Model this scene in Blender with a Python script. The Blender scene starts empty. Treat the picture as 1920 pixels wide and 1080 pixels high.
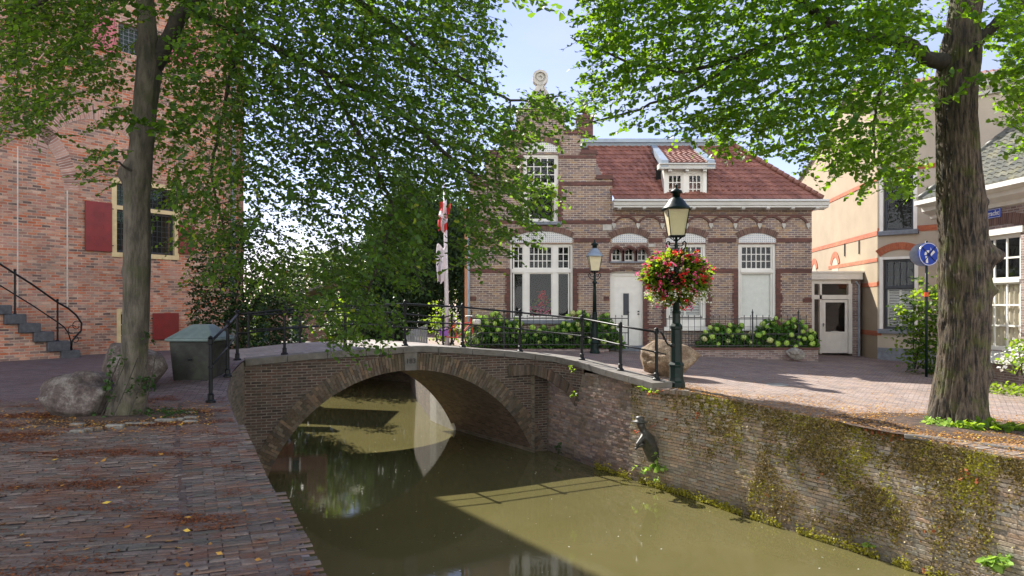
import bpy, bmesh, math, random
import numpy as np
from mathutils import Vector, Matrix, noise
R = math.radians
S = bpy.context.scene
COL = S.collection
random.seed(7)
RNG = np.random.default_rng(11)

# ------------------------------------------------------------------ camera, world, sun, exposure
FPX, HY, CZ = 1350.0, 570.0, 1.7          # focal length in photo pixels, horizon row, eye height
cam = bpy.data.cameras.new('camera')
cam.sensor_width = 36.0; cam.lens = FPX / 1920 * 36; cam.shift_y = (HY - 540) / 1920
cam.clip_start = 0.05; cam.clip_end = 2000
co = bpy.data.objects.new('camera', cam); COL.objects.link(co)
co.location = (0, 0, CZ); co.rotation_euler = (R(90), 0, 0)
S.camera = co
SUN_EL = R(42.0); SUN_H = (-0.545, 0.838)   # horizontal direction towards the sun
W = bpy.data.worlds.new("World"); S.world = W; W.use_nodes = True
nt = W.node_tree; bg = nt.nodes['Background']
sky = nt.nodes.new('ShaderNodeTexSky'); sky.sky_type = 'NISHITA'; sky.sun_disc = False
sky.sun_elevation = SUN_EL; sky.sun_rotation = math.atan2(SUN_H[0], SUN_H[1])
sky.air_density = 1.0; sky.dust_density = 0.25; sky.ozone_density = 1.3
tc = nt.nodes.new('ShaderNodeTexCoord'); mp = nt.nodes.new('ShaderNodeMapping'); mp.inputs['Scale'].default_value = (1.0, 1.0, 2.6)
mp.inputs['Rotation'].default_value = (0, 0.2, 0.4)
nz = nt.nodes.new('ShaderNodeTexNoise'); nz.inputs['Scale'].default_value = 2.2; nz.inputs['Detail'].default_value = 7; nz.inputs['Roughness'].default_value = .55
rp = nt.nodes.new('ShaderNodeValToRGB'); rp.color_ramp.elements[0].position = .40; rp.color_ramp.elements[1].position = .80
rp.color_ramp.elements[1].color = (.85, .85, .85, 1)
mx = nt.nodes.new('ShaderNodeMixRGB')
L = nt.links.new
sx_ = nt.nodes.new('ShaderNodeSeparateXYZ'); L(tc.outputs['Generated'], sx_.inputs[0])
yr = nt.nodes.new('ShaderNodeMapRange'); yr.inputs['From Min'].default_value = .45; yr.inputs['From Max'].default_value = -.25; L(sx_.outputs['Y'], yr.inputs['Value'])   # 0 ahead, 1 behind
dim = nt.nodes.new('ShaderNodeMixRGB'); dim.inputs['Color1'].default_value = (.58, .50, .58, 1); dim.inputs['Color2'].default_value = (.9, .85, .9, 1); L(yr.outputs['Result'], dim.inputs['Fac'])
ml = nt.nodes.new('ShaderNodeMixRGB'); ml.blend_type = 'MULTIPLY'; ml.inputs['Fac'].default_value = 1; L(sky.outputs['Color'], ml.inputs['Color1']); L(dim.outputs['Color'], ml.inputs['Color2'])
zr_ = nt.nodes.new('ShaderNodeMapRange'); zr_.inputs['From Min'].default_value = .85; zr_.inputs['From Max'].default_value = .35; L(sx_.outputs['Z'], zr_.inputs['Value'])   # added bank held low, so facades get more fill than the water
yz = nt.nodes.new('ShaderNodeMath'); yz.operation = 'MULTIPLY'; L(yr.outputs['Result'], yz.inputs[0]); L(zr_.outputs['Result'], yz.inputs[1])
cc = nt.nodes.new('ShaderNodeMixRGB'); cc.inputs['Color1'].default_value = (2.3, 2.45, 3.2, 1); cc.inputs['Color2'].default_value = (10.0, 9.7, 9.4, 1); L(yz.outputs[0], cc.inputs['Fac'])   # unseen bright cloud bank, added behind the viewer to light the shaded facades
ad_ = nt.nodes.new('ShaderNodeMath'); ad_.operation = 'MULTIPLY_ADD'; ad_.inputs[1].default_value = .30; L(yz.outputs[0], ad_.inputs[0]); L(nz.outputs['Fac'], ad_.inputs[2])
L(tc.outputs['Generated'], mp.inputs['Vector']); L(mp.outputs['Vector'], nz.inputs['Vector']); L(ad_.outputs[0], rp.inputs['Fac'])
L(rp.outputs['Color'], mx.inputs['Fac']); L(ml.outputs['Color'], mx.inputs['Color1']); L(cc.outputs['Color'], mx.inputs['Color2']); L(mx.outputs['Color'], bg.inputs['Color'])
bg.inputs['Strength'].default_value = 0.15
sun = bpy.data.lights.new('sun', 'SUN'); sun.energy = 5.0; sun.angle = R(0.5); sun.color = (1.0, .95, .86)
so = bpy.data.objects.new('sun', sun); COL.objects.link(so)
sd = Vector((SUN_H[0] * math.cos(SUN_EL), SUN_H[1] * math.cos(SUN_EL), math.sin(SUN_EL)))
so.rotation_euler = sd.to_track_quat('Z', 'Y').to_euler(); so.location = (-20, 25, 30)
S.view_settings.view_transform = 'Standard'; S.view_settings.look = 'None'
S.view_settings.exposure = 1.32; S.view_settings.gamma = 1.0; S.view_settings.use_curve_mapping = False
S.cycles.max_bounces = 8; S.cycles.diffuse_bounces = 4; S.cycles.transparent_max_bounces = 12
S.cycles.caustics_reflective = False; S.cycles.caustics_refractive = False

# ------------------------------------------------------------------ helpers
def rot2(v, a): c, s = math.cos(a), math.sin(a); return (c * v[0] - s * v[1], s * v[0] + c * v[1])
class Frame:                                   # x along the wall, y into it, z up
    def __init__(f, ox, oy, ang=0.0, oz=0.0): f.o = (ox, oy, oz); f.a = ang; f.c = math.cos(ang); f.s = math.sin(ang)
    def __call__(f, p): return (f.o[0] + f.c * p[0] - f.s * p[1], f.o[1] + f.s * p[0] + f.c * p[1], f.o[2] + p[2])
    def at(f, px, py, d=0.0):                  # where the ray through a photo pixel meets the wall (set back by d)
        rx, rz = (px - 960) / FPX, -(py - HY) / FPX
        ox = f.o[0] - f.s * d; oy = f.o[1] + f.c * d
        # (rx,1)*t = o + u*(c,s)
        det = rx * (-f.s) + f.c
        t = (ox * (-f.s) + oy * f.c) / det
        u = (rx * t - ox) * f.c + (t - oy) * f.s
        return u, CZ + rz * t - f.o[2]
    def rect(f, x0, y0, x1, y1, d=0.0):
        a = f.at(x0, y0, d); b = f.at(x1, y1, d); return (a[0], b[0], b[1], a[1])
WORLD = Frame(0, 0, 0)
def unp(px, Y): return (px - 960) / FPX * Y
def unz(py, Y): return CZ - (py - HY) / FPX * Y

class MB:
    def __init__(s, fr=WORLD): s.v = []; s.f = []; s.uv = {}; s.col = {}; s.fr = fr
    def add(s, vs, fs, uvs=None, col=None):
        n = len(s.v); s.v += [s.fr(p) for p in vs]
        for i, f in enumerate(fs):
            k = len(s.f); s.f.append(tuple(n + j for j in f))
            if uvs is not None: s.uv[k] = uvs[i]
            if col is not None: s.col[k] = col
    def box(s, x0, x1, y0, y1, z0, z1, col=None):
        s.add([(x0,y0,z0),(x1,y0,z0),(x1,y1,z0),(x0,y1,z0),(x0,y0,z1),(x1,y0,z1),(x1,y1,z1),(x0,y1,z1)],
              [(0,3,2,1),(4,5,6,7),(0,1,5,4),(1,2,6,5),(2,3,7,6),(3,0,4,7)], None, col)
    def cbox(s, x0, x1, y0, y1, z0, z1, b=.01, col=None):      # box with chamfered upright and front edges
        pts = [(x0+b,y0),(x1-b,y0),(x1,y0+b),(x1,y1-b),(x1-b,y1),(x0+b,y1),(x0,y1-b),(x0,y0+b)]
        cx, cy = (x0+x1)/2, (y0+y1)/2
        def ring(z, k): return [(cx+(x-cx)*(1-k/max(1e-6,abs(x1-x0)/2)), cy+(y-cy)*(1-k/max(1e-6,abs(y1-y0)/2)), z) for x,y in pts]
        vs = ring(z0,b)+ring(z0+b,0)+ring(z1-b,0)+ring(z1,b)
        fs = [tuple(range(7,-1,-1)), tuple(range(24,32))]
        for r in range(3):
            for i in range(8): j=(i+1)%8; fs.append((r*8+i, r*8+j, r*8+8+j, r*8+8+i))
        s.add(vs, fs, None, col)
    def bar(s, p, q, w, h=None, up=(0,0,1), col=None):          # rectangular bar
        h = h or w; p = Vector(p); q = Vector(q); d = (q-p).normalized(); u = Vector(up)
        if abs(d.dot(u)) > .97: u = Vector((1,0,0))
        a = d.cross(u).normalized(); b = a.cross(d)
        vs = []
        for c in (p, q):
            for i, j in ((-1,-1),(1,-1),(1,1),(-1,1)): vs.append(tuple(c + a*w/2*i + b*h/2*j))
        s.add(vs, [(0,1,2,3),(7,6,5,4),(0,4,5,1),(1,5,6,2),(2,6,7,3),(3,7,4,0)], None, col)
    def tube(s, pts, rad, n=8, cap=True, col=None, wob=0.0, seed=0):
        pts = [Vector(p) for p in pts]; m = len(pts)
        if not hasattr(rad, '__len__'): rad = [rad]*m
        a = None; vs = []; uvr = []; ln = 0
        for i, p in enumerate(pts):
            d = (pts[min(i+1,m-1)] - pts[max(i-1,0)]).normalized()
            if a is None:
                a = d.cross(Vector((0,1,0)) if abs(d.y) < .9 else Vector((1,0,0))).normalized()
            a = (a - d*a.dot(d)).normalized(); b = d.cross(a)
            if i: ln += (p-pts[i-1]).length
            for k in range(n):
                t = 2*math.pi*k/n; r = rad[i]
                if wob: r *= 1 + wob*noise.noise(Vector((math.cos(t)*1.6+seed, math.sin(t)*1.6, ln*1.3/ (1+0))))
                vs.append(tuple(p + a*math.cos(t)*r + b*math.sin(t)*r))
            uvr.append(ln)
        fs = []; uv = []
        for i in range(m-1):
            for k in range(n):
                j = (k+1)%n; fs.append((i*n+k, i*n+j, (i+1)*n+j, (i+1)*n+k))
                u0 = 2*math.pi*max(rad)*k/n; u1 = 2*math.pi*max(rad)*(k+1)/n
                uv.append([(u0,uvr[i]),(u1,uvr[i]),(u1,uvr[i+1]),(u0,uvr[i+1])])
        if cap:
            fs += [tuple(range(n-1,-1,-1)), tuple(range((m-1)*n, m*n))]; uv += [[(0,0)]*n]*2
        s.add(vs, fs, uv, col)
    def lathe(s, prof, c=(0,0,0), n=12, col=None, rot=0):       # prof: (r,z)
        vs = []
        for r, z in prof:
            for k in range(n):
                t = 2*math.pi*k/n+rot; vs.append((c[0]+math.cos(t)*r, c[1]+math.sin(t)*r, c[2]+z))
        fs = []
        m = len(prof)
        for i in range(m-1):
            for k in range(n):
                j = (k+1)%n; fs.append((i*n+k, i*n+j, (i+1)*n+j, (i+1)*n+k))
        fs += [tuple(range(n-1,-1,-1)), tuple(range((m-1)*n, m*n))]
        s.add(vs, fs, None, col)
    def prism(s, poly, y0, y1, col=None):                        # polygon in x,z pushed along y
        n = len(poly)
        vs = [(x,y0,z) for x,z in poly] + [(x,y1,z) for x,z in poly]
        fs = [tuple(range(n)), tuple(range(2*n-1,n-1,-1))] + [(i, n+i, n+(i+1)%n, (i+1)%n) for i in range(n)]
        s.add(vs, fs, None, col)
    def plan(s, poly, z0, z1, col=None):                         # polygon in x,y pushed up
        n = len(poly)
        vs = [(x,y,z0) for x,y in poly] + [(x,y,z1) for x,y in poly]
        fs = [tuple(range(n-1,-1,-1)), tuple(range(n,2*n))] + [(i, (i+1)%n, n+(i+1)%n, n+i) for i in range(n)]
        s.add(vs, fs, None, col)
    def wall(s, rects, holes, y=0.0, depth=.25):                 # union of rects minus holes, with reveals
        xs = sorted({round(v,4) for r in rects+holes for v in r[:2]}); zs = sorted({round(v,4) for r in rects+holes for v in r[2:]})
        def inn(x, z):
            for h in holes:
                if h[0] < x < h[1] and h[2] < z < h[3]: return False
            return any(r[0] < x < r[1] and r[2] < z < r[3] for r in rects)
        nx, nz_ = len(xs)-1, len(zs)-1
        g = [[inn((xs[i]+xs[i+1])/2, (zs[j]+zs[j+1])/2) for j in range(nz_)] for i in range(nx)]
        for i in range(nx):
            for j in range(nz_):
                if not g[i][j]: continue
                a,b,c,d = xs[i],xs[i+1],zs[j],zs[j+1]; e = y+depth
                s.add([(a,y,c),(b,y,c),(b,y,d),(a,y,d)], [(0,1,2,3)])
                if i == 0 or not g[i-1][j]: s.add([(a,y,c),(a,y,d),(a,e,d),(a,e,c)], [(0,1,2,3)])
                if i == nx-1 or not g[i+1][j]: s.add([(b,y,c),(b,e,c),(b,e,d),(b,y,d)], [(0,1,2,3)])
                if j == 0 or not g[i][j-1]: s.add([(a,y,c),(a,e,c),(b,e,c),(b,y,c)], [(0,1,2,3)])
                if j == nz_-1 or not g[i][j+1]: s.add([(a,y,d),(b,y,d),(b,e,d),(a,e,d)], [(0,1,2,3)])
    def arc(s, cx, zc, r0, r1, a0, a1, y0, y1, n=16, uvscale=1.0):   # brick ring in the x,z plane, angles in radians
        vs = []; fs = []; uv = []
        for i in range(n+1):
            t = a0+(a1-a0)*i/n; c, q = math.cos(t), math.sin(t)
            vs += [(cx+r0*c,y0,zc+r0*q),(cx+r1*c,y0,zc+r1*q),(cx+r1*c,y1,zc+r1*q),(cx+r0*c,y1,zc+r0*q)]
        rm = (r0+r1)/2
        for i in range(n):
            o = 4*i; U0 = rm*abs(a1-a0)*i/n; U1 = rm*abs(a1-a0)*(i+1)/n; D = abs(y1-y0); H = r1-r0
            for k in range(4):
                j = (k+1)%4; fs.append((o+k, o+4+k, o+4+j, o+j))
                v0, v1 = (0, H) if k == 0 else (H, 0) if k == 2 else (0, D)
                uv.append([(v0,U0),(v0,U1),(v1,U1),(v1,U0)])
        fs += [(0,1,2,3), (4*n+3,4*n+2,4*n+1,4*n)]; uv += [[(0,0)]*4]*2
        s.add(vs, fs, uv)
    def build(s, name, mat, parent=None, smooth=False, label=None, bevel=0):
        me = bpy.data.meshes.new(name)
        root = parent
        off = Vector((0,0,0)); p = parent
        while p is not None: off += p.location; p = p.parent
        me.from_pydata([tuple(Vector(v)-off) for v in s.v], [], s.f)
        uvl = me.uv_layers.new(name='UVMap')
        arr = np.zeros(len(me.loops)*2, dtype=np.float32)
        V = s.v
        for k, pl in enumerate(me.polygons):
            ls = pl.loop_start
            if k in s.uv:
                for q, (a, b) in enumerate(s.uv[k]): arr[(ls+q)*2] = a; arr[(ls+q)*2+1] = b
            else:
                n = pl.normal
                if abs(n.z) > .8:
                    for q, vi in enumerate(s.f[k]): arr[(ls+q)*2] = V[vi][0]; arr[(ls+q)*2+1] = V[vi][1]
                else:
                    h = math.hypot(n.x, n.y) or 1; tx, ty = -n.y/h, n.x/h
                    for q, vi in enumerate(s.f[k]):
                        arr[(ls+q)*2] = V[vi][0]*tx+V[vi][1]*ty; arr[(ls+q)*2+1] = V[vi][2]/h
        uvl.data.foreach_set('uv', arr)
        if s.col:
            ca = me.color_attributes.new('Col', 'FLOAT_COLOR', 'CORNER'); c = np.ones(len(me.loops)*4, dtype=np.float32)
            for k, pl in enumerate(me.polygons):
                if k in s.col:
                    for q in range(pl.loop_total): c[(pl.loop_start+q)*4:(pl.loop_start+q)*4+3] = s.col[k]
            ca.data.foreach_set('color', c)
        if smooth: me.polygons.foreach_set('use_smooth', [True]*len(me.polygons))
        me.materials.append(mat)
        o = bpy.data.objects.new(name, me); COL.objects.link(o)
        if parent is not None: o.parent = parent
        if bevel:
            m = o.modifiers.new('bevel', 'BEVEL'); m.width = bevel; m.segments = 2; m.limit_method = 'ANGLE'
        if label: o['label'] = label
        return o
def thing(name, label, cat, loc=(0,0,0), group=None):
    o = bpy.data.objects.new(name, None); COL.objects.link(o); o.location = loc; o.empty_display_size = .2
    o['label'] = label; o['category'] = cat
    if group: o['group'] = group
    return o
def tag(o, label, cat, group=None, kind=None):
    if kind: o['kind'] = kind
    if label: o['label'] = label
    if cat: o['category'] = cat
    if group: o['group'] = group
    return o
def struct(o): o['kind'] = 'structure'; return o
def recenter(o):                                # move the origin of a one-mesh thing to its base
    me = o.data; n = len(me.vertices); a = np.zeros(n*3, dtype=np.float32); me.vertices.foreach_get('co', a); a = a.reshape(-1,3)
    c = np.array([(a[:,0].min()+a[:,0].max())/2, (a[:,1].min()+a[:,1].max())/2, a[:,2].min()], dtype=np.float32)
    a -= c; me.vertices.foreach_set('co', a.ravel()); o.location = Vector(tuple(float(x) for x in c)); me.update(); return o
def dup(root, loc, rz=0.0, sc=1.0, label=None, group=None):
    r = root.copy(); COL.objects.link(r); r.location = loc; r.rotation_euler = (0,0,rz); r.scale = (sc,sc,sc)
    if label: r['label'] = label
    if group: r['group'] = group
    for ch in list(root.children):
        c = ch.copy(); COL.objects.link(c); c.parent = r
        for g in list(ch.children):
            d = g.copy(); COL.objects.link(d); d.parent = c
    return r

# ------------------------------------------------------------------ materials
class NT:
    def __init__(s, name):
        s.m = bpy.data.materials.new(name); s.m.use_nodes = True; s.t = s.m.node_tree; s.b = s.t.nodes['Principled BSDF']; s.out = s.t.nodes['Material Output']
    def n(s, ty, **kw):
        x = s.t.nodes.new('ShaderNode'+ty)
        for k, v in kw.items():
            if hasattr(x, k): setattr(x, k, v)
            else: x.inputs[k.replace('_',' ')].default_value = v
        return x
    def l(s, a, b): s.t.links.new(a, b)
    def uv(s, scale=(1,1,1), rz=0.0):
        u = s.n('UVMap'); m = s.n('Mapping'); m.inputs['Scale'].default_value = scale; m.inputs['Rotation'].default_value = (0,0,rz)
        s.l(u.outputs['UV'], m.inputs['Vector']); return m.outputs['Vector']
    def obj(s, scale=(1,1,1)):
        u = s.n('TexCoord'); m = s.n('Mapping'); m.inputs['Scale'].default_value = scale
        s.l(u.outputs['Object'], m.inputs['Vector']); return m.outputs['Vector']
    def noise(s, vec, scale, detail=4, rough=.55):
        x = s.n('TexNoise'); x.inputs['Scale'].default_value = scale; x.inputs['Detail'].default_value = detail; x.inputs['Roughness'].default_value = rough
        if vec is not None: s.l(vec, x.inputs['Vector'])
        return x.outputs['Fac']
    def ramp(s, fac, stops, interp='LINEAR'):
        r = s.n('ValToRGB'); cr = r.color_ramp; cr.interpolation = interp
        cr.elements[0].position, cr.elements[0].color = stops[0][0], (*stops[0][1], 1)
        cr.elements[1].position, cr.elements[1].color = stops[-1][0], (*stops[-1][1], 1)
        for p, c in stops[1:-1]: e = cr.elements.new(p); e.color = (*c, 1)
        s.l(fac, r.inputs['Fac']); return r.outputs['Color']
    def mix(s, a, b, fac, mode='MIX'):
        m = s.n('MixRGB'); m.blend_type = mode
        for inp, v in (('Color1', a), ('Color2', b), ('Fac', fac)):
            if hasattr(v, 'is_linked') or hasattr(v, 'links'): s.l(v, m.inputs[inp])
            elif inp == 'Fac': m.inputs[inp].default_value = v
            else: m.inputs[inp].default_value = (*v, 1)
        return m.outputs['Color']
    def bump(s, h, strength=.4, dist=.01, normal=None):
        b = s.n('Bump'); b.inputs['Strength'].default_value = strength; b.inputs['Distance'].default_value = dist
        s.l(h, b.inputs['Height'])
        if normal is not None: s.l(normal, b.inputs['Normal'])
        s.l(b.outputs['Normal'], s.b.inputs['Normal']); return b.outputs['Normal']
    def math(s, op, a, b=None):
        m = s.n('Math'); m.operation = op
        for i, v in enumerate((a, b)):
            if v is None: continue
            if hasattr(v, 'links'): s.l(v, m.inputs[i])
            else: m.inputs[i].default_value = v
        return m.outputs[0]
    def set(s, **kw):
        for k, v in kw.items():
            k = k.replace('_',' ')
            if hasattr(v, 'links'): s.l(v, s.b.inputs[k])
            else: s.b.inputs[k].default_value = (*v, 1) if isinstance(v, tuple) and len(v) == 3 else v
        return s.m
W1 = (1,1,1); K0 = (0,0,0)
def m_brick(name, stops, mortar, bw=.215, bh=.07, ms=.009, dirt=None, dirt_amt=.4, rough=.85, bump=.5, off=.5, rz=0, warp=0.0, squash=1.0, streak=.25):
    t = NT(name); v = t.uv(rz=rz)
    if warp:
        nn = t.n('TexNoise'); nn.inputs['Scale'].default_value = 1.3; nn.inputs['Detail'].default_value = 3; t.l(v, nn.inputs['Vector'])
        sub = t.n('VectorMath'); sub.operation = 'SUBTRACT'; t.l(nn.outputs['Color'], sub.inputs[0]); sub.inputs[1].default_value = (.5,.5,.5)
        sc = t.n('VectorMath'); sc.operation = 'SCALE'; t.l(sub.outputs[0], sc.inputs[0]); sc.inputs['Scale'].default_value = warp
        ad = t.n('VectorMath'); ad.operation = 'ADD'; t.l(v, ad.inputs[0]); t.l(sc.outputs[0], ad.inputs[1]); vv = ad.outputs[0]
    else: vv = v
    b = t.n('TexBrick'); t.l(vv, b.inputs['Vector'])
    b.offset = off; b.squash = squash
    for k, x in (('Scale',1),('Mortar Size',ms),('Mortar Smooth',.25),('Bias',0),('Brick Width',bw),('Row Height',bh)): b.inputs[k].default_value = x
    b.inputs['Color1'].default_value = (0,0,0,1); b.inputs['Color2'].default_value = (1,1,1,1); b.inputs['Mortar'].default_value = (.5,.5,.5,1)
    rnd = t.ramp(b.outputs['Color'], stops)
    big = t.noise(v, .9, 5); fine = t.noise(v, 42, 4)
    c = t.mix(rnd, t.ramp(fine, [(.3,(.72,.72,.72)),(.75,(1.18,1.16,1.12))]), 1.0, 'MULTIPLY')
    mo = t.mix(mortar, tuple(x*.55 for x in mortar), t.ramp(t.noise(v, 6, 4), [(.35,K0),(.7,W1)]))
    c = t.mix(c, mo, b.outputs['Fac'])
    c = t.mix(c, t.ramp(big, [(.3,(1-streak,)*3),(.72,(1+streak*.6,)*3)]), 1.0, 'MULTIPLY')
    if dirt: c = t.mix(c, dirt, t.math('MULTIPLY', t.ramp(t.noise(v, 1.7, 7, .65), [(.45,K0),(.68,W1)]), dirt_amt))
    h = t.math('ADD', t.math('MULTIPLY', b.outputs['Fac'], -1.0), t.math('MULTIPLY', fine, .5))
    t.bump(h, bump, .012)
    return t.set(Base_Color=c, Roughness=rough)
def m_plain(name, col, rough=.6, var=.12, metal=0.0, scale=6, bump=0.0, spec=.5, dirt=None, dirt_amt=.3):
    t = NT(name); v = t.obj()
    c = t.mix(col, t.ramp(t.noise(v, scale, 6, .6), [(.3,(1-var*2,)*3),(.75,(1+var,)*3)]), 1.0, 'MULTIPLY')
    if dirt: c = t.mix(c, dirt, t.math('MULTIPLY', t.ramp(t.noise(v, scale*.35, 8, .7), [(.48,K0),(.66,W1)]), dirt_amt))
    if bump: t.bump(t.noise(v, scale*8, 5, .7), bump, .01)
    t.b.inputs['Specular IOR Level'].default_value = spec
    return t.set(Base_Color=c, Roughness=rough, Metallic=metal)
def m_attr(name, mul=1.0, rough=.85, moss=None, moss_amt=.5, bump=.5, scale=30, rufn=None):
    t = NT(name); a = t.n('Attribute'); a.attribute_name = 'Col'; v = t.obj()
    c = t.mix(a.outputs['Color'], t.ramp(t.noise(v, scale, 5, .65), [(.28,(.6*mul,)*3),(.75,(1.25*mul,)*3)]), 1.0, 'MULTIPLY')
    if moss:
        for k, (mc, sc, lo, hi, am) in enumerate(moss):
            c = t.mix(c, mc, t.math('MULTIPLY', t.ramp(t.noise(v, sc, 8, .68), [(lo,K0),(hi,W1)]), am))
    t.bump(t.noise(v, scale*1.4, 6, .7), bump, .012)
    return t.set(Base_Color=c, Roughness=rough)
def m_leaf(name, dark, light, trans, tf=.45, rough=.45, yellow=None):
    t = NT(name); g = t.n('NewGeometry'); ri = g.outputs['Random Per Island']
    st = [(0.0, dark), (.55, tuple((a+b)/2 for a, b in zip(dark, light))), (.93, light)]
    if yellow: st.append((1.0, yellow))
    c = t.ramp(ri, st)
    tr = t.n('BsdfTranslucent'); t.l(t.mix(c, trans, .8), tr.inputs['Color'])
    t.set(Base_Color=c, Roughness=rough); t.b.inputs['Specular IOR Level'].default_value = .18
    ms = t.n('MixShader'); ms.inputs[0].default_value = tf
    t.l(t.b.outputs[0], ms.inputs[1]); t.l(tr.outputs[0], ms.inputs[2]); t.l(ms.outputs[0], t.out.inputs['Surface'])
    return t.m
def m_glass(name, tint=(.9,.95,1.0), refl=1.35):
    t = NT(name); lw = t.n('LayerWeight'); lw.inputs['Blend'].default_value = .5; frr = t.math('MULTIPLY_ADD', t.math('POWER', lw.outputs['Facing'], 4.0), .8); frr.node.inputs[2].default_value = .022*refl/1.35
    gl = t.n('BsdfGlossy'); gl.inputs['Roughness'].default_value = .015; gl.inputs['Color'].default_value = (*tint,1)
    bn = t.n('Bump'); bn.inputs['Strength'].default_value = .12; bn.inputs['Distance'].default_value = .02; t.l(t.noise(t.obj(), 1.6, 2), bn.inputs['Height']); t.l(bn.outputs[0], gl.inputs['Normal'])
    tp = t.n('BsdfTransparent'); tp.inputs['Color'].default_value = (.97,.985,.98,1)
    ms = t.n('MixShader'); t.l(frr, ms.inputs[0]); t.l(tp.outputs[0], ms.inputs[1]); t.l(gl.outputs[0], ms.inputs[2])
    t.l(ms.outputs[0], t.out.inputs['Surface']); return t.m
M = {}
M['brick_house'] = m_brick('house brick', [(0,(.13,.085,.085)),(.3,(.24,.155,.13)),(.6,(.34,.215,.135)),(.8,(.17,.13,.15)),(1,(.44,.28,.14))], (.58,.50,.40), .23, .075, .011, rough=.75, bump=.35, streak=.15)
M['brick_dark'] = m_brick('dark red brick', [(0,(.085,.03,.024)),(.5,(.13,.045,.032)),(1,(.17,.06,.04))], (.10,.05,.04), .23, .075, .007, rough=.6, bump=.3, streak=.15)
M['brick_soldier'] = m_brick('arch brick', [(0,(.10,.045,.035)),(.5,(.16,.075,.05)),(1,(.22,.12,.08))], (.22,.17,.13), .45, .07, .008, rough=.65, bump=.35, off=0)
M['brick_tower'] = m_brick('old tower brick', [(0,(.10,.07,.065)),(.12,(.25,.15,.13)),(.25,(.46,.12,.05)),(.42,(.52,.21,.12)),(.58,(.40,.19,.15)),(.75,(.56,.30,.20)),(.86,(.22,.15,.14)),(1,(.62,.40,.29))], (.50,.38,.28), .27, .088, .013, dirt=(.42,.30,.24), dirt_amt=.35, rough=.9, bump=.7, warp=.05)
M['brick_towerarch'] = m_brick('old relieving arch brick', [(0,(.25,.13,.10)),(.5,(.42,.22,.17)),(1,(.52,.32,.25))], (.55,.47,.40), .5, .08, .012, rough=.9, bump=.6, off=0)
M['brick_bridge'] = m_brick('bridge brick', [(0,(.035,.024,.02)),(.35,(.075,.045,.036)),(.6,(.115,.06,.047)),(.8,(.07,.05,.042)),(1,(.15,.10,.078))], (.22,.19,.16), .225, .066, .011, dirt=(.07,.055,.04), dirt_amt=.6, rough=.9, bump=.7, warp=.02)
M['brick_soffit'] = m_brick('soffit brick', [(0,(.09,.055,.04)),(.5,(.17,.105,.07)),(1,(.24,.155,.105))], (.18,.15,.12), .225, .07, .009, dirt=(.10,.08,.05), dirt_amt=.5, rough=.85, bump=.6)
M['brick_right'] = m_brick('neighbour brick', [(0,(.16,.10,.09)),(.5,(.26,.17,.15)),(1,(.36,.25,.21))], (.46,.42,.38), .22, .068, .010, rough=.8, bump=.4, streak=.2)
M['brick_shed'] = m_brick('shed brick', [(0,(.22,.11,.09)),(.5,(.30,.16,.13)),(1,(.36,.20,.16))], (.34,.27,.23), .22, .07, .008)
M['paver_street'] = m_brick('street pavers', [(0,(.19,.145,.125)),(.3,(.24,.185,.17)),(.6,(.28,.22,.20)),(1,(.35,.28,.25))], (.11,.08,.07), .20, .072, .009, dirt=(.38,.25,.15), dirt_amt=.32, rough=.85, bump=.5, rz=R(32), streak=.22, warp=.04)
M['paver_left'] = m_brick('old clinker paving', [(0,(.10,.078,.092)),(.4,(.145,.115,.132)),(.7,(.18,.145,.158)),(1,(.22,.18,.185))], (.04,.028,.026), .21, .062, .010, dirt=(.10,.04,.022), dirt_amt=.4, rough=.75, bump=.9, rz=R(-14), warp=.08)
M['paver_deck'] = m_brick('bridge deck setts', [(0,(.20,.175,.17)),(.5,(.26,.23,.22)),(1,(.33,.30,.28))], (.22,.19,.17), .20, .09, .010, dirt=(.30,.22,.16), dirt_amt=.3, rough=.8, bump=.5, rz=R(25))
M['stone_cope'] = m_plain('coping stone', (.14,.128,.115), .8, .2, scale=5, bump=.4, dirt=(.12,.10,.07), dirt_amt=.6)
M['stone_pale'] = m_plain('pale sandstone', (.55,.53,.47), .8, .12, scale=7, bump=.25, dirt=(.30,.28,.24), dirt_amt=.4)
M['stone_sill'] = m_plain('bluestone', (.20,.22,.25), .7, .15, scale=8, bump=.25)
M['stone_yellow'] = m_plain('yellow stone frame', (.62,.50,.27), .7, .1, scale=5, dirt=(.40,.31,.17), dirt_amt=.3)
M['white_paint'] = m_plain('cream white paint', (.80,.78,.71), .4, .05, scale=3, dirt=(.55,.52,.44), dirt_amt=.18)
M['white_wood'] = m_plain('white gutter paint', (.62,.62,.58), .45, .06, scale=3)
M['zinc'] = m_plain('zinc sheet', (.30,.36,.42), .45, .1, metal=.3, scale=3)
M['iron'] = m_plain('painted iron', (.008,.010,.012), .42, .2, scale=10, spec=.22)
M['lamp_green'] = m_plain('dark green enamel', (.005,.018,.015), .42, .25, scale=9, spec=.25)
M['fence_iron'] = m_plain('fence iron', (.022,.024,.026), .45, .2)
M['shutter_red'] = m_plain('red shutter paint', (.20,.012,.014), .5, .15, scale=2.5, dirt=(.11,.015,.015), dirt_amt=.5)
M['shutter_pink'] = m_plain('faded pink shutter', (.46,.13,.15), .6, .15, scale=2.5)
M['glass'] = m_glass('window glass'); M['glass_green'] = m_glass('old leaded glass', (.5,.75,.6), 1.5)
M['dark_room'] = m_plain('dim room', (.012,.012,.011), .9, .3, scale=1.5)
M['curtain'] = m_plain('curtain cloth', (.55,.48,.36), .9, .1, scale=4)
M['blind'] = m_plain('white blind', (.66,.66,.60), .6, .05)
M['tyre'] = m_plain('rubber', (.02,.02,.02), .7, .1)
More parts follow.
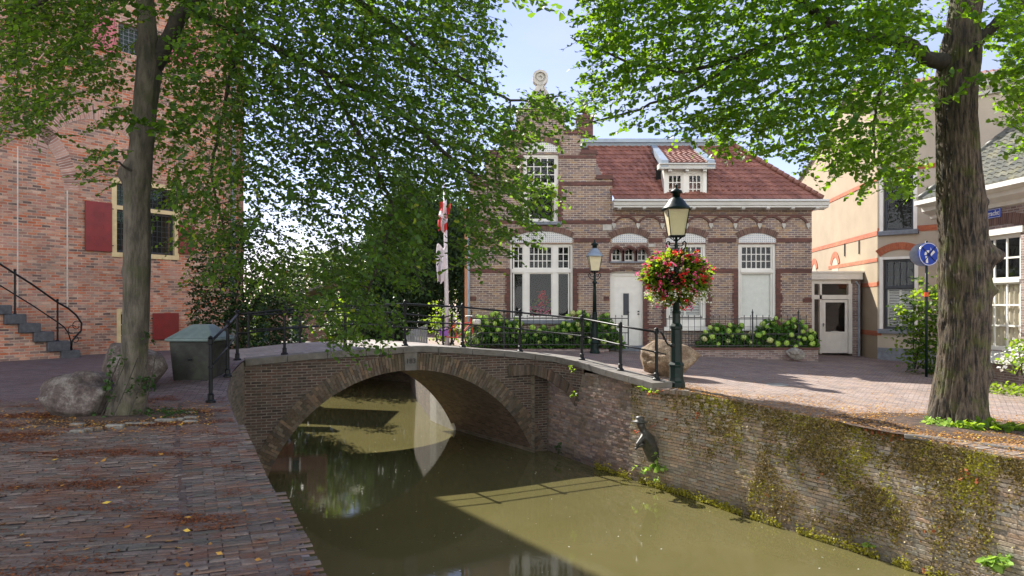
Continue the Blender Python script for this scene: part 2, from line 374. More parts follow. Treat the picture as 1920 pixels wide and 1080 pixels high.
M['stucco'] = m_plain('ochre stucco', (.35,.28,.19), .85, .07, scale=1.2, bump=.15, dirt=(.29,.225,.155), dirt_amt=.35)
M['stucco_front'] = m_plain('grey beige stucco', (.47,.41,.32), .85, .07, scale=1.2, bump=.15, dirt=(.32,.27,.21), dirt_amt=.3)
M['band_red'] = m_brick('red brick band', [(0,(.40,.10,.045)),(1,(.52,.16,.07))], (.40,.20,.12), .22, .065, .006, bump=.25)
M['render_orange'] = m_plain('salmon side wall', (.60,.34,.20), .85, .08, scale=1.5)
M['blackpaint'] = m_plain('blue black paint', (.018,.026,.040), .35, .1)
M['door_green'] = m_plain('dark green door', (.012,.055,.055), .45, .15)
M['lantern_glass'] = m_plain('frosted lantern glass', (.78,.70,.46), .35, .06, scale=3)
M['flag_red'] = m_plain('red flag cloth', (.62,.03,.025), .8, .1); M['flag_white'] = m_plain('white flag cloth', (.75,.68,.70), .8, .06)
M['sign_blue'] = m_plain('sign blue', (.012,.06,.42), .3, .05); M['sign_white'] = m_plain('sign white', (.78,.78,.76), .35, .05)
M['tape'] = m_plain('black tape', (.02,.02,.025), .4, .1); M['metal_grey'] = m_plain('dull grey metal', (.22,.23,.24), .45, .15, metal=.4)
M['orange'] = m_plain('orange red sticker', (.75,.10,.03), .5, .1)
M['bin_body'] = m_plain('mossy bin plastic', (.028,.031,.025), .75, .35, scale=5, dirt=(.055,.06,.035), dirt_amt=.5)
M['bin_lid'] = m_plain('grey green bin lid', (.13,.18,.175), .6, .15, scale=5, dirt=(.12,.17,.13), dirt_amt=.5)
M['soil'] = m_plain('soil', (.075,.042,.026), .95, .4, scale=9, bump=.8)
M['bronze'] = m_plain('dark weathered metal', (.05,.048,.042), .5, .35, scale=14, dirt=(.13,.12,.09), dirt_amt=.4)
M['red_plain'] = m_plain('red paint', (.6,.03,.03), .4, .1); M['purple'] = m_plain('purple cloth', (.28,.10,.42), .6, .1)
M['canal_wall'] = m_brick('old canal wall', [(0,(.09,.065,.05)),(.5,(.17,.12,.09)),(1,(.25,.19,.14))], (.2,.18,.14), .22, .066, .01, dirt=(.05,.06,.03), dirt_amt=.6)
def m_boulder(name, c1, c2, c3, sc=1.0):
    t = NT(name); v = t.obj()
    c = t.ramp(t.noise(v, 3.2*sc, 10, .78), [(.40,c1),(.5,c2),(.60,c3)])
    c = t.mix(c, t.ramp(t.noise(v, 30*sc, 5, .7), [(.3,(.5,)*3),(.7,(1.4,)*3)]), 1.0, 'MULTIPLY')
    h = t.math('ADD', t.noise(v, 6*sc, 10, .75), t.math('MULTIPLY', t.noise(v, 40*sc, 4, .7), .25))
    t.bump(h, .9, .06); return t.set(Base_Color=c, Roughness=.85)
M['boulder_grey'] = m_boulder('grey boulder', (.045,.031,.027), (.095,.073,.063), (.19,.17,.15))
M['boulder_pale'] = m_boulder('pale boulder', (.22,.19,.16), (.34,.31,.27), (.45,.42,.37), 2.0)
M['step_stone'] = m_plain('dark step stone', (.075,.08,.09), .7, .25, scale=8, bump=.3)
M['boulder_tan'] = m_boulder('tan boulder', (.13,.085,.05), (.24,.165,.10), (.36,.28,.19), 1.0)
def m_tile(name, c1, c2, tw, th, curve=.6, amt=1.0, dirt=None):
    # pantile: waves across, steps up the slope
    t = NT(name); v = t.uv(); sp = t.n('SeparateXYZ'); t.l(v, sp.inputs[0])
    b = t.n('TexBrick'); t.l(v, b.inputs['Vector']); b.offset = 0
    for k, x in (('Scale',1),('Mortar Size',.0),('Bias',0),('Brick Width',tw),('Row Height',th)): b.inputs[k].default_value = x
    b.inputs['Color1'].default_value = (0,0,0,1); b.inputs['Color2'].default_value = (1,1,1,1)
    c = t.ramp(b.outputs['Color'], [(0,c1),(1,c2)])
    c = t.mix(c, t.ramp(t.noise(v, 3, 6, .65), [(.3,(.7,.7,.72)),(.7,(1.2,1.15,1.1))]), 1.0, 'MULTIPLY')
    if dirt: c = t.mix(c, dirt, t.math('MULTIPLY', t.ramp(t.noise(v, 1.5, 7, .7), [(.5,K0),(.65,W1)]), .4))
    t.bump(t.noise(v, 25, 4), .2, .01)
    return t.set(Base_Color=c, Roughness=.55)
M['tile_red'] = m_tile('red roof tile', (.19,.075,.050), (.31,.138,.098), .22, .26)
M['tile_orange'] = m_tile('orange roof tile', (.17,.07,.05), (.26,.115,.085), .22, .26)
M['tile_grey'] = m_tile('grey mossy pantile', (.085,.09,.075), (.17,.17,.13), .24, .28, dirt=(.32,.29,.12))
def m_deco():
    t = NT('patterned tile'); v = t.uv((6.5,6.5,1)); ck = t.n('TexVoronoi'); ck.inputs['Scale'].default_value = 2.2; ck.inputs['Randomness'].default_value = .15; t.l(v, ck.inputs['Vector'])
    return t.set(Base_Color=t.ramp(ck.outputs['Distance'], [(.18,(.22,.27,.36)),(.34,(.66,.66,.62))]), Roughness=.4)
M['deco'] = m_deco()
def m_bark(name, c1, c2, moss, mossamt, sc=1.0):
    t = NT(name); v = t.obj((1,1,.22)); v2 = t.obj()
    n1 = t.noise(v, 16*sc, 8, .7)
    c = t.ramp(n1, [(.40,c1),(.60,c2)])
    c = t.mix(c, moss, t.math('MULTIPLY', t.ramp(t.noise(v2, 2.6, 8, .7), [(.5,K0),(.62,W1)]), mossamt))
    t.bump(t.math('ADD', n1, t.math('MULTIPLY', t.noise(v2, 60, 4), .2)), 1.0, .045); return t.set(Base_Color=c, Roughness=.9)
M['bark_left'] = m_bark('grey green bark', (.045,.040,.030), (.125,.108,.082), (.05,.06,.014), .5, .6)
M['bark_right'] = m_bark('furrowed bark', (.010,.008,.006), (.115,.085,.058), (.07,.08,.012), .65, 1.0)
M['branch'] = m_plain('dark branch bark', (.045,.038,.028), .9, .3, scale=12)
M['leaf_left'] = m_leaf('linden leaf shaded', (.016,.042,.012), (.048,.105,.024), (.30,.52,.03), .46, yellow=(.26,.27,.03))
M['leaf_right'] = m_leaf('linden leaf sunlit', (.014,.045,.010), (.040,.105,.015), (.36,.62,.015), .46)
M['leaf_dark'] = m_leaf('dark foliage', (.008,.022,.009), (.020,.048,.016), (.06,.13,.02), .25)
M['leaf_willow'] = m_leaf('weeping foliage', (.018,.042,.020), (.055,.095,.045), (.12,.22,.05), .3, rough=.35)
M['leaf_bright'] = m_leaf('bright foliage', (.03,.075,.012), (.09,.17,.02), (.42,.60,.03), .5)
M['leaf_shrub'] = m_leaf('shrub foliage', (.03,.065,.02), (.08,.12,.03), (.2,.3,.04), .3, yellow=(.22,.10,.03))
M['leaf_ivy'] = m_leaf('ivy leaf', (.02,.05,.015), (.05,.10,.03), (.15,.25,.04), .3)
M['hyd_leaf'] = m_leaf('hydrangea leaf', (.04,.13,.022), (.11,.26,.045), (.3,.5,.05), .4)
M['hyd_head'] = m_leaf('hydrangea flower', (.34,.48,.10), (.52,.64,.20), (.6,.75,.2), .3, rough=.8)
M['fl_red'] = m_leaf('red petal', (.62,.015,.03), (.85,.05,.06), (.9,.05,.05), .35); M['fl_pink'] = m_leaf('pink petal', (.72,.06,.22), (.85,.22,.42), (.9,.2,.4), .35)
M['fl_white'] = m_leaf('white petal', (.75,.75,.68), (.85,.85,.80), (.8,.8,.7), .3)
M['litter'] = m_leaf('fallen leaf', (.22,.09,.025), (.50,.27,.06), (.6,.3,.05), .15, yellow=(.70,.50,.08))
M['seed'] = m_leaf('dry debris', (.075,.024,.012), (.20,.066,.024), (.3,.1,.03), .05)
M['moss_brown'] = m_leaf('dry moss', (.075,.055,.017), (.32,.24,.075), (.2,.15,.03), .15)
M['moss_green'] = m_leaf('green moss', (.16,.15,.016), (.42,.38,.04), (.4,.4,.05), .25)
M['moss_dead'] = m_leaf('dead orange leaf', (.25,.07,.03), (.5,.18,.08), (.5,.2,.1), .25)
M['wall_plant'] = m_leaf('wall weed leaf', (.16,.30,.05), (.34,.50,.12), (.5,.7,.1), .4)
M['curtain_flower'] = m_plain('red plant mesh', (.6,.08,.07), .8, .3)
def m_water():
    t = NT('canal water'); v = t.obj()
    n = t.noise(v, 5.5, 3, .5); n2 = t.noise(t.obj((1,2.4,1)), 15, 3, .5)
    c = t.ramp(t.noise(v, .35, 4), [(.3,(.082,.073,.029)),(.7,(.102,.090,.038))])
    t.bump(t.math('ADD', n, t.math('MULTIPLY', n2, .35)), .075, .010)
    t.b.inputs['IOR'].default_value = 1.38
    return t.set(Base_Color=c, Roughness=.012)
M['water'] = m_water()
# ------------------------------------------------------------------ ground levels
def sm(t): t = min(1.0, max(0.0, t)); return t*t*(3-2*t)
def interp(x, xs, ys):
    return float(np.interp(x, xs, ys))
FC, FS = .908, .419
def bc(x, y): dx, dy = x+2.49, y-17.92; return dx*FC+dy*FS, -dx*FS+dy*FC
def zr(x, y): return -.31 - .042*min(max(x, 0), 15) + .0215*min(max(y, -5), 26)
def top_z(a): return interp(a, [-9, -5.2, -3.97, -2.2, 0, 1.57, 2.9, 3.9, 6], [.1, .40, .46, .618, .666, .531, .37, .25, .1])
def zg(x, y, side):
    a, b = bc(x, y)
    base = zr(x, y) if side > 0 else 0.0
    if side == 0: base = zr(x, y)*sm((a+3)/6)
    lo = -4.6 if a > 0 else -3.2
    wb = 1.0 if -.3 <= b <= 4.4 else ((b-lo)/(-.3-lo) if b < -.3 else 1-(b-4.4)/6)
    wa = 1.0 if -4.5 <= a <= 3.9 else (1-(-4.5-a)/3.5 if a < 0 else 1-(a-3.9)/3.5)
    w = min(1, max(0, wb))*sm(min(1, max(0, wa)))
    return base*(1-w) + (top_z(a)-.035)*w
WATER = -2.26
def ground_Y(px, py, side):                    # distance at which the ground shows at this photo row
    best = min((abs((HY+FPX*(CZ-zg((px-960)/FPX*Y, Y, side))/Y)-py), Y) for Y in np.arange(4, 32, .1)); return float(best[1])
D = (-2.4, 3.5)
WL = [(24.3,-25), (5.67,11.25), (4.37,13.4), (3.69,14.65), (2.84,15.96), (1.9,17.6), (.94,19.5)]       # right wall at the water
WN = (.856,.518)
EDGE_L = [(16,-25), (.87,0), (-1.2,4.5), (-1.74,5.67), (-2.42,7.1), (-3.19,8.66), (-4.47,11.5), (-5.35,13.5), (-5.85,15.05), (-6.05,16.3), (-8.45,19.8), (-9.2,21.5), (-11.5,26.5), (-15,32), (-27,37)]
COPE = [(-6.05,16.3), (-3.2,17.59), (-.1,19.02), (.6,19.15), (1.25,18.78), (1.8,17.98), (2.25,17.1), (2.85,15.85), (3.08,15.35)]
EDGE_R = [(p[0]+.42*WN[0], p[1]+.42*WN[1]) for p in WL[:4]] + COPE[::-1][0:6] + [(-1.8,22.65), (-2.7,24.4), (-4.0,30), (-5.2,36.5), (-10,40), (-27,44)]
def resample(pts, step):
    out = []
    for p, q in zip(pts, pts[1:]):
        d = math.dist(p, q); n = max(1, int(round(d/step))) if d < 8 else max(1, int(d/2))
        for i in range(n): out.append(tuple(p[k]+(q[k]-p[k])*i/n for k in range(len(p))))
    out.append(tuple(pts[-1])); return out
def sheet(name, edge, side, dirf, mat, holefn=None):
    mb = MB(); E = resample(edge, .5); offs = [0,.25,.6,1,1.5,2.2,3,4,5.2,6.5,8,10,12.5,16,22,32,55,120,500]
    m = len(offs); vs = []
    for i, p in enumerate(E):
        dx, dy = dirf(p, i/(len(E)-1)); h = math.hypot(dx, dy); dx /= h; dy /= h
        for o in offs:
            x, y = p[0]+dx*o, p[1]+dy*o; vs.append((x, y, zg(x, y, side)))
    fs = []
    for i in range(len(E)-1):
        for j in range(m-1):
            q = (i*m+j, i*m+j+1, (i+1)*m+j+1, (i+1)*m+j)
            fs.append(q if side > 0 else q[::-1])
    mb.add(vs, fs); return struct(mb.build(name, mat, smooth=True))
def dirL(p, t): return (-1, -.75 + 1.3*sm(t*1.0)) if t < 1 else (-1, .5)
def dirR(p, t):
    if t < .5: return (1, -.5 + .9*t/.5)
    return (1-1.5*(t-.5)/.5, .4+.6*(t-.5)/.5)
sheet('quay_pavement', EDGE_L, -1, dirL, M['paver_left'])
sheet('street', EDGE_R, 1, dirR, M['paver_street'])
# deck
mb = MB(); vs = []; nn, mm = 14, 6
near = resample(COPE[:4], .5)
for i, p in enumerate(near):
    for j in range(mm+1):
        x, y = p[0]+D[0]*j/mm, p[1]+D[1]*j/mm; vs.append((x, y, zg(x, y, 0)))
fs = [(i*(mm+1)+j, (i+1)*(mm+1)+j, (i+1)*(mm+1)+j+1, i*(mm+1)+j+1) for i in range(len(near)-1) for j in range(mm)]
mb.add(vs, fs); struct(mb.build('bridge_road', M['paver_deck'], smooth=True))
mb = MB(); mb.add([(-400,-60,WATER),(400,-60,WATER),(400,500,WATER),(-400,500,WATER)], [(0,1,2,3)])
struct(mb.build('water', M['water']))
# base ground far below so nothing opens beyond the banks
mb = MB(); mb.add([(-900,-300,-4.5),(900,-300,-4.5),(900,1500,-4.5),(-900,1500,-4.5)], [(0,1,2,3)])
struct(mb.build('ground', M['soil']))

# ------------------------------------------------------------------ bridge
FB = Frame(-6.0, 16.3, math.atan2(3.2, 6.94))
DU, DD = D[0]*FC+D[1]*FS, -D[0]*FS+D[1]*FC
AU, AZ, AR = 3.82, -3.555, 3.615
def cope_z(p): a, b = bc(*p); z = top_z(a)
def path_z(k): return k
# coping path with heights
CZs = [.455, .60, .44, .37, .31, .24, .17, .09, .03]
CZs = [.455, .625, .465, .385, .33, .255, .155, .065, .02]
cp = [(x, y, z) for (x, y), z in zip(COPE, CZs)]
cp.insert(2, (-2.3, 18.01, .668)); cp.insert(1, (-4.7, 16.9, .56)); cp.insert(4, (-1.2, 18.51, .575))
CP = resample(cp, .3)
def cope_at(px):                               # coping point seen at a photo column
    best = min(CP, key=lambda p: abs((p[0]/p[1]*FPX+960)-px)); return best
bridge = thing('brick_bridge', 'low brick arch bridge with dark stone coping over the canal', 'bridge', (-2.6, 19.6, WATER))
def face(mb, du, dy, flip=False):
    n = 66; U = [-.12+8.3*i/n for i in range(n+1)]
    for i in range(n):
        vs = []
        for u in (U[i], U[i+1]):
            h = AR**2-(u-AU)**2; zb = AZ+math.sqrt(h) if h > 0 else -9; zb = max(zb, WATER-.5)
            x, y, _ = FB((u, 0, 0)); z1 = interp(x, [p[0] for p in CP[:24]], [p[2] for p in CP[:24]]) if x < .3 else .4
            vs += [(u+du, dy, zb), (u+du, dy, z1-.13)]
        mb.add(vs, [(0,2,3,1)])
mb = MB(FB); face(mb, 0, 0); mb.build('spandrel_wall', M['brick_bridge'], bridge)
mb = MB(FB); face(mb, DU, DD); mb.build('spandrel_wall', M['brick_bridge'], bridge)
mb = MB(FB); n = 48; vs = []; uvs = []; fs = []
for i in range(n+1):
    t = R(18)+R(144)*i/n; 
    for j in range(7):
        k = j/6; vs.append((AU+AR*math.cos(t)+DU*k, .0+DD*k, AZ+AR*math.sin(t)))
for i in range(n):
    for j in range(6):
        fs.append((i*7+j, i*7+j+1, (i+1)*7+j+1, (i+1)*7+j)); a0, a1 = AR*R(144)*i/n, AR*R(144)*(i+1)/n; b0, b1 = 4.2*j/6, 4.2*(j+1)/6
        uvs.append([(b0,a0),(b1,a0),(b1,a1),(b0,a1)])
mb.add(vs, fs, uvs); mb.build('vault', M['brick_soffit'], bridge, smooth=True)
def rb(base=(.17,.115,.08), v=.45):
    k = 1+random.uniform(-v, v*1.1); h = random.uniform(-.12,.12); return (base[0]*k*(1+h), base[1]*k, base[2]*k*(1-h))
M['brick_attr'] = m_attr('loose brick', rough=.88, moss=[((.07,.065,.03), 1.6, .46, .66, .5)], bump=.6, scale=26)
M['mortar_pale'] = m_plain('lime mortar', (.20,.17,.13), .95, .3, scale=9, bump=.6)
M['mortar'] = m_plain('old mortar', (.13,.115,.09), .95, .3, scale=8, bump=.5)
mb = MB(FB); ring2 = MB(FB)
for i in range(118):
    t0 = R(20)+R(140)*i/118; t1 = R(20)+R(140)*(i+.88)/118
    if abs((t0+t1)/2-R(90)) < R(2.6): continue
    cuts = [0, .21, .42] if i % 2 else [0, .105, .315, .42]
    for a, b in zip(cuts, cuts[1:]):
        r0, r1 = AR-.004+a+.004, AR+b-.006; yy = -.022-random.uniform(0,.012)
        P = [(AU+r*math.cos(t), AZ+r*math.sin(t)) for r, t in ((r0,t0),(r0,t1),(r1,t1),(r1,t0))]
        if max(p[1] for p in P) < WATER-.1: continue
        (mb if i < 59 else ring2).prism(P[::-1], yy, .02, rb((.12,.088,.062)))
mb.build('arch_ring', M['brick_attr'], bridge); ring2.build('arch_ring', M['brick_attr'], bridge)
mb = MB(FB); mb.prism([(AU-.15,AZ+AR-.01),(AU+.15,AZ+AR-.01),(AU+.17,AZ+AR+.46),(AU-.17,AZ+AR+.46)], -.06, .05); mb.build('keystone', M['stone_cope'], bridge, bevel=.012)
def ribbon(mb, P, w0, w1, z0, z1, cuts=.9):   # stone blocks along a path, w to the left/right of travel
    pts = resample([(p[0],p[1],p[2]) for p in P], .1); acc = [0]
    for p, q in zip(pts, pts[1:]): acc.append(acc[-1]+math.dist(p[:2], q[:2]))
    tot = acc[-1]; n = max(1, int(tot/cuts))
    def at(s): return tuple(interp(s, acc, [p[k] for p in pts]) for k in range(3))
    for i in range(n):
        s0, s1 = tot*i/n+.004, tot*(i+1)/n-.004; vs = []
        for j in range(4):
            s = s0+(s1-s0)*j/3; p = at(s); q = at(min(tot, s+.02)); r = at(max(0, s-.02))
            dx, dy = q[0]-r[0], q[1]-r[1]; h = math.hypot(dx, dy) or 1; nx, ny = dy/h, -dx/h
            vs += [(p[0]+nx*w0,p[1]+ny*w0,p[2]+z0),(p[0]+nx*w1,p[1]+ny*w1,p[2]+z0),(p[0]+nx*w1,p[1]+ny*w1,p[2]+z1),(p[0]+nx*w0,p[1]+ny*w0,p[2]+z1)]
        fs = [(0,1,2,3),(15,14,13,12)]
        for j in range(3):
            for k in range(4): l = (k+1)%4; fs.append((j*4+k, j*4+4+k, j*4+4+l, j*4+l))
        mb.add(vs, fs)
mb = MB(); ribbon(mb, CP, -.42, .09, -.16, 0.0); mb.build('coping', M['stone_cope'], bridge, bevel=.012)
FCP = [(p[0]+D[0], p[1]+D[1], p[2]-.1) for p in CP if p[0] < .6]
mb = MB(); ribbon(mb, FCP, -.09, .38, -.16, 0.0); mb.build('coping', M['stone_cope'], bridge, bevel=.012)
# niche in the right hand corner: curved upper band on a flat arch
ups = [p for p in CP if p[0] > -.35 and p[1] > 17.85]
mb = MB(); mr = MB(); mu = MB(); acc = 0
nb = len(ups)
def zlow(p):
    px = p[0]/p[1]*FPX+960
    return interp(px, [940, 1000, 1036, 1065, 1085, 1110], [-.20, -.18, -.32, -.60, -1.0, -1.6])
for i in range(nb-1):
    p, q = ups[i], ups[i+1]; d = math.dist(p[:2], q[:2])
    mb.add([(p[0],p[1],zlow(p)),(q[0],q[1],zlow(q)),(q[0],q[1],q[2]-.14),(p[0],p[1],p[2]-.14)], [(0,1,2,3)], [[(acc,zlow(p)),(acc+d,zlow(q)),(acc+d,q[2]-.14),(acc,p[2]-.14)]])
    mu.add([(p[0],p[1],zlow(p)),(q[0],q[1],zlow(q)),(1.0,19.55,max(zlow(p),-.6))], [(0,1,2)])
    acc += d
mb.build('curved_band', M['brick_bridge'], bridge); mu.build('niche_vault', M['brick_soffit'], bridge)
UR = resample([(p[0],p[1],zlow(p)) for p in ups], .07); UR = [p for p in UR if p[2] > -1.2]
for k in range(len(UR)-1):
    p, q = UR[k], UR[k+1]; h = math.hypot(q[0]-p[0], q[1]-p[1]) or 1; nx, ny = (q[1]-p[1])/h*.03, -(q[0]-p[0])/h*.03
    slope = (q[2]-p[2])/h; kx = -slope*.9
    g = .93
    dx, dy = (q[0]-p[0])*g, (q[1]-p[1])*g; H = .27
    ax, ay = (q[0]-p[0])/h*(-slope)*.16, (q[1]-p[1])/h*(-slope)*.16
    def c8(o): return [(p[0]+nx*o,p[1]+ny*o,p[2]),(p[0]+dx+nx*o,p[1]+dy+ny*o,p[2]+(q[2]-p[2])*g),(p[0]+dx+ax+nx*o,p[1]+dy+ay+ny*o,p[2]+(q[2]-p[2])*g+H),(p[0]+ax+nx*o,p[1]+ay+ny*o,p[2]+H)]
    v = c8(1+random.uniform(0,.3))+c8(-.6); mr.add(v, [(0,1,2,3),(7,6,5,4),(0,4,5,1),(1,5,6,2),(2,6,7,3),(3,7,4,0)], None, rb((.10,.068,.053)))
mr.build('niche_arch_ring', M['brick_attr'], bridge)

# ------------------------------------------------------------------ quay walls
def pathpt(pts):
    acc = [0]
    for p, q in zip(pts, pts[1:]): acc.append(acc[-1]+math.dist(p[:2], q[:2]))
    def at(s):
        x = interp(s, acc, [p[0] for p in pts]); y = interp(s, acc, [p[1] for p in pts])
        x1 = interp(min(s+.2,acc[-1]), acc, [p[0] for p in pts]); y1 = interp(min(s+.2,acc[-1]), acc, [p[1] for p in pts]); x0 = interp(max(0,s-.2), acc, [p[0] for p in pts]); y0 = interp(max(0,s-.2), acc, [p[1] for p in pts])
        h = math.hypot(x1-x0, y1-y0); return x, y, (x1-x0)/h, (y1-y0)/h
    return at, acc[-1]
wallR = thing('quay_wall', 'mossy old brick quay wall on the right side of the canal', 'quay wall', (5.67,11.25,WATER))
mb = MB(); P = WL[::-1]
at, tot = pathpt(P)
BAT = .42/2.1
def bat(s): return interp(s, [0, 4.1, 6.2], [.02, .035, .42])/2.1    # the wall leans back more towards the viewer
def wtop(x, y): return zg(x+.3, y+.15, 1)-.02
prev = None; acc = 0
ns = 90
for i in range(ns+1):
    s = (tot if i == ns else 14*i/(ns-1)) if i else 0
    x, y, tx, ty = at(s); nx, ny = -ty, tx            # travelling towards the camera: inland side
    zt = wtop(x, y) if s > 4.2 else interp(s, [0,1.5,1.8,3.0,4.2],[-.25,-.75,.10,.0,wtop(x,y)])
    if s < 3.9: zt = min(zt, .0)
    row = [(x+nx*(bat(s)*(z-WATER)+.012), y+ny*(bat(s)*(z-WATER)+.012), z) for z in (-2.9, zt)]
    if prev: mb.add([prev[0],row[0],row[1],prev[1]], [(0,1,2,3)], [[(ps,-2.9),(s,-2.9),(s,zt),(ps,pz)]])
    prev = row; ps = s; pz = zt
mb.build('backing', M['mortar_pale'], wallR)
mb = MB(); rnd = random.Random(5); RH = .062
for r in range(38):
    z0 = WATER-.1+r*RH; s = (r % 2)*.11
    while s < 13.2:
        L0 = .21 if rnd.random() > .25 else .105
        x, y, tx, ty = at(s+L0/2); nx, ny = -ty, tx
        zt = wtop(x, y) if s > 3.9 else interp(s, [0,1.5,1.8,3.0,3.9],[-.3,-.8,.06,-.02,-.1])
        if z0+RH < zt+.03 and rnd.random() > .012:
            o = bat(s)*(z0+RH/2-WATER) + rnd.uniform(-.010,.006) + .008*noise.noise(Vector((s*1.5,z0*2,0)))
            ti = rnd.uniform(-.05,.05); dz = rnd.uniform(-.004,.004)+.012*noise.noise(Vector((s*.8,z0,3)))
            hx = L0/2-.0015; hh = (RH-.013)/2; cz = z0+RH/2+dz; k = 8
            c = []
            for (a, zz) in ((-hx,-hh),(hx,-hh),(hx,hh),(-hx,hh)):
                e = rnd.uniform(-.003,.003)
                for dd in (o+e, o+.09):
                    c.append((x+tx*a*(1)+nx*(dd+ti*a), y+ty*a+ny*(dd+ti*a), cz+zz+ti*a*.3))
            base = random.choice([(.42,.34,.25),(.38,.31,.23),(.36,.285,.21),(.46,.38,.29),(.39,.29,.215)])
            if s < 3.6: base = random.choice([(.28,.20,.17),(.34,.25,.21),(.20,.14,.13)])
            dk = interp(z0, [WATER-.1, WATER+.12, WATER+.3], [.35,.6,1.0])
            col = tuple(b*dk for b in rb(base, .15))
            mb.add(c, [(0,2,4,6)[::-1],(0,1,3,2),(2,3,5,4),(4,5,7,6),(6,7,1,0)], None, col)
        s += L0+.002
M['brick_quay'] = m_attr('quay brick', rough=.9, moss=[((.10,.085,.035), 1.1, .46, .66, .55), ((.40,.36,.30), 2.3, .56, .7, .5)], bump=.9, scale=30)
mb.build('brick_courses', M['brick_quay'], wallR)
mb = MB(); E = resample([p for p in EDGE_R[0:5]], .3); E = [(x, y, zg(x, y, 1)+.005) for x, y in E if y > 5]
rnd = random.Random(8); EE = resample(E, .068)
for p, q in zip(EE, EE[1:]):
    h = math.dist(p, q) or 1; tx, ty = (q[0]-p[0])/h, (q[1]-p[1])/h; nx, ny = ty, -tx
    if nx > 0: nx, ny = -nx, -ny
    o = rnd.uniform(.005,.045); dz = rnd.uniform(-.012,.012); g = .9; c = []
    if rnd.random() < .05: continue
    for zz in (-.075, .012+dz):
        for w_, l_ in ((o,0),(o,g),(-.22,g),(-.22,0)): c.append((p[0]+tx*h*l_+nx*w_, p[1]+ty*h*l_+ny*w_, p[2]+zz))
    mb.add(c, [(0,1,2,3),(7,6,5,4),(0,4,5,1),(1,5,6,2),(2,6,7,3),(3,7,4,0)], None, rb((.21,.155,.125), .25))
mb.build('edge_bricks', M['brick_quay'], wallR)
wallL = thing('quay_wall', 'brick quay wall below the shaded left pavement, curving into the bridge corner', 'quay wall', (-5.35,13.5,WATER))
mb = MB(); E = resample(EDGE_L, .4); acc = 0
for p, q in zip(E, E[1:]):
    d = math.dist(p, q); a, b = zg(*p, -1)-.02, zg(*q, -1)-.02
    if p[1] > 16.25 and p[1] < 19.75: a = b = .2
    mb.add([(p[0],p[1],-2.9),(q[0],q[1],-2.9),(q[0],q[1],b),(p[0],p[1],a)], [(3,2,1,0)], [[(acc,a),(acc+d,b),(acc+d,-2.9),(acc,-2.9)]]); acc += d
mb.build('wall_face', M['canal_wall'], wallL)
wallF = thing('quay_wall', 'pale plastered canal wall seen through the bridge arch', 'quay wall', (-2.7,24.4,WATER))
mb = MB(); E = resample(EDGE_R[9:], .5); acc = 0
for p, q in zip(E, E[1:]):
    d = math.dist(p, q); a, b = zg(*p, 1), zg(*q, 1)
    mb.add([(p[0],p[1],-2.9),(q[0],q[1],-2.9),(q[0],q[1],b-.02),(p[0],p[1],a-.02)], [(0,1,2,3)], [[(acc,-2.9),(acc+d,-2.9),(acc+d,b),(acc,a)]]); acc += d
mb.build('wall_face', M['canal_wall'], wallF)
mb = MB(); ribbon(mb, [(-1.78,22.6,WATER),(-2.45,23.9,WATER),(-2.75,24.6,WATER)], -.05, .12, -.3, 1.5, 3); mb.build('plaster_flare', M['stone_pale'], wallF)

# loose clinkers of the near left pavement, each its own tilt and tone (one paved surface)
mb = MB(); rnd = random.Random(3)
ang = R(14); ca, sa = math.cos(ang), math.sin(ang)
edx = [p[1] for p in EDGE_L[1:10]]; edv = [p[0] for p in EDGE_L[1:10]]
def pave(ang, a0, a1, b0, b1, cond, bl, bw):
    ca, sa = math.cos(ang), math.sin(ang); b = b0; k = 0
    while b < b1:
        a = a0 + (k % 2)*bl*.5
        wv = .018*math.sin(b*1.7)+0
        while a < a1:
            aa = a+bl/2; bb = b+.05*noise.noise(Vector((a*.5,b*.5,0)))+wv
            x, y = ca*aa-sa*bb, sa*aa+ca*bb
            if cond(x, y):
                h = .010+rnd.uniform(-.008,.008)+.014*noise.noise(Vector((x*.9,y*.9,1)))+.004
                h *= min(1, max(.15, (12.8-y)/4))
                tx, ty = rnd.gauss(0,.028), rnd.gauss(0,.085)
                hx, hy = bl/2-rnd.uniform(-.002,.004), bw/2-rnd.uniform(.002,.006)
                rr = rnd.gauss(0,.03); vs = []
                for lv in (0, 1):
                    k2 = 1.0 if lv == 0 else .95
                    for u, v in ((-hx,-hy),(hx,-hy),(hx,hy),(-hx,hy)):
                        u *= (k2*.5+.5); v *= k2; uu = u*math.cos(rr)-v*math.sin(rr); vv = u*math.sin(rr)+v*math.cos(rr)
                        px, py = x+ca*uu-sa*vv, y+sa*uu+ca*vv
                        vs.append((px, py, zg(px, py, -1)+ (h+tx*u+ty*v if lv else h-.012+tx*u+ty*v)))
                g = noise.noise(Vector((x*.5, y*.8, 5)))
                base = rnd.choice([(.105,.078,.068),(.088,.070,.064),(.125,.096,.084),(.110,.066,.048),(.145,.115,.100),(.078,.070,.062),(.125,.078,.056)])
                kk = 1+rnd.uniform(-.2,.25)+g*.35
                mb.add(vs, [(4,5,6,7),(0,1,5,4),(1,2,6,5),(2,3,7,6),(3,0,4,7)], None, tuple(max(.012,c*kk) for c in base))
            a += bl+.002
        b += bw+.004; k += 1
def pit(x, y): return ((x+5.6)/1.35)**2+((y-10.95)/.95)**2 < 1 or (-6.9 < x < -4.7 and 10.05 < y < 11.4)
def inL(x, y, m): ex = interp(y, edx, edv); return -.58*0 + x < ex-m
pave(R(12), -13, 5, 1.5, 14.5, lambda x, y: 2.6 < y < 12.6 and x > -y*.73-.6 and inL(x, y, .88) and not pit(x, y), .21, .050)
pave(R(24), -7, 6, 1.5, 18, lambda x, y: 2.6 < y < 12.6 and inL(x, y, .02) and not inL(x, y, .80), .19, .056)
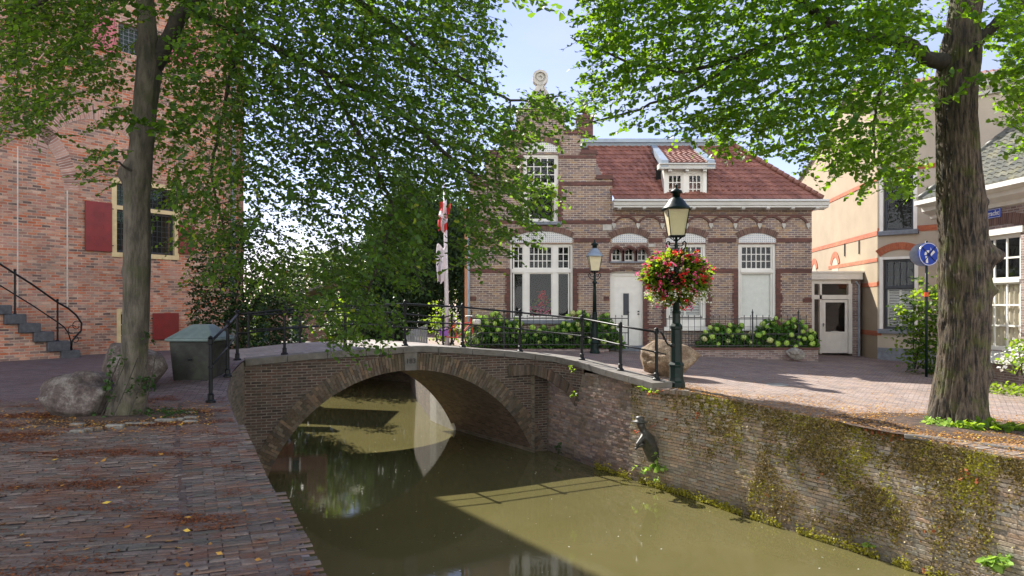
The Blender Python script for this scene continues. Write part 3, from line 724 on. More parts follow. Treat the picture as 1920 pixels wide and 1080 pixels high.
M['kerb_brick'] = m_plain('worn kerb brick', (.075,.055,.052), .8, .35, scale=6, bump=.5, dirt=(.11,.04,.02), dirt_amt=.5)
M['clinker'] = m_attr('clinker paver', rough=.62, moss=[((.11,.036,.016), 1.5, .50, .62, .65), ((.045,.045,.033), 3.5, .52, .7, .5)], bump=.55, scale=40)
struct(mb.build('quay_paving_bricks', M['clinker']))
mb = MB(); pts = []
E = resample([(p[0]-.84, p[1], .0) for p in EDGE_L[1:8]], .3)
E = [p for p in E if 2.6 < p[1] < 12.4]
ribbon(mb, E, -.035, .03, -.05, .014, .21); struct(mb.build('kerb_strip', M['kerb_brick'], bevel=.008))
# ------------------------------------------------------------------ building parts
def window(th, fr, r, sashes, fm, fw=.07, y=.07, d=.07, mun=.028, back='dark_room', curtain=None, glass='glass', name='window', label=None, yb=.55):
    x0, x1, z0, z1 = r
    mb = MB(fr)
    mb.box(x0, x0+fw, y, y+d+.03, z0, z1); mb.box(x1-fw, x1, y, y+d+.03, z0, z1)
    mb.box(x0+fw, x1-fw, y+.002, y+d+.03, z0, z0+fw); mb.box(x0+fw, x1-fw, y+.002, y+d+.03, z1-fw, z1)
    gp = MB(fr)
    for (a, b, c, e, nc, nr) in sashes:
        sw = .045
        mb.box(a-.001, a+sw, y+.02, y+d, c, e); mb.box(b-sw, b+.001, y+.02, y+d, c, e)
        mb.box(a+sw, b-sw, y+.022, y+d, c, c+sw); mb.box(a+sw, b-sw, y+.022, y+d, e-sw, e)
        for i in range(1, nc): xx = a+sw+(b-a-2*sw)*i/nc; mb.box(xx-mun/2, xx+mun/2, y+.026, y+d-.005, c+sw, e-sw)
        for j in range(1, nr): zz = c+sw+(e-c-2*sw)*j/nr; mb.box(a+sw, b-sw, y+.029, y+d-.007, zz-mun/2, zz+mun/2)
        gp.add([(a+sw*.5,y+.045,c+sw*.5),(b-sw*.5,y+.045,c+sw*.5),(b-sw*.5,y+.045,e-sw*.5),(a+sw*.5,y+.045,e-sw*.5)], [(0,1,2,3)])
    done_ = set()
    for (a, b, c, e, nc, nr) in sashes:
        for (a2, b2, c2, e2, _, _) in sashes:
            if abs(a-a2) < .05 and 0 < c2-e < .3 and round(e,3) not in done_: done_.add(round(e,3)); mb.box(x0+fw, x1-fw, y-.03, y+d+.02, e, c2)
    xs = sorted({s[:2] for s in sashes})
    for s, t in zip(xs, xs[1:]):
        if t[0]-s[1] > .01: mb.box(s[1], t[0], y-.02, y+d+.025, z0+fw, z1-fw)
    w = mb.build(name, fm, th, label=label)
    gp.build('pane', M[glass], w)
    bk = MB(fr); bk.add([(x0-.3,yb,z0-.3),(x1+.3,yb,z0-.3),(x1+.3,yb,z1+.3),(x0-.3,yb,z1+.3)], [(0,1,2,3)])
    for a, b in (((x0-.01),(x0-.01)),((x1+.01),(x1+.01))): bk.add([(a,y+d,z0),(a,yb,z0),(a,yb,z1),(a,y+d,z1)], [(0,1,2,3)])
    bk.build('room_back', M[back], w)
    if curtain:
        for (a, b, c, e, kind) in curtain:
            cm = MB(fr); yy = y+.12
            if kind == 'drape':
                n = int((b-a)/.035); prev = None
                for i in range(n+1):
                    xx = a+(b-a)*i/n; q = (xx, yy+.02*math.sin(i*1.25)+.008*math.sin(i*.7))
                    if prev: cm.add([(prev[0],prev[1],c),(q[0],q[1],c),(q[0],q[1],e),(prev[0],prev[1],e)], [(0,1,2,3)])
                    prev = q
                cm.build('curtain', M['curtain'], w, smooth=True)
            elif kind == 'slats':
                n = int((e-c)/.055)
                for i in range(n): zz = c+(e-c)*i/n; cm.add([(a,yy,zz),(b,yy,zz),(b,yy+.035,zz+.03),(a,yy+.035,zz+.03)], [(0,1,2,3)])
                xm = (a+b)/2; cm.box(xm-.035, xm+.035, yy-.02, yy+.04, c, e); cm.box(a, a+.05, yy-.02, yy+.04, c, e); cm.box(b-.05, b, yy-.02, yy+.04, c, e)
                cm.build('shutter_blind', M['blind'], w)
            elif kind == 'sheer':
                cm.add([(a,yy,c),(b,yy,c),(b,yy,e),(a,yy,e)], [(0,1,2,3)]); cm.build('blind', M['blind'], w)
    return w
def seg(x0, x1, zs, rise):                       # circle through the springers (x0,zs),(x1,zs) with the given rise
    h = (x1-x0)/2; r = (h*h+rise*rise)/(2*rise); return (x0+x1)/2, zs+rise-r, r, math.asin(h/r)
def seg_arch(th, fr, x0, x1, zs, rise, thick, proud, mat, name='brick_arch', tymp=None, depth=.02, uvs=1):
    cx, cz, r, a = seg(x0, x1, zs, rise)
    mb = MB(fr); mb.arc(cx, cz, r, r+thick, R(90)+a, R(90)-a, -proud, depth, 18); mb.build(name, mat, th)
    if tymp:
        zb, tm = tymp; mb = MB(fr)
        poly = [(x0, zb), (x1, zb)] + [(cx+r*math.sin(a*(1-2*i/12)), cz+r*math.cos(a*(1-2*i/12))) for i in range(13)]
        mb.prism(poly[::-1], -.008, .01); mb.build('tympanum', tm, th)
def tileroof(mb, fr, p00, p10, p11, p01, tw=.22, th=.26, lift=.03, wave=.03, clip=None):
    # real stepped and waved tiles over the quad (p00 left eave, p10 right eave, p11 right top, p01 left top) in frame coordinates
    A, B, C, E = Vector(p00), Vector(p10), Vector(p11), Vector(p01)
    Hh = ((E-A).length+(C-B).length)/2; nr = max(1, round(Hh/th)); nrm = (B-A).cross(E-A).normalized()
    for r in range(nr):
        l0, l1 = A.lerp(E, r/nr), A.lerp(E, (r+1.06)/nr if r < nr-1 else 1); q0, q1 = B.lerp(C, r/nr), B.lerp(C, (r+1.06)/nr if r < nr-1 else 1)
        wid = (q0-l0).length; nc = max(1, round(wid/tw)); sub = 4; vs = []; uv = []; fs = []
        for i in range(nc*sub+1):
            t = i/(nc*sub); ph = (i % sub)/sub; hgt = wave*(math.sin(ph*2*math.pi)*.5+.5)
            b = l0.lerp(q0, t)+nrm*(lift+hgt); u = l1.lerp(q1, t)+nrm*(hgt+.002); f = l0.lerp(q0, t)+nrm*(hgt*.2)
            vs += [tuple(f), tuple(b), tuple(u)]; 
        for i in range(nc*sub):
            o = i*3; u0, u1 = (A.x*0+i/sub*tw), ((i+1)/sub*tw)
            fs += [(o, o+3, o+4, o+1), (o+1, o+4, o+5, o+2)]
            uv += [[(u0+.001, r*th+.01),(u1-.001, r*th+.01),(u1-.001, r*th+.02),(u0+.001, r*th+.02)], [(u0+.001, r*th+.01),(u1-.001, r*th+.01),(u1-.001, (r+1)*th-.01),(u0+.001, (r+1)*th-.01)]]
        mb.add(vs, fs, uv)

# ------------------------------------------------------------------ the brick house with the stepped gable
HF = Frame(0, 25.5, 0)
def hx(p): return (p-960)*25.5/FPX
def hz(p): return CZ-(p-HY)*25.5/FPX
def hr(a, t, b, u): return (hx(a), hx(b), hz(u), hz(t))
house = thing('brick_house', 'purple brown brick house with stepped gable and red tiled roof behind the bridge', 'house', (4.5, 27, 0))
H_up = hr(981, 289, 1047, 416); H_big = hr(956, 457, 1074, 600); H_door = hr(1144, 510, 1206, 655)
H_w2 = hr(1249, 457, 1324, 613); H_w3 = hr(1384, 457, 1455, 613)
Harch = [hr(1146, 464, 1167, 490), hr(1170, 464, 1191, 490), hr(1194, 464, 1215, 490)]
rects = [(hx(880), hx(1522), -1.0, hz(384)), (hx(880), hx(1148), hz(384), hz(336)), (hx(909), hx(1118), hz(336), hz(289)), (hx(938), hx(1089), hz(289), hz(251)), (hx(968), hx(1059), hz(251), hz(202)), (hx(1148), hx(1521), hz(384), hz(378))]
mb = MB(HF); mb.wall(rects, [H_up, H_big, H_door, H_w2, H_w3]+Harch, 0, .3)
wall = mb.build('wall', M['brick_house'], house)
mb = MB(HF)                                     # side and back walls
mb.add([(hx(880),0.001,-1),(hx(880)-.42,9,-1),(hx(880)-.42,9,hz(336)),(hx(880),.001,hz(336))], [(0,1,2,3)])
mb.build('side_wall', M['render_orange'], house)
mb = MB(HF); mb.add([(hx(1522),.3,-1),(hx(1522),8,-1),(hx(1522),8,hz(384)),(hx(1522),.3,hz(384))], [(0,1,2,3)]); mb.build('side_wall', M['brick_house'], house)
mb = MB(HF)
for (x0, x1, zt) in ((880, 909, 336), (909, 938, 289), (938, 968, 251), (1118, 1149, 336), (1089, 1119, 289), (1059, 1090, 251)):
    mb = MB(HF); mb.box(hx(x0)-.03, hx(x1)+.03, -.06, .36, hz(zt), hz(zt-4)); 
    mb.box(hx(x0)+.0, hx(x1)-.0, -.03, .33, hz(zt-4), hz(zt-8))
    mb.build('gable_capping', M['brick_dark'], house)
mb = MB(HF)
B = .022
def band(x0, x1, y0, y1, skip=()):
    segs = [(hx(x0), hx(x1))]
    for (a, b) in skip: segs = [q for s in segs for q in ((s[0], min(s[1], hx(a))), (max(s[0], hx(b)), s[1])) if q[1]-q[0] > .02]
    for a, b in segs: q = MB(HF); q.box(a, b, -B, .03, hz(y1), hz(y0)); q.build('brick_band', M['brick_dark'], house)
band(885, 1118, 291, 297, [(981,1047)]); band(880, 1148, 341, 348, [(981,1047)]); band(880, 1148, 413, 420, [(978,1050)])
band(880, 1522, 446, 454, [(950,1076),(1144,1216),(1242,1328),(1380,1456)])
band(880, 1522, 504, 512, [(956,1075),(1143,1209),(1249,1326),(1383,1456)])
band(1206, 1522, 609, 616, [(1249,1326),(1383,1456)])
band(1216, 1522, 560, 567, [(1232,1505)])
band(1148, 1521, 402, 405)
for (a, b, t, u) in ((950,957,505,600),(1074,1082,505,600),(1046,1053,348,414),(1242,1249,505,612),(1324,1331,505,612),(1376,1384,505,612),(1455,1463,505,612),(1206,1214,505,650)):
    mb = MB(HF); mb.box(hx(a), hx(b), -B+.002, .03, hz(u), hz(t))
    for k in range(int((u-t)/4)):                # toothed quoins
        if k % 2: mb.box(hx(a if a not in (1074,1046,1324,1455,1206) else b)-(.05 if a not in (1074,1046,1324,1455,1206) else 0), hx(a if a not in (1074,1046,1324,1455,1206) else b)+(.05 if a in (1074,1046,1324,1455,1206) else 0), -B+.004, .03, hz(t+4*k+4), hz(t+4*k))
    mb.build('toothed_quoin', M['brick_dark'], house)
for (a, b, t, u) in ((882,893,556,564),(1132,1142,556,564),(946,957,553,566),(1074,1084,553,566),(1238,1249,553,566),(1324,1335,553,566),(1373,1384,553,566),(1455,1467,553,566),(1508,1521,557,563)): mb = MB(HF); mb.box(hx(a), hx(b), -B-.003, .03, hz(u), hz(t)); mb.build('brick_block', M['brick_dark'], house)
# arches and tiled tympana
seg_arch(house, HF, hx(980), hx(1048), hz(277), .21, .19, .04, M['brick_soldier'], tymp=(hz(285), M['deco']))
seg_arch(house, HF, hx(957), hx(1073), hz(446), .24, .20, .04, M['brick_soldier'], tymp=(hz(455), M['deco']))
seg_arch(house, HF, hx(1147), hx(1213), hz(448), .20, .22, .04, M['brick_soldier'], tymp=(hz(455), M['deco']))
seg_arch(house, HF, hx(1249), hx(1323), hz(447), .19, .22, .04, M['brick_soldier'], tymp=(hz(455), M['deco']))
seg_arch(house, HF, hx(1385), hx(1454), hz(447), .19, .22, .04, M['brick_soldier'], tymp=(hz(455), M['deco']))
seg_arch(house, HF, hx(1144), hx(1207), hz(512), .13, .09, .04, M['brick_soldier'])
for a in (1146, 1170, 1194):                    # three small round arches above the door
    mb = MB(HF); cx = hx(a+10.5); mb.arc(cx, hz(475), .2, .27, R(180), 0, -.05, .12, 12); mb.arc(cx, hz(475), .15, .2, R(180), 0, -.0, .10, 12); mb.box(cx-.27, cx-.2, -.05, .12, hz(490), hz(475)); mb.box(cx+.2, cx+.27, -.05, .12, hz(490), hz(475)); mb.build('small_arch', M['brick_dark'], house)
    mb = MB(HF); r = .2; mb.prism([(cx-.2,hz(464)),(cx-.2,hz(475))]+[(cx-.2*math.cos(R(18*i)),hz(475)+.2*math.sin(R(18*i))) for i in range(11)]+[(cx+.2,hz(464))], -.0, .1) 
    r0 = (hx(a), hx(a+21), hz(490), hz(464)); window(house, HF, r0, [(r0[0]+.03, r0[1]-.03, r0[2]+.02, r0[3]-.02, 2, 2)], M['white_paint'], fw=.03, y=.16)
mb = MB(HF); mb.box(hx(1144), hx(1217), -.07, .1, hz(493), hz(490)); mb.build('ledge', M['stone_sill'], house)
mb = MB(HF)
for k in range(9): cx = hx(1196)+.86*(k-1); 
for k in range(-1, 8):
    xl = hx(1196)+.859*k; xr = xl+.859
    if xl < hx(1148)-.3: continue
    cx, cz, r, a = seg(xl+.05, xr-.05, hz(421), .25)
    if xr < hx(1524): mb.arc(cx, cz, r, r+.075, R(90)+a, R(90)-a, -.05, .03, 12)
mb.build('frieze_arches', M['brick_dark'], house)
for k in range(-1, 8):
    x = hx(1196)+.859*k
    if hx(1148) < x < hx(1522):
        mb = MB(HF); mb.prism([(x-.07,hz(419)),(x+.07,hz(419)),(x+.06,hz(424)),(x,hz(430)),(x-.06,hz(424))][::-1], -.075, .03); mb.build('corbel', M['stone_pale'], house, bevel=.01)
mb = MB(HF); mb.box(hx(1130), hx(1147), -.03, .03, hz(432), hz(421)); mb.build('stone_block', M['stone_pale'], house); mb = MB(HF); mb.box(hx(1216), hx(1229), -.03, .03, hz(463), hz(457)); mb.build('stone_block', M['stone_pale'], house)
# sills
for (a, b, t, u) in ((975,1053,416,422),(950,1080,600,607),(1243,1330,613,620),(1378,1460,613,620)):
    mb = MB(HF); mb.box(hx(a), hx(b), -.12, .07, hz(u), hz(t)); mb.build('sill', M['stone_sill'] if a < 1000 else M['white_paint'], house, bevel=.01)
# windows
wp = M['white_paint']
r = H_up; xm = [hx(986), hx(1042)]
window(house, HF, r, [(xm[0],xm[1],hz(344),hz(294),4,3),(xm[0],xm[1],hz(412),hz(350),1,1)], wp, fw=.09, curtain=[(hx(986),hx(994),hz(411),hz(350),'drape'),(hx(1036),hx(1042),hz(411),hz(350),'drape')])
r = H_big; S3 = [(hx(961),hx(981)),(hx(990),hx(1035)),(hx(1044),hx(1069))]; S3 = [(hx(962),hx(982)),(hx(991),hx(1036)),(hx(1045),hx(1068))]
sh = []
for (a, b), nc in zip(S3, (2,5,2)): sh += [(a,b,hz(504),hz(461),nc,3),(a,b,hz(595),hz(511),1,1)]
bigw = window(house, HF, r, sh, wp, fw=.08, d=.08, label='wide three part window with a flowering plant behind its glass')
r = H_w2
window(house, HF, r, [(hx(1255),hx(1318),hz(500),hz(461),6,3),(hx(1255),hx(1318),hz(594),hz(506),1,1)], wp, fw=.10, curtain=[(hx(1256),hx(1317),hz(594),hz(508),'slats')])
r = H_w3
window(house, HF, r, [(hx(1390),hx(1449),hz(505),hz(461),6,3),(hx(1390),hx(1449),hz(595),hz(511),1,1)], wp, fw=.10, curtain=[(hx(1391),hx(1448),hz(595),hz(512),'sheer')])
mb = MB(HF)
for a, b in ((1250,1323),(1386,1453)): mb = MB(HF); mb.box(hx(a)+.02, hx(b)-.02, .02, .08, hz(612), hz(596)); mb.build('window_apron', wp, house)
# door
mb = MB(HF); x0, x1, z0, z1 = H_door; mb.box(x0, x0+.09, .1, .2, z0, z1); mb.box(x1-.09, x1, .1, .2, z0, z1); mb.box(x0+.09, x1-.09, .102, .2, z1-.07, z1); mb.box(x0+.09, x1-.09, .1, .2, hz(517), hz(514))
for k in range(1, 6): xx = x0+.09+(x1-x0-.18)*k/6; mb.box(xx-.015, xx+.015, .12, .18, hz(514), hz(511))
mb.build('door_frame', wp, house)
mb = MB(HF); a, b = x0+.09, x1-.09; dz0 = hz(648); mb.box(a, b, .14, .19, dz0, hz(517))
def panel(mb, x0, x1, z0, z1, y=.14):
    w = .018
    mb.box(x0, x1, y-.012, y+.01, z0, z0+w); mb.box(x0, x1, y-.012, y+.01, z1-w, z1); mb.box(x0, x0+w, y-.012, y+.01, z0+w, z1-w); mb.box(x1-w, x1, y-.012, y+.01, z0+w, z1-w)
w = b-a
panel(mb, a+.06, a+w*.47, hz(539), hz(525)); panel(mb, a+w*.53, b-.06, hz(539), hz(525)); panel(mb, a+.06, a+w*.3, hz(640), hz(548)); panel(mb, b-w*.3, b-.06, hz(594), hz(548))
panel(mb, a+w*.36, b-w*.36, hz(593), hz(547)); panel(mb, a+w*.36, b-.06, hz(640), hz(600))
door = mb.build('door', M['white_paint'], house)
mb = MB(HF); mb.box(a+w*.4, b-w*.4, .128, .15, hz(591), hz(550)); mb.build('door_glass', M['blackpaint'], door)
mb = MB(HF); mb.lathe([(.03,0),(.035,.02),(.02,.04)], (b-.06,.11,hz(590)), 10); mb.lathe([(.03,0),(.035,.02),(.02,.04)], (b-.06,.11,hz(585)), 10); mb.build('door_knob', M['iron'], door)
mb = MB(HF); mb.box(x0-.05, x1+.05, -.28, .1, hz(655)-.6, hz(651)); mb.box(x0, x1, -.1, .1, hz(651), hz(648)); mb.build('doorstep', M['stone_sill'], house)
# gutter with brackets
mb = MB(HF); mb.prism([(0,0)], 0, 0) if 0 else None
def prof_bar(mb, prof, x0, x1):                 # prof in (y,z), swept along x
    n = len(prof); vs = [(x0,y,z) for y,z in prof]+[(x1,y,z) for y,z in prof]
    mb.add(vs, [tuple(range(n-1,-1,-1)), tuple(range(n,2*n))]+[(i,(i+1)%n,n+(i+1)%n,n+i) for i in range(n)])
z = hz(377)
prof_bar(mb, [(.0,z-.32),(.0,z),(-.48,z),(-.50,z-.06),(-.44,z-.08),(-.42,z-.2),(-.38,z-.22),(-.38,z-.27),(-.05,z-.30)], hx(1148), hx(1545))
mb.build('gutter', M['white_wood'], house)
for k in range(9):
    x = hx(1159)+.865*k
    mb = MB(HF); prof_bar(mb, [(.0,z-.34),(-.34,z-.34),(-.38,z-.30),(-.38,z-.265),(.0,z-.29)], x-.06, x+.06); mb.build('gutter_bracket', M['white_wood'], house)
# red tiled main roof, flat zinc top
RZ = hz(377)+.02; ey = -.30; ry = 1.85; rz = CZ+(HY-270)*(25.5+ry)/FPX
xr1 = (1368-960)/FPX*(25.5+ry); xr0 = hx(1149)+.0
mb = MB(HF)
eL, eR = Vector((hx(1120),ey,RZ)), Vector((hx(1535),ey,RZ)); tL, tR = Vector((hx(1090)-.1,ry,rz)), Vector((xr1,ry,rz))
tileroof(mb, HF, (hx(1149),ey,RZ), eR, tR, ((1089-960)/FPX*(25.5+ry)+.2,ry,rz))
mb.build('roof', M['tile_red'], house)
mb = MB(HF); tileroof(mb, HF, eR, (hx(1535)+.15,8,RZ), (xr1+.15,6,rz), tR, wave=.03); mb.build('hip_roof', M['tile_red'], house)
mb = MB(HF); 
for k in range(17):
    p, q = eR.lerp(tR, k/17), eR.lerp(tR, (k+1.08)/17); mb.tube([tuple(p+Vector((0,0,.05))), tuple(q+Vector((0,0,.05)))], [.115,.09], 8)
mb.build('hip_tiles', M['tile_red'], house, smooth=True)
xl = (1090-960)/FPX*(25.5+ry)
mb = MB(HF); prof_bar(mb, [(ry-.12,rz-.16),(ry-.16,rz+.0),(ry-.22,rz+.02),(ry-.22,rz+.16),(ry+.0,rz+.18),(8,rz+.18),(8,rz-.16)], xl, xr1+.1); mb.build('zinc_ridge', M['zinc'], house)
# gable roof behind the steps
mb = MB(HF)
for sgn in (-1, 1):
    cx = hx(1013.5); e = cx+sgn*(hx(1148)-cx)*(.97)
    q = [(e,.32,hz(384)),(cx,.32,hz(196)),(cx,8,hz(196)),(e,8,hz(384))]
    mb.add(q, [(0,1,2,3) if sgn > 0 else (3,2,1,0)])
mb.build('gable_roof', M['tile_red'], house)
# dormer
dy = -.12; DF = Frame(0, 25.5+dy, 0); k = (25.5+dy)/FPX
def dx(p): return (p-960)*k
def dz(p): return CZ-(p-HY)*k
mb = MB(DF); mb.box(dx(1245), dx(1251), 0, 1.2, dz(377), dz(318)); mb.box(dx(1318), dx(1325), 0, 1.2, dz(377), dz(318)); mb.box(dx(1251), dx(1318), .003, .2, dz(377), dz(371)); mb.box(dx(1251), dx(1318), .003, .2, dz(325), dz(318)); mb.box(dx(1281), dx(1289), .004, .2, dz(371), dz(325)); mb.build('dormer_box', M['white_paint'], house)
for a, b in ((1251,1281),(1289,1318)):
    r = (dx(a), dx(b), dz(371), dz(325)); window(house, DF, r, [(r[0]+.03, r[1]-.03, r[2]+.03, r[3]-.03, 3, 3)], wp, fw=.035, y=.03, yb=.5)
mb = MB(DF); prof_bar(mb, [(.1,dz(318)),(-.28,dz(319)),(-.30,dz(313)),(-.36,dz(311)),(-.36,dz(309)),(.1,dz(309))], dx(1233), dx(1337)); mb.build('dormer_gutter', M['white_wood'], house)
for p in (1254, 1286, 1319): mb = MB(DF); mb.box(dx(p)-.06, dx(p)+.06, -.22, .0, dz(323), dz(319)); mb.build('gutter_bracket', M['white_wood'], house)
ty = 1.95; tz = CZ+(HY-272)*(25.5+ry)/FPX
A0, A1 = (dx(1250),-.3,dz(308)), (dx(1322),-.3,dz(308)); T0, T1 = ((1229-960)/FPX*(25.5+ry),ty,tz-.05), ((1290-960)/FPX*(25.5+ry),ty,tz-.05)
mb = MB(DF); tileroof(mb, DF, A0, A1, T1, T0, tw=.2, th=.2); mb.build('dormer_roof', M['tile_orange'], house)
for (a, t, o) in ((A0, T0, -1), (A1, T1, 1)):
    a = Vector(a); t = Vector(t); mb = MB(DF); w = Vector((o*.26,0,0))
    for (p0, p1, lz) in ((a, t, .09),):
        vs = [tuple(a), tuple(a+w), tuple(t+w*.8), tuple(t)]; vs2 = [(x,y,z+lz) for x,y,z in vs]; lo = [tuple(Vector(p)-Vector((0,0,.14))) for p in vs]
        mb.add(lo+vs2, [(0,1,2,3),(7,6,5,4),(0,4,5,1),(1,5,6,2),(2,6,7,3),(3,7,4,0)])
    mb.build('verge_board', M['zinc'], house)
    mb = MB(DF); e = a+w*.3; mb.add([(e.x,0,dz(377)),(e.x,0,dz(309)),((t+w*.5).x,ty,t.z-.05)], [(0,1,2) if o > 0 else (2,1,0)]); mb.build('dormer_cheek', M['zinc'], house)
# stone ornament on the gable
mb = MB(HF); cx = hx(1013); 
for s in (-1, 1): mb.prism([(cx+s*.48,hz(202)),(cx+s*.62,hz(202)),(cx+s*.09,hz(158)),(cx,hz(158)),(cx,hz(168))][::s], -.06, .22)
mb.prism([(cx-.44,hz(202)),(cx+.44,hz(202)),(cx,hz(171))][::-1], .05, .2); mb.box(cx-.66, cx+.66, -.09, .26, hz(205), hz(202)); mb.box(cx-.10, cx+.10, -.04, .2, hz(166), hz(157))
orn = mb.build('gable_ornament', M['stone_pale'], house, bevel=.012)
mb = MB(HF); mb.arc(cx, hz(146), .19, .275, 0, 2*math.pi, -.08, .24, 28); mb.arc(cx, hz(146), 0.001, .19, 0, 2*math.pi, -.0, .2, 24); mb.arc(cx, hz(146), .07, .115, 0, 2*math.pi, -.05, .1, 20); mb.build('stone_disc', M['stone_pale'], orn)
# chimney
CF = Frame(0, 28.2, 0); k2 = 28.2/FPX; cxx = lambda p: (p-960)*k2; czz = lambda p: CZ-(p-HY)*k2
mb = MB(CF); mb.box(cxx(1084), cxx(1112), 0, .8, czz(300), czz(222)); mb.box(cxx(1082), cxx(1114), -.05, .85, czz(222), czz(215)); ch = mb.build('chimney', M['brick_dark'], house)
mb = MB(CF); mb.lathe([(.13,0),(.11,.14),(.16,.16),(.16,.2),(.10,.22),(.10,.30),(.15,.33),(.02,.42)], (cxx(1100),.4,czz(214)), 14); mb.build('chimney_pot', M['tile_orange'], ch, smooth=True)
mb = MB(CF); mb.lathe([(.07,0),(.07,.5)], (cxx(1098),.6,czz(214)), 10); mb.box(cxx(1098)-.14, cxx(1098)+.14, .46, .74, czz(192), czz(180)); mb.build('chimney_cowl', M['blackpaint'], ch)
mb = MB(HF); mb.tube([(hx(879),-.1,-.1),(hx(879),-.1,hz(440)),(hx(876),-.05,hz(434))], .045, 8); mb.build('drainpipe', M['zinc'], house)
mb = MB(HF); mb.box(hx(867), hx(884), 1.2, 1.7, -.5, hz(392)); mb.prism([(hx(866),hz(392)),(hx(885),hz(392)),(hx(880),hz(384)),(hx(868),hz(384))][::-1], 1.15, 1.75); mb.build('buttress', M['render_orange'], house)
# flowering plant behind the large window
def petals(name, pts, size, mat, parent=None, flat=.5, seed=0, squash=1.0):
    pts = np.asarray(pts, dtype=np.float64); n = len(pts); rg = np.random.default_rng(seed)
    a = rg.normal(size=(n,3)); a /= np.linalg.norm(a,axis=1)[:,None]; b = rg.normal(size=(n,3)); b -= (b*a).sum(1)[:,None]*a; b /= np.linalg.norm(b,axis=1)[:,None]
    s = size*(.7+.6*rg.random(n))[:,None]; v = np.stack([pts-a*s, pts-b*s*flat, pts+a*s, pts+b*s*flat], 1).reshape(-1,3)
    return quads(name, v, mat, parent)
def quads(name, v, mat, parent, per=4, faces=None):
    off = np.zeros(3); p = parent
    while p is not None: off += np.array(p.location); p = p.parent
    v = (v-off).astype(np.float32); me = bpy.data.meshes.new(name)
    nV = len(v); me.vertices.add(nV); me.vertices.foreach_set('co', v.ravel())
    if faces is None: faces = np.arange(nV).reshape(-1,4)
    nF = len(faces); me.loops.add(nF*4); me.loops.foreach_set('vertex_index', faces.ravel().astype(np.int32))
    me.polygons.add(nF); me.polygons.foreach_set('loop_start', np.arange(nF, dtype=np.int32)*4)
    try: me.polygons.foreach_set('loop_total', np.full(nF, 4, dtype=np.int32))
    except Exception: pass
    me.update(calc_edges=True); me.materials.append(mat)
    o = bpy.data.objects.new(name, me); COL.objects.link(o)
    if parent is not None: o.parent = parent
    return o
pl = thing('window_plant', 'pink and red flowering plants standing behind the wide ground floor window', 'plant', (hx(1014), 25.8, hz(600)))
rg = np.random.default_rng(4)
n = 260; P = np.stack([rg.uniform(hx(994),hx(1034),n), rg.uniform(25.72,25.9,n), rg.uniform(hz(600),hz(575),n)],1); petals('flowers', P, .035, M['fl_pink'], pl)
n = 120; P = np.stack([rg.normal(hx(1018),.1,n), rg.uniform(25.72,25.9,n), rg.uniform(hz(575),hz(545),n)],1); petals('flowers', P, .035, M['fl_red'], pl)
n = 200; P = np.stack([rg.uniform(hx(996),hx(1034),n), rg.uniform(25.74,25.95,n), rg.uniform(hz(598),hz(560),n)],1); petals('leaves', P, .05, M['leaf_bright'], pl)

# ------------------------------------------------------------------ glazed porch and ochre house
PF = Frame(0, 27.7, 0); k3 = 27.7/FPX; px_ = lambda p: (p-960)*k3; pz_ = lambda p: CZ-(p-HY)*k3
porch = thing('glazed_porch', 'low white glazed porch with flat roof between the brick house and the ochre house', 'porch', (px_(1566), 27.7, -.2))
mb = MB(PF); mb.box(hx(1522)+.01, px_(1615), -.12, 4, pz_(524), pz_(511)); mb.box(hx(1522)+.01, px_(1617), -.16, 4, pz_(512), pz_(509)-.0); mb.build('roof', M['white_paint'], porch)
mb = MB(PF); mb.box(px_(1598), px_(1613), -.02, .3, -.6, pz_(524)); mb.build('pier', M['brick_right'], porch)
mb = MB(PF); mb.tube([(px_(1609),-.07,-.3),(px_(1609),-.07,pz_(536)),(px_(1604),-.05,pz_(528))], .035, 8); mb.build('drainpipe', M['zinc'], porch)
mb = MB(PF)
for (a, b, c, e) in ((1522,1596,524,532),(1522,1527,532,663),(1591,1598,532,663),(1537,1541,532,663),(1527,1591,553,561)): mb.box(px_(a), px_(b), .0, .1+(c*.0001), pz_(e), pz_(c))
mb.build('frame', M['white_paint'], porch)
mb = MB(PF); mb.box(px_(1528), px_(1590), .05, .06, pz_(553), pz_(532)); mb.box(px_(1528), px_(1537), .05, .06, pz_(655), pz_(561)); mb.build('pane', M['glass'], porch)
mb = MB(PF); mb.add([(px_(1520),1.5,-.5),(px_(1640),1.5,-.5),(px_(1640),1.5,3),(px_(1520),1.5,3)], [(0,1,2,3)]); mb.build('room_back', M['dark_room'], porch)
mb = MB(PF); a, b = px_(1542), px_(1590)
mb.wall([(a,b,pz_(662),pz_(562))], [(a+.13,b-.1,pz_(622),pz_(567))], .03, .04); panel(mb, a+.12, b-.08, pz_(655), pz_(630), .03); cx, cz, r, an = seg(a+.1, b-.08, pz_(629), .14); mb.arc(cx, cz, r, r+.03, R(90)+an, R(90)-an, .01, .05, 12)
for i in range(1, 5): xx = a+.12+(b-a-.2)*i/5; mb.box(xx-.008, xx+.008, .022, .04, pz_(652), pz_(632))
dr = mb.build('door', M['white_paint'], porch); mb = MB(PF); mb.box(a+.12, b-.09, .045, .05, pz_(623), pz_(566)); mb.build('door_glass', M['glass'], dr)
mb = MB(PF); mb.box(a+.03, a+.05, -.03, .03, pz_(612), pz_(606)); mb.bar((a+.04,-.03,pz_(608)), (a+.12,-.03,pz_(608)), .015); mb.build('door_handle', M['metal_grey'], dr)
tan = thing('stucco_house', 'tall ochre stucco house with thin red brick bands and dark blue windows', 'house', (14, 28, -.2))
SX, SY = 13.3, 26.2
ux, uy = 1.2, 8.7; Ls = math.hypot(ux, uy)*1.5
sA = math.atan2(-uy, -ux); SF = Frame(SX+ux*1.5, SY+uy*1.5, sA)     # side wall, far end first
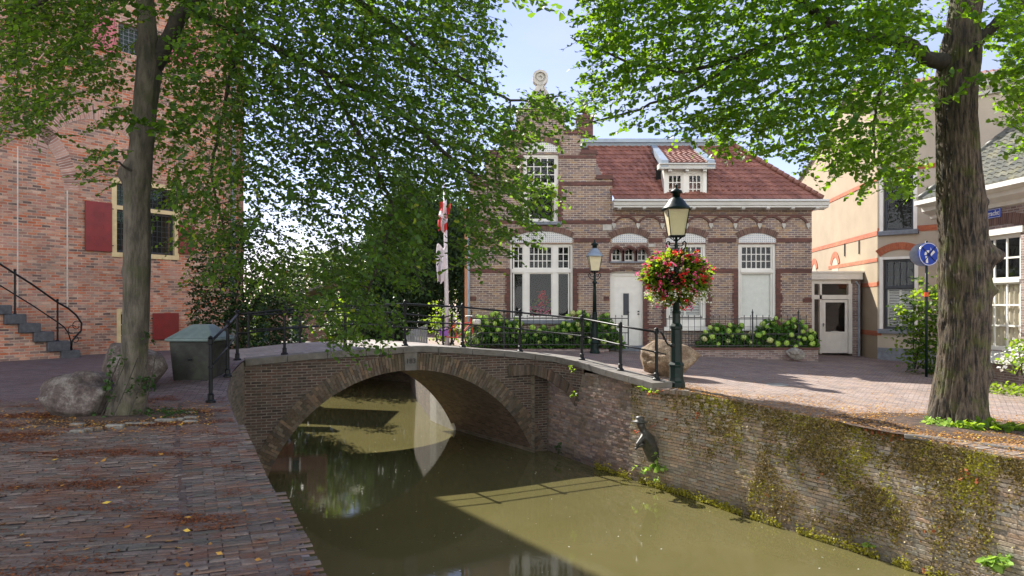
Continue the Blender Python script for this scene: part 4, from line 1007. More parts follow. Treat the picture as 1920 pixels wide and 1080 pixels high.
top = [(0, 7.4), (Ls*(1-1.3/1.5), 7.9), (Ls*(1-.76/1.5), 9.0), (Ls*(1-.4/1.5), 10.2), (Ls*(1-.2/1.5), 10.4), (Ls, 9.3)]
mb = MB(SF); mb.prism([(0,-1)]+[(Ls,-1)]+top[::-1], 0, .3); mb.build('side_wall', M['stucco'], tan)
FF = Frame(SX, SY, R(-45))
U1 = FF.rect(1656, 326, 1713, 430); U2 = FF.rect(1656, 487, 1715, 618)
mb = MB(FF); mb.wall([(0.0, 4.2, -1, 9.0)], [U1, U2], 0, .3); mb.build('front_wall', M['stucco_front'], tan)
def fband(mb, fr, x0, x1, z, h=.17, p=.02): q = MB(fr); q.box(x0, x1, -p, .02, z-h/2, z+h/2); q.build('brick_band', M['band_red'], tan)
mb = MB(SF)
for z_, h in ((6.26,.15),(4.28,.17),(3.31,.14)): fband(mb, SF, 0 if z_ > 4 else Ls*.55, Ls-.004, z_, h)
fband(mb, SF, Ls*.80, Ls-.004, 2.42, .15); fband(mb, SF, Ls*.80, Ls-.004, .63, .18)
mb = MB(FF)
fband(mb, FF, .0, U1[0]-.1, 4.35, .2); fband(mb, FF, U1[1]+.1, 4.2, 4.35, .2); fband(mb, FF, 0.0, 4.2, 6.5, .16)
fband(mb, FF, .0, U2[0]-.06, .65, .18); fband(mb, FF, 0, U2[0]-.06, 2.45, .15)
cx, cz, r, an = seg(U2[0]-.1, U2[1]+.15, U2[3]+.12, .22); mb = MB(FF); mb.arc(cx, cz, r, r+.26, R(90)+an, R(90)-an, -.03, .02, 18); mb.build('brick_arch', M['band_red'], tan)
for (p, q, w) in ((1566, 497, .42), (1527, 505, .36)):
    u, z = SF.at(p, q); mb = MB(SF); mb.arc(u, z-.1, w, w+.26, R(165), R(15), -.03, .03, 16); mb.build('brick_arch', M['band_red'], tan)
    mb = MB(SF); mb.prism([(u-w,z-.5),(u+w,z-.5)]+[(u+w*math.cos(R(12*i)),z-.1+w*math.sin(R(12*i))) for i in range(1,15)], -.012, .02); mb.build('arch_niche', M['stucco_front'], tan)
bp = M['blackpaint']
for (U, curt) in ((U1, None), (U2, 1)):
    x0, x1, z0, z1 = U; zm = z0+(z1-z0)*.60
    w = window(tan, FF, U, [(x0+.05,x1-.05,zm+.03,z1-.05,4,3),(x0+.05,x1-.05,z0+.05,zm-.03,1,1)], bp, fw=.05, y=.1, curtain=[(x0+.08,x1-.08,z0+.08,zm-.05,'slats')] if curt else None)
    mb = MB(FF); t = .12; mb.box(x0-t, x0, -.03, .12, z0, z1); mb.box(x1, x1+t, -.03, .12, z0, z1); mb.box(x0-t, x1+t, -.035, .12, z1, z1+.09); mb.build('window_surround', M['white_paint'], tan)
    mb = MB(FF); mb.box(x0-t-.05, x1+t+.05, -.12, .1, z0-.16, z0); mb.build('sill', M['stone_sill'], tan, bevel=.01)
mb = MB(FF); prof_bar(mb, [(.1,8.6),(-.1,8.62),(-.12,8.75),(-.3,8.85),(-.32,9.05),(-.5,9.1),(-.5,9.22),(.1,9.22)], -.2, 4.4); mb.build('cornice', M['white_wood'], tan)
mb = MB(FF); mb.box(0, 3.4, -.015, .02, -1, .12); mb.build('plinth', M['stone_sill'], tan)
mb = MB(SF); mb.prism([(u, z) for u, z in top]+[(u, z+.14) for u, z in top][::-1], -.12, .4); mb.build('verge', M['zinc'], tan)
for q in ((1585, 468), (1612, 463)):
    u, z = SF.at(*q); mb = MB(SF); mb.bar((u,-.03,z-.28), (u,-.03,z+.25), .035); mb.build('wall_anchor', M['iron'], tan)
WF = Frame(15.4, 27.5, R(-25))
wing = thing('stucco_wing', 'beige rear wing with white cornice under a red tiled roof, behind the right tree', 'house', (18, 27, -.2))
mb = MB(WF); mb.box(0, 9, 0, 6, -.6, 7.4); mb.build('wall', M['stucco_front'], wing)
mb = MB(WF); prof_bar(mb, [(.1,7.3),(-.1,7.35),(-.12,7.5),(-.4,7.7),(-.4,7.85),(.1,7.85)], -.3, 9.3); mb.build('cornice', M['white_wood'], wing)
mb = MB(WF); tileroof(mb, WF, (-.3,-.35,7.86), (9.3,-.35,7.86), (9.3,2.6,11), (-.3,2.6,11), tw=.24, th=.32, wave=.05); mb.build('roof', M['tile_orange'], wing)
mb = MB(WF); q = WF.at(1912, 222, .6); mb.box(q[0]-.35, q[0]+.5, .3, .9, q[1]-.4, q[1]+.5); mb.build('skylight', M['glass'], wing)

# ------------------------------------------------------------------ right hand brick cottage
RF = Frame(13.4, 22.4, math.atan2(-1, .065))
cot = thing('brick_cottage', 'brown brick cottage with large cream paned window and mossy pantile roof beside the right tree', 'house', (15, 20, -.3))
RW = RF.rect(1838, 445, 1914, 660); x0, x1, z0, z1 = RW; x0 -= .15
RW = (x0, x1, z0, z1)
mb = MB(RF); mb.wall([(0,9,-1,4.75)], [RW], 0, .3); mb.build('wall', M['brick_right'], cot)
mb = MB(RF); mb.add([(0.001,.0,-1),(0.001,5,-1),(0.001,5,6.6),(0.001,0,4.7)], [(0,3,2,1)]); mb.build('end_wall', M['brick_right'], cot)
zt = z0+(z1-z0)*.60
ncol = 3; cw = (x1-x0-.16)/ncol
window(cot, RF, RW, [(x0+.08,x1-.08,zt+.05,z1-.07,ncol,2),(x0+.08,x1-.08,z0+.07,zt-.05,ncol,3)], M['white_paint'], fw=.09, y=.05, mun=.05, curtain=[(x0+.05,x1-.05,z0+.05,zt-.02,'drape')])
mb = MB(RF); mb.box(x0-.1, x1+.1, -.04, .06, z1, z1+.17); mb.build('lintel_box', M['white_paint'], cot)
seg_arch(cot, RF, x0-.15, x1+.15, z1+.17, .12, .3, .02, M['brick_soldier'])
mb = MB(RF); prof_bar(mb, [(.08,z0-.02),(-.1,z0-.06),(-.38,z0-.28),(-.38,z0-.34),(.02,z0-.34)], x0-.2, x1+.2); mb.build('sill', M['stone_pale'], cot)
mb = MB(RF); mb.box(-.02, 9, -.10, .02, -1, .05); mb.build('plinth', M['brick_right'], cot)
mb = MB(RF); prof_bar(mb, [(.05,4.35),(-.06,4.4),(-.1,4.5),(-.35,4.62),(-.37,4.75),(-.6,4.82),(-.6,4.95),(.05,4.95)], -.5, 9); mb.build('gutter', M['white_paint'], cot)
mb = MB(RF); tileroof(mb, RF, (-.3,-.5,4.96), (9,-.5,4.96), (9,3.0,7.6), (-.3,3.0,7.6), tw=.26, th=.30, wave=.06); mb.build('roof', M['tile_grey'], cot)
mb = MB(RF)
for k in range(11):
    a = Vector((-.34,-.55,4.99)); b = Vector((-.34,3.0,7.66)); mb.tube([tuple(a.lerp(b, k/11)), tuple(a.lerp(b, (k+1.06)/11))], [.12,.10], 8)
mb.build('verge_tiles', M['tile_grey'], cot, smooth=True)
# street name plate
u0, zc_ = RF.at(1824, 405); u1, zd = RF.at(1879, 396)
sp = thing('street_name_sign', 'blue enamel street name plate with white lettering on the cottage wall', 'sign', RF((u1-.45, 0, zd-.1)))
mb = MB(RF); mb.cbox(u1-1.05, u1, -.045, -.02, zd-.16, zd+.10, .01); mb.build('plate', M['sign_blue'], sp)
mb = MB(RF)
for (a, b, c, e) in ((u1-1.03,u1-.02,zd+.075,zd+.085),(u1-1.03,u1-.02,zd-.145,zd-.135),(u1-1.03,u1-1.02,zd-.135,zd+.075),(u1-.03,u1-.02,zd-.135,zd+.075)): mb.box(a, b, -.049, -.04, c, e)
mb.build('border', M['sign_white'], sp)
def text(body, fr, x, z, size, mat, parent, y=-.05, name='lettering', bold=.0):
    cu = bpy.data.curves.new(name, 'FONT'); cu.body = body; cu.size = size; cu.extrude = .002; cu.align_x = 'CENTER'; cu.offset = bold
    o = bpy.data.objects.new(name, cu); COL.objects.link(o)
    dg = bpy.context.evaluated_depsgraph_get(); me = bpy.data.meshes.new_from_object(o.evaluated_get(dg)); bpy.data.objects.remove(o)
    loc = Vector(fr((x, y, z))); off = Vector((0,0,0)); p = parent
    while p is not None: off += p.location; p = p.parent
    me.transform(Matrix.Translation(loc-off) @ Matrix.Rotation(fr.a, 4, 'Z') @ Matrix.Rotation(R(90), 4, 'X')); me.materials.clear(); me.materials.append(mat)
    o = bpy.data.objects.new(name, me); COL.objects.link(o); o.parent = parent; return o
text('Kortegracht', RF, u1-.525, zd-.085, .19, M['sign_white'], sp, bold=.003)
# ------------------------------------------------------------------ old brick tower house on the left
tA = math.atan2(7.5, 5.1); TL = 8.5
TF = Frame(-15.6, 22.0, tA)
tower = thing('brick_tower_house', 'tall old orange brick building with red shutters and filled-in arches on the left', 'house', (-13, 26, 0))
T1 = TF.rect(218, 352, 327, 474); T2 = TF.rect(226, 586, 272, 650); T3 = TF.rect(222, 45, 262, 100)
T1 = (T1[0], T1[1], TF.at(270, 476)[1], TF.at(270, 350)[1]); T3 = (T3[0], T3[1]+.15, TF.at(240, 100)[1], TF.at(240, 46)[1])
mb = MB(TF); mb.wall([(-14, TL, -.6, 22)], [T1, T2, T3], 0, .45); mb.build('wall', M['brick_tower'], tower)
EF = Frame(*TF((TL, 0, 0))[:2], tA+R(90))
mb = MB(EF); mb.box(.0, 9, .002, .3, -.6, 22); mb.build('end_wall', M['brick_tower'], tower)
mb = MB(TF); mb.add([(-14,.01,22),(TL,.01,22),(TL,9,22),(-14,9,22)], [(0,1,2,3)]); mb.build('roof', M['tile_grey'], tower)
for (p, q, fr_) in ((T1, 'yellow', .14),):
    x0, x1, z0, z1 = p
    mb = MB(TF); f = .16; mb.box(x0-f, x0, -.04, .2, z0-f, z1+f); mb.box(x1, x1+f, -.04, .2, z0-f, z1+f); mb.box(x0, x1, -.042, .2, z0-f, z0); mb.box(x0, x1, -.042, .2, z1, z1+f); mb.box((x0+x1)/2-.08, (x0+x1)/2+.08, -.02, .2, z0, z1); mb.box(x0, x1, -.018, .2, z0+(z1-z0)*.62, z0+(z1-z0)*.62+.14)
    mb.build('stone_frame', M['stone_yellow'], tower)
xm = (T1[0]+T1[1])/2; zz = T1[2]+(T1[3]-T1[2])*.62
window(tower, TF, T1, [(T1[0]+.02,xm-.09,T1[2]+.04,zz-.02,5,7),(xm+.09,T1[1]-.02,T1[2]+.04,zz-.02,5,7),(T1[0]+.02,xm-.09,zz+.16,T1[3]-.02,5,4),(xm+.09,T1[1]-.02,zz+.16,T1[3]-.02,5,4)], M['blackpaint'], fw=.02, y=.1, mun=.012, glass='glass_green')
x0, x1, z0, z1 = T2
mb = MB(TF); f = .13; mb.box(x0-f, x0, -.03, .2, z0, z1+f); mb.box(x1, x1+f, -.03, .2, z0, z1+f); mb.box(x0, x1, -.032, .2, z1, z1+f); mb.build('stone_frame', M['stone_yellow'], tower)
window(tower, TF, T2, [(x0+.02,x1-.02,z0+.02,z1-.02,3,3)], M['white_paint'], fw=.04, y=.12)
window(tower, TF, T3, [(T3[0]+.02,T3[1]-.02,T3[2]+.02,T3[3]-.02,4,6)], M['stone_sill'], fw=.03, y=.14, mun=.015, glass='glass_green')
mb = MB(TF); mb.box(T3[0]-.1, T3[1]+.1, -.02, .1, T3[3], T3[3]+.2); mb.build('lintel_course', M['brick_towerarch'], tower)
for (a, b, t, u, m, lab, pn) in ((158, 208, 379, 471, 'shutter_red', None, 3), (333, 362, 424, 476, 'shutter_red', None, 3), (285, 333, 587, 636, 'shutter_red', None, 1), (172, 216, 31, 96, 'shutter_pink', 'faded pink shutter', 0), (318, 372, 64, 120, 'shutter_pink', 'faded pink shutter', 0), (-10, 22, 46, 72, 'shutter_pink', 'faded pink shutter', 0)):
    a0, za = TF.at((a+b)/2, t); _, zb = TF.at((a+b)/2, u); u0 = TF.at(a, 500)[0]; u1 = TF.at(b, 500)[0]
    mb = MB(TF); mb.cbox(u0, u1, -.09, -.035, zb, za, .006)
    for k in range(pn):
        c = (u0+u1)/2; z_ = (za+zb)/2 if pn == 1 else za-(za-zb)*(.25+.25*k); h = .085
        mb.box(c-.16, c+.16, -.098, -.08, z_+h-.02, z_+h); mb.box(c-.16, c+.16, -.094, -.08, z_-h, z_-h+.015); mb.box(c-.16, c-.145, -.095, -.08, z_-h, z_+h); mb.box(c+.145, c+.16, -.095, -.08, z_-h, z_+h)
    s_ = mb.build('shutter', M[m], tower, label=lab)
    if pn != 1 and m != 'shutter_pink' or pn == 1:
        mb = MB(TF); mb.box(u1-.02 if a < 200 else u0-.06, u1+.06 if a < 200 else u0+.02, -.07, -.04, zb+.2, zb+.23); mb.build('hinge', M['iron'], s_); mb = MB(TF); mb.box(u1-.02 if a < 200 else u0-.06, u1+.06 if a < 200 else u0+.02, -.07, -.04, za-.2, za-.17); mb.build('hinge', M['iron'], s_)
# relieving arches and straight joints in the wall face
for (cpx, cpy, hw, rise) in ((-35, 330, 2.3, 1.55), (182, 300, 1.55, 1.25)):
    u, z = TF.at(cpx, cpy)
    mb = MB(TF); r = hw; mb.arc(u, z-.2, r, r+.45, R(178), R(2), -.012, .02, 26); mb.build('relieving_arch', M['brick_towerarch'], tower)
mb = MB(TF)
for p in (33, 126):
    u = TF.at(p, 500)[0]; mb = MB(TF); mb.box(u-.018, u+.018, -.010, .02, 1.6, 6.6); mb.build('wall_joint', M['stone_pale'], tower)
mb = MB(TF); u = TL-.55; mb.tube([(u,-.12,-.1),(u,-.12,22)], .07, 10); mb.build('drainpipe', M['zinc'], tower, smooth=True)
# outdoor stair with iron handrail
st = thing('stone_stair', 'dark stone steps climbing the wall of the old brick building', 'stair', TF((1.5,-.6,0)))
steps = [(115,150,657,677),(89,131,640,659),(63,101,622,641),(36,76,606,624),(8,49,589,608),(-18,22,572,590),(-46,-4,555,573),(-74,-32,538,556)]
mb = MB(TF); prev = None
for k, (a, b, t, u) in enumerate(steps):
    u0 = TF.at(a, 600, -.9)[0]; u1 = TF.at(b, 600, -.9)[0]; zt = TF.at((a+b)/2, t, -.9)[1]; zb = TF.at((a+b)/2, u, -.9)[1]
    m2 = MB(TF); m2.cbox(u0, u1, -.95, .0, zb, zt, .02); m2.build('step', M['step_stone'], st)
    if k: mb.box(u0, prev, -.82, .0, -.3, zb+.01) if prev > u0 else None
    prev = u0
mb.build('stair_base', M['brick_tower'], st)
hr_ = thing('iron_handrail', 'black wrought iron stair handrail ending in a scroll', 'handrail', TF((1.5,-.85,0)))
def tp(px, py, d=-.86): u, z = TF.at(px, py, d); return (u, d, z)
for (px, a, b) in ((28, 508, 590), (108, 564, 640)):
    mb = MB(TF); p, q = tp(px, b), tp(px, a); mb.tube([p, q], .028, 8); mb.lathe([(.03,0),(.045,.03),(.02,.06)], q, 8); mb.lathe([(.06,0),(.03,.06)], p, 8); mb.build('post', M['iron'], hr_)
mb = MB(TF); mb.tube([tp(-60,456), tp(0,495), tp(28,513), tp(60,533), tp(108,567), tp(128,578), tp(143,591), tp(153,606), tp(152,620), tp(143,630), tp(135,640), tp(133,657)], .03, 8); mb.build('rail', M['iron'], hr_, smooth=True)
mb = MB(TF); mb.tube([tp(-60,495), tp(0,535), tp(60,572), tp(108,604), tp(120,613), tp(128,624), tp(133,640), tp(134,657)], .02, 8); mb.build('rail', M['iron'], hr_, smooth=True)
mb = MB(TF); c = (144, 611)
mb.tube([tp(c[0]+10*math.cos(t)*(.4+t/9), c[1]+10*math.sin(t)*(.4+t/9)) for t in np.linspace(0, 5.6, 18)], .013, 6); mb.tube([tp(141+6*math.cos(t), 636+6*math.sin(t)) for t in np.linspace(-2.4, 2.6, 12)], .013, 6)
mb.tube([tp(136+8*math.cos(t), 618+8*math.sin(t)) for t in np.linspace(1, 5.6, 12)], .012, 6); mb.build('scroll', M['iron'], hr_, smooth=True)

# ------------------------------------------------------------------ shed behind the bridge
SH = Frame(-9.6, 28.0, 0); ks = 28/FPX
shed = thing('brick_shed', 'low reddish brick shed with green doors and sloping roof behind the bridge', 'shed', (-8.3, 28, .3))
sx = lambda p: (p-960)*ks+9.6; sz = lambda p: CZ-(p-HY)*ks
mb = MB(SH); mb.wall([(sx(500), sx(610), -.3, sz(578))], [(sx(542), sx(564), -.2, sz(595))], 0, .2); mb.box(sx(500), sx(500)+.1, .2, 3, -.3, sz(578)); mb.build('wall', M['brick_shed'], shed)
mb = MB(SH); mb.box(sx(547), sx(561), .06, .1, -.2, sz(596)); mb.build('door', M['door_green'], shed)
mb = MB(SH); mb.box(sx(542), sx(546), .0, .12, -.2, sz(595)); mb.box(sx(561), sx(564), .0, .12, -.2, sz(595)); mb.build('door_frame', M['white_paint'], shed)
mb = MB(SH); mb.box(sx(493), sx(505), -.06, .0, -.1, sz(580)); mb.build('shutter_door', M['door_green'], shed)
mb = MB(SH); mb.prism([(sx(498),sz(580)),(sx(620),sz(535)),(sx(620),sz(530)),(sx(498),sz(574))], -.5, 3); mb.build('roof', M['tile_grey'], shed)
# low wall left of the deck
lw = thing('garden_wall', 'low brick garden wall behind the far bridge railing', 'wall', (-9.5, 24.6, .2)); mb = MB(Frame(-10.2, 25.0, R(-6)))
mb.box(0, 3.2, 0, .25, -.4, .32); mb.build('wall', M['brick_shed'], lw); mb = MB(Frame(-10.2, 25.0, R(-6))); mb.box(-.03, 3.23, -.03, .28, .32, .39); mb.build('coping', M['stone_pale'], lw)

# ------------------------------------------------------------------ bridge railings
def post(th, p, h, r=.035, name='post'):
    x, y, z = p; mb = MB()
    mb.lathe([(.085,0),(.085,.035),(.055,.06),(.05,.14),(.058,.15),(r,.17),(r,h*.52),(r+.012,h*.53),(r+.012,h*.56),(r,h*.57),(r*.95,h-.12),(r+.014,h-.11),(r+.014,h-.03),(r+.006,h-.02),(r+.014,h),(r*.7,h+.025),(.005,h+.035)], (x,y,z), 10)
    mb.build(name, M['iron'], th, smooth=False)
rl = thing('bridge_railing', 'black iron tube railing along the near side of the bridge', 'railing', (-2.6, 17.9, .6))
HR = 1.12
PP = []
for px in (440, 527, 655, 770, 880, 988, 1084, 1150, 1212):
    p = cope_at(px); q = CP[min(CP.index(p)+1, len(CP)-1)]; o = CP[max(CP.index(p)-1, 0)]
    dx_, dy_ = q[0]-o[0], q[1]-o[1]; h = math.hypot(dx_, dy_); nx, ny = -dy_/h, dx_/h
    if px == 440: p = (-6.17, 16.2, .42)
    PP.append((p[0]+nx*.2, p[1]+ny*.2, p[2]-.005))
for p in PP: post(rl, p, HR)
def rails(th, pts, hs, rad):
    for h, r in zip(hs, rad):
        mb = MB(); mb.tube([(p[0], p[1], p[2]+h) for p in pts], r, 10); mb.build('rail', M['iron'], th, smooth=True)
rails(rl, PP, (HR-.07, HR*.545), (.024, .018))
# end scroll of the railing
p = PP[-1]; mb = MB(); dxx, dyy = PP[-1][0]-PP[-2][0], PP[-1][1]-PP[-2][1]; h = math.hypot(dxx, dyy); dxx /= h; dyy /= h
mb.tube([(p[0]+dxx*a*.9+.2*a, p[1]+dyy*a*.9, p[2]+b) for a, b in ((0,HR-.05),(.12,HR-.06),(.2,HR-.14),(.27,HR-.26),(.33,HR-.33),(.42,HR-.34))], [.024,.024,.022,.02,.018,.018], 8); mb.lathe([(.01,-.05),(.045,-.03),(.05,0),(.045,.03),(.01,.05)], (p[0]+dxx*.4+.09, p[1]+dyy*.4, p[2]+HR-.34), 10)
mb.tube([(p[0],p[1],p[2]+HR*.545),(p[0]+dxx*.25+.05,p[1]+dyy*.25,p[2]+HR*.52)], .014, 8); mb.build('end_scroll', M['iron'], rl, smooth=True)
QP = [PP[0], (-6.28, 14.9, .22), (-6.02, 13.6, .06), (-5.15, 12.35, .0)]
QP = [PP[0], (unp(427,14.6), 14.6, zg(-5.9,14.6,-1)), (unp(395,12.4), 12.4, 0.0)]
rq = thing('quay_railing', 'short black iron railing sloping down from the bridge to the left quay', 'railing', (-5.6, 14, 0))
for p in QP[1:]: post(rq, p, HR)
rails(rq, [(p[0], p[1], p[2]) for p in QP], (HR-.07, HR*.545), (.024, .018))
rf = thing('far_bridge_railing', 'black iron tube railing along the far side of the bridge', 'railing', (-5, 21.5, .4))
FP = []
for px in (470, 556, 655, 744, 833):
    best = min(FCP, key=lambda p: abs((p[0]/(p[1]-.15)*FPX+960)-px)); FP.append((best[0], best[1]-.15, best[2]-.03))
FP = [(p[0], p[1], p[2]) for p in FP]
for p in FP: post(rf, p, 1.05)
FE = FP + [(FP[-1][0]+.15, FP[-1][1]+1.5, .35), (FP[-1][0]-.2, FP[-1][1]+3, .3)]
post(rf, FE[-2], 1.05); post(rf, FE[-1], 1.05)
rails(rf, FE, (1.05-.07, 1.05*.545), (.024, .018))
sb = thing('plank_barrier', 'small dark slatted fence panel left of the flagpole', 'fence', (-3.2, 24.5, .2))
mb = MB(Frame(-3.62, 24.6, R(20)));
for k in range(9): mb.box(k*.085, k*.085+.07, 0, .03, .1, .72+k*.035)
mb.build('slats', M['metal_grey'], sb)

# ------------------------------------------------------------------ lamps
def lamp(name, label, x, y, z, H, sc=1.0, basket=False):
    th = thing(name, label, 'street lamp', (x, y, z)); s = sc
    zl = z+H                                           # finial top
    k = (H-.56)/4.0
    mb = MB(); mb.lathe([(.19*s,-.15),(.19*s,.05),(.165*s,.09),(.15*s,.16),(.15*s,.40*k),(.17*s,.43*k),(.17*s,.46*k),(.125*s,.52*k),(.115*s,1.25*k),(.135*s,1.28*k),(.135*s,1.33*k),(.09*s,1.40*k),(.085*s,1.62*k),(.10*s,1.65*k),(.075*s,1.70*k)], (x,y,z), 8, rot=.39); mb.build('post_base', M['lamp_green'], th)
    mb = MB(); mb.lathe([(.075*s,1.6*k),(.06*s,2.6*k),(.05*s,2.85*k),(.075*s,2.87*k),(.095*s,2.92*k),(.05*s,2.98*k),(.04*s,3.02*k),(.045*s,3.15*k),(.03*s,3.2*k),(.028*s,3.36*k)], (x,y,z), 12); mb.build('post', M['lamp_green'], th, smooth=True)
    mb = MB(); zc = z+3.10*k                                 # ladder arms with scrolls
    for sg in (-1, 1):
        mb.tube([(x+sg*a*s, y, zc+b*s) for a, b in ((.0,-.04),(.08,-.05),(.15,-.02),(.2,.05),(.22,.12),(.18,.16),(.14,.13),(.15,.09))], .016*s, 6)
        mb.tube([(x+sg*a*s, y, zc+b*s) for a, b in ((.0,.10),(.06,.06),(.12,.06),(.16,.09))], .011*s, 6)
    mb.build('scroll_arms', M['iron'], th, smooth=True)
    mb = MB(); zb = z+3.38*k; b0, b1, hl = .155*s, .245*s, .62*k   # square tapering lantern
    for q in range(4):
        c, e = math.cos(R(45+90*q)), math.sin(R(45+90*q)); mb.bar((x+c*b0*1.35, y+e*b0*1.35, zb), (x+c*b1*1.35, y+e*b1*1.35, zb+hl), .018*s)
    for q in range(4):
        a = R(45+90*q); b = R(135+90*q)
        mb.bar((x+math.cos(a)*b0*1.35, y+math.sin(a)*b0*1.35, zb), (x+math.cos(b)*b0*1.35, y+math.sin(b)*b0*1.35, zb), .03*s)
        mb.bar((x, y, zb-.13*k), (x+math.cos(a)*b0*1.2, y+math.sin(a)*b0*1.2, zb), .014*s)
    mb.build('lantern_frame', M['iron'], th)
    mb = MB(); w0, w1 = b0*.93, b1*.93; vs = [(x+a*w, y+b*w, zz) for w, zz in ((w0,zb+.012),(w1,zb+hl-.01)) for a, b in ((-1,-1),(1,-1),(1,1),(-1,1))]
    mb.add(vs, [(0,1,5,4),(1,2,6,5),(2,3,7,6),(3,0,4,7),(3,2,1,0)]); mb.build('lantern_glass', M['lantern_glass'], th)
    mb = MB(); mb.lathe([(b1*1.28,hl-.02),(b1*1.30,hl),(b1*1.18,hl+.04),(b1*.92,hl+.10),(b1*.75,hl+.17),(b1*.5,hl+.23),(b1*.36,hl+.26)], (x,y,zb), 16)
    mb.build('lantern_roof', M['zinc'] if sc < 1 else M['lamp_green'], th, smooth=True)
    mb = MB(); mb.lathe([(b1*.34,hl+.25),(b1*.34,hl+.34),(b1*.55,hl+.36),(b1*.5,hl+.40),(b1*.2,hl+.44),(b1*.1,hl+.47),(b1*.13,hl+.50),(.004,hl+.56)], (x,y,zb), 12); mb.build('finial', M['lamp_green'], th, smooth=True)
    return th
LY = 15.7; LX = unp(1268, LY); LZ = unz(721, LY)
lamp('street_lamp', 'green cast iron street lamp wearing a ball of red and pink flowers', LX, LY, LZ, (722-345)*LY/FPX)
LY2 = 23.6; LX2 = unp(1115, LY2); LZ2 = zg(LX2, LY2, 1)
lamp('street_lamp', 'plain green street lamp in front of the house, without flowers', LX2, LY2, LZ2, unz(448, LY2)-LZ2, .92)
# hanging flower basket ball
fb = thing('flower_basket', 'big ball of red, pink and white flowers hung round the lamp post', 'flower basket', (LX, LY, unz(520, LY)))
sc = LY/FPX; bz = unz(515, LY); rg = np.random.default_rng(9)
mb = MB(); mb.lathe([(.12,-.35),(.36,-.28),(.46,-.08),(.47,.02),(.4,.02),(.1,-.2)], (LX,LY,bz), 18); mb.build('basket', M['lamp_green'], fb)
def ball(n, rr=(.8,1.03), top=.0, seed=0):
    g = np.random.default_rng(seed); d = g.normal(size=(n,3)); d /= np.linalg.norm(d,axis=1)[:,None]
    a = np.arctan2(d[:,1], d[:,0]); bump_ = 1+.11*np.sin(a*4+1)*np.cos(d[:,2]*4)+.08*np.sin(a*7+d[:,2]*5)+.06*np.sin(d[:,2]*9+a*3)+.05*g.normal(size=n)
    r = g.uniform(*rr, n)*bump_; ex = .70
    p = np.stack([d[:,0]*r*ex, d[:,1]*r*ex, d[:,2]*r*.50], 1)
    p[:,2] = np.where(p[:,2] < -.25, -.25+(p[:,2]+.25)*1.5, p[:,2])
    return p+np.array([LX-.02, LY, bz])
def leafcloud(name, P, size, mat, parent, seed=0, down=.3, updir=None, aspect=.8, kind=None):
    """six-cornered leaves folded along the midrib"""
    rg = np.random.default_rng(seed); n = len(P)
    ax = rg.normal(size=(n,3)); ax[:,2] = ax[:,2]*.5-down; ax /= np.linalg.norm(ax,axis=1)[:,None]
    up = rg.normal(size=(n,3))*.55+np.array([0,0,1.0]); si = np.cross(ax, up); si /= (np.linalg.norm(si,axis=1)[:,None]+1e-9); nm = np.cross(si, ax)
    s = (size*(.65+.7*rg.random(n)))[:,None]; fold = (.10+.25*rg.random(n))[:,None]*s
    w = s*aspect*.5
    b = P; t = P+ax*s
    l1 = P+ax*s*.28-si*w*.95+nm*fold*.5; l2 = P+ax*s*.68-si*w*.75+nm*fold*.4; r1 = P+ax*s*.28+si*w*.95+nm*fold*.5; r2 = P+ax*s*.68+si*w*.75+nm*fold*.4
    v = np.stack([b,r1,r2,t,l2,l1],1).reshape(-1,3); base = (np.arange(n)*6)[:,None]
    F = np.concatenate([base+np.array([0,1,2,3]), base+np.array([0,3,4,5])],1).reshape(-1,4)
    o = quads(name, v, mat, parent, faces=F)
    if kind: o['kind'] = kind
    return o
leafcloud('foliage', ball(3600, (.6,1.0), seed=1), .075, M['leaf_bright'], fb, 1)
leafcloud('foliage', ball(2600, (.5,.94), seed=2), .075, M['leaf_dark'], fb, 2)
def blooms(n, seed, r=(.95,1.06)):
    c = ball(n, r, seed=seed); g = np.random.default_rng(seed+50); return np.concatenate([c+g.normal(size=c.shape)*.028 for _ in range(9)])
g = np.random.default_rng(71); TRL, TF_ = [], []
for k in range(34):                              # trailing stems round the lower edge
    a = g.uniform(0, 6.28); r0 = g.uniform(.35, .62); n_ = 14; t = np.linspace(0, 1, n_); ln = g.uniform(.18, .42)
    p = np.stack([LX+math.cos(a)*(r0+.12*t), LY+math.sin(a)*(r0+.12*t), bz-.22-ln*t**1.3], 1)+g.normal(size=(n_,3))*.018; TRL.append(p); TF_.append(p[-4:])
leafcloud('trailing_stems', np.concatenate(TRL), .055, M['leaf_bright'], fb, 6, down=.8)
petals('trailing_blooms', np.concatenate([q+g.normal(size=q.shape)*.022 for q in TF_ for _ in range(3)]), .022, M['fl_white'], fb, .8, 7)['kind'] = 'stuff'
petals('red_flowers', blooms(110, 1), .026, M['fl_red'], fb, .8, 1)['kind'] = 'stuff'; petals('pink_flowers', blooms(130, 2), .024, M['fl_pink'], fb, .8, 2)['kind'] = 'stuff'
c = ball(160, (.95,1.08), seed=1); c = c[c[:,2] < bz-.22]; g = np.random.default_rng(3); petals('white_flowers', np.concatenate([c+g.normal(size=c.shape)*.03 for _ in range(7)]), .024, M['fl_white'], fb, .8, 3)['kind'] = 'stuff'

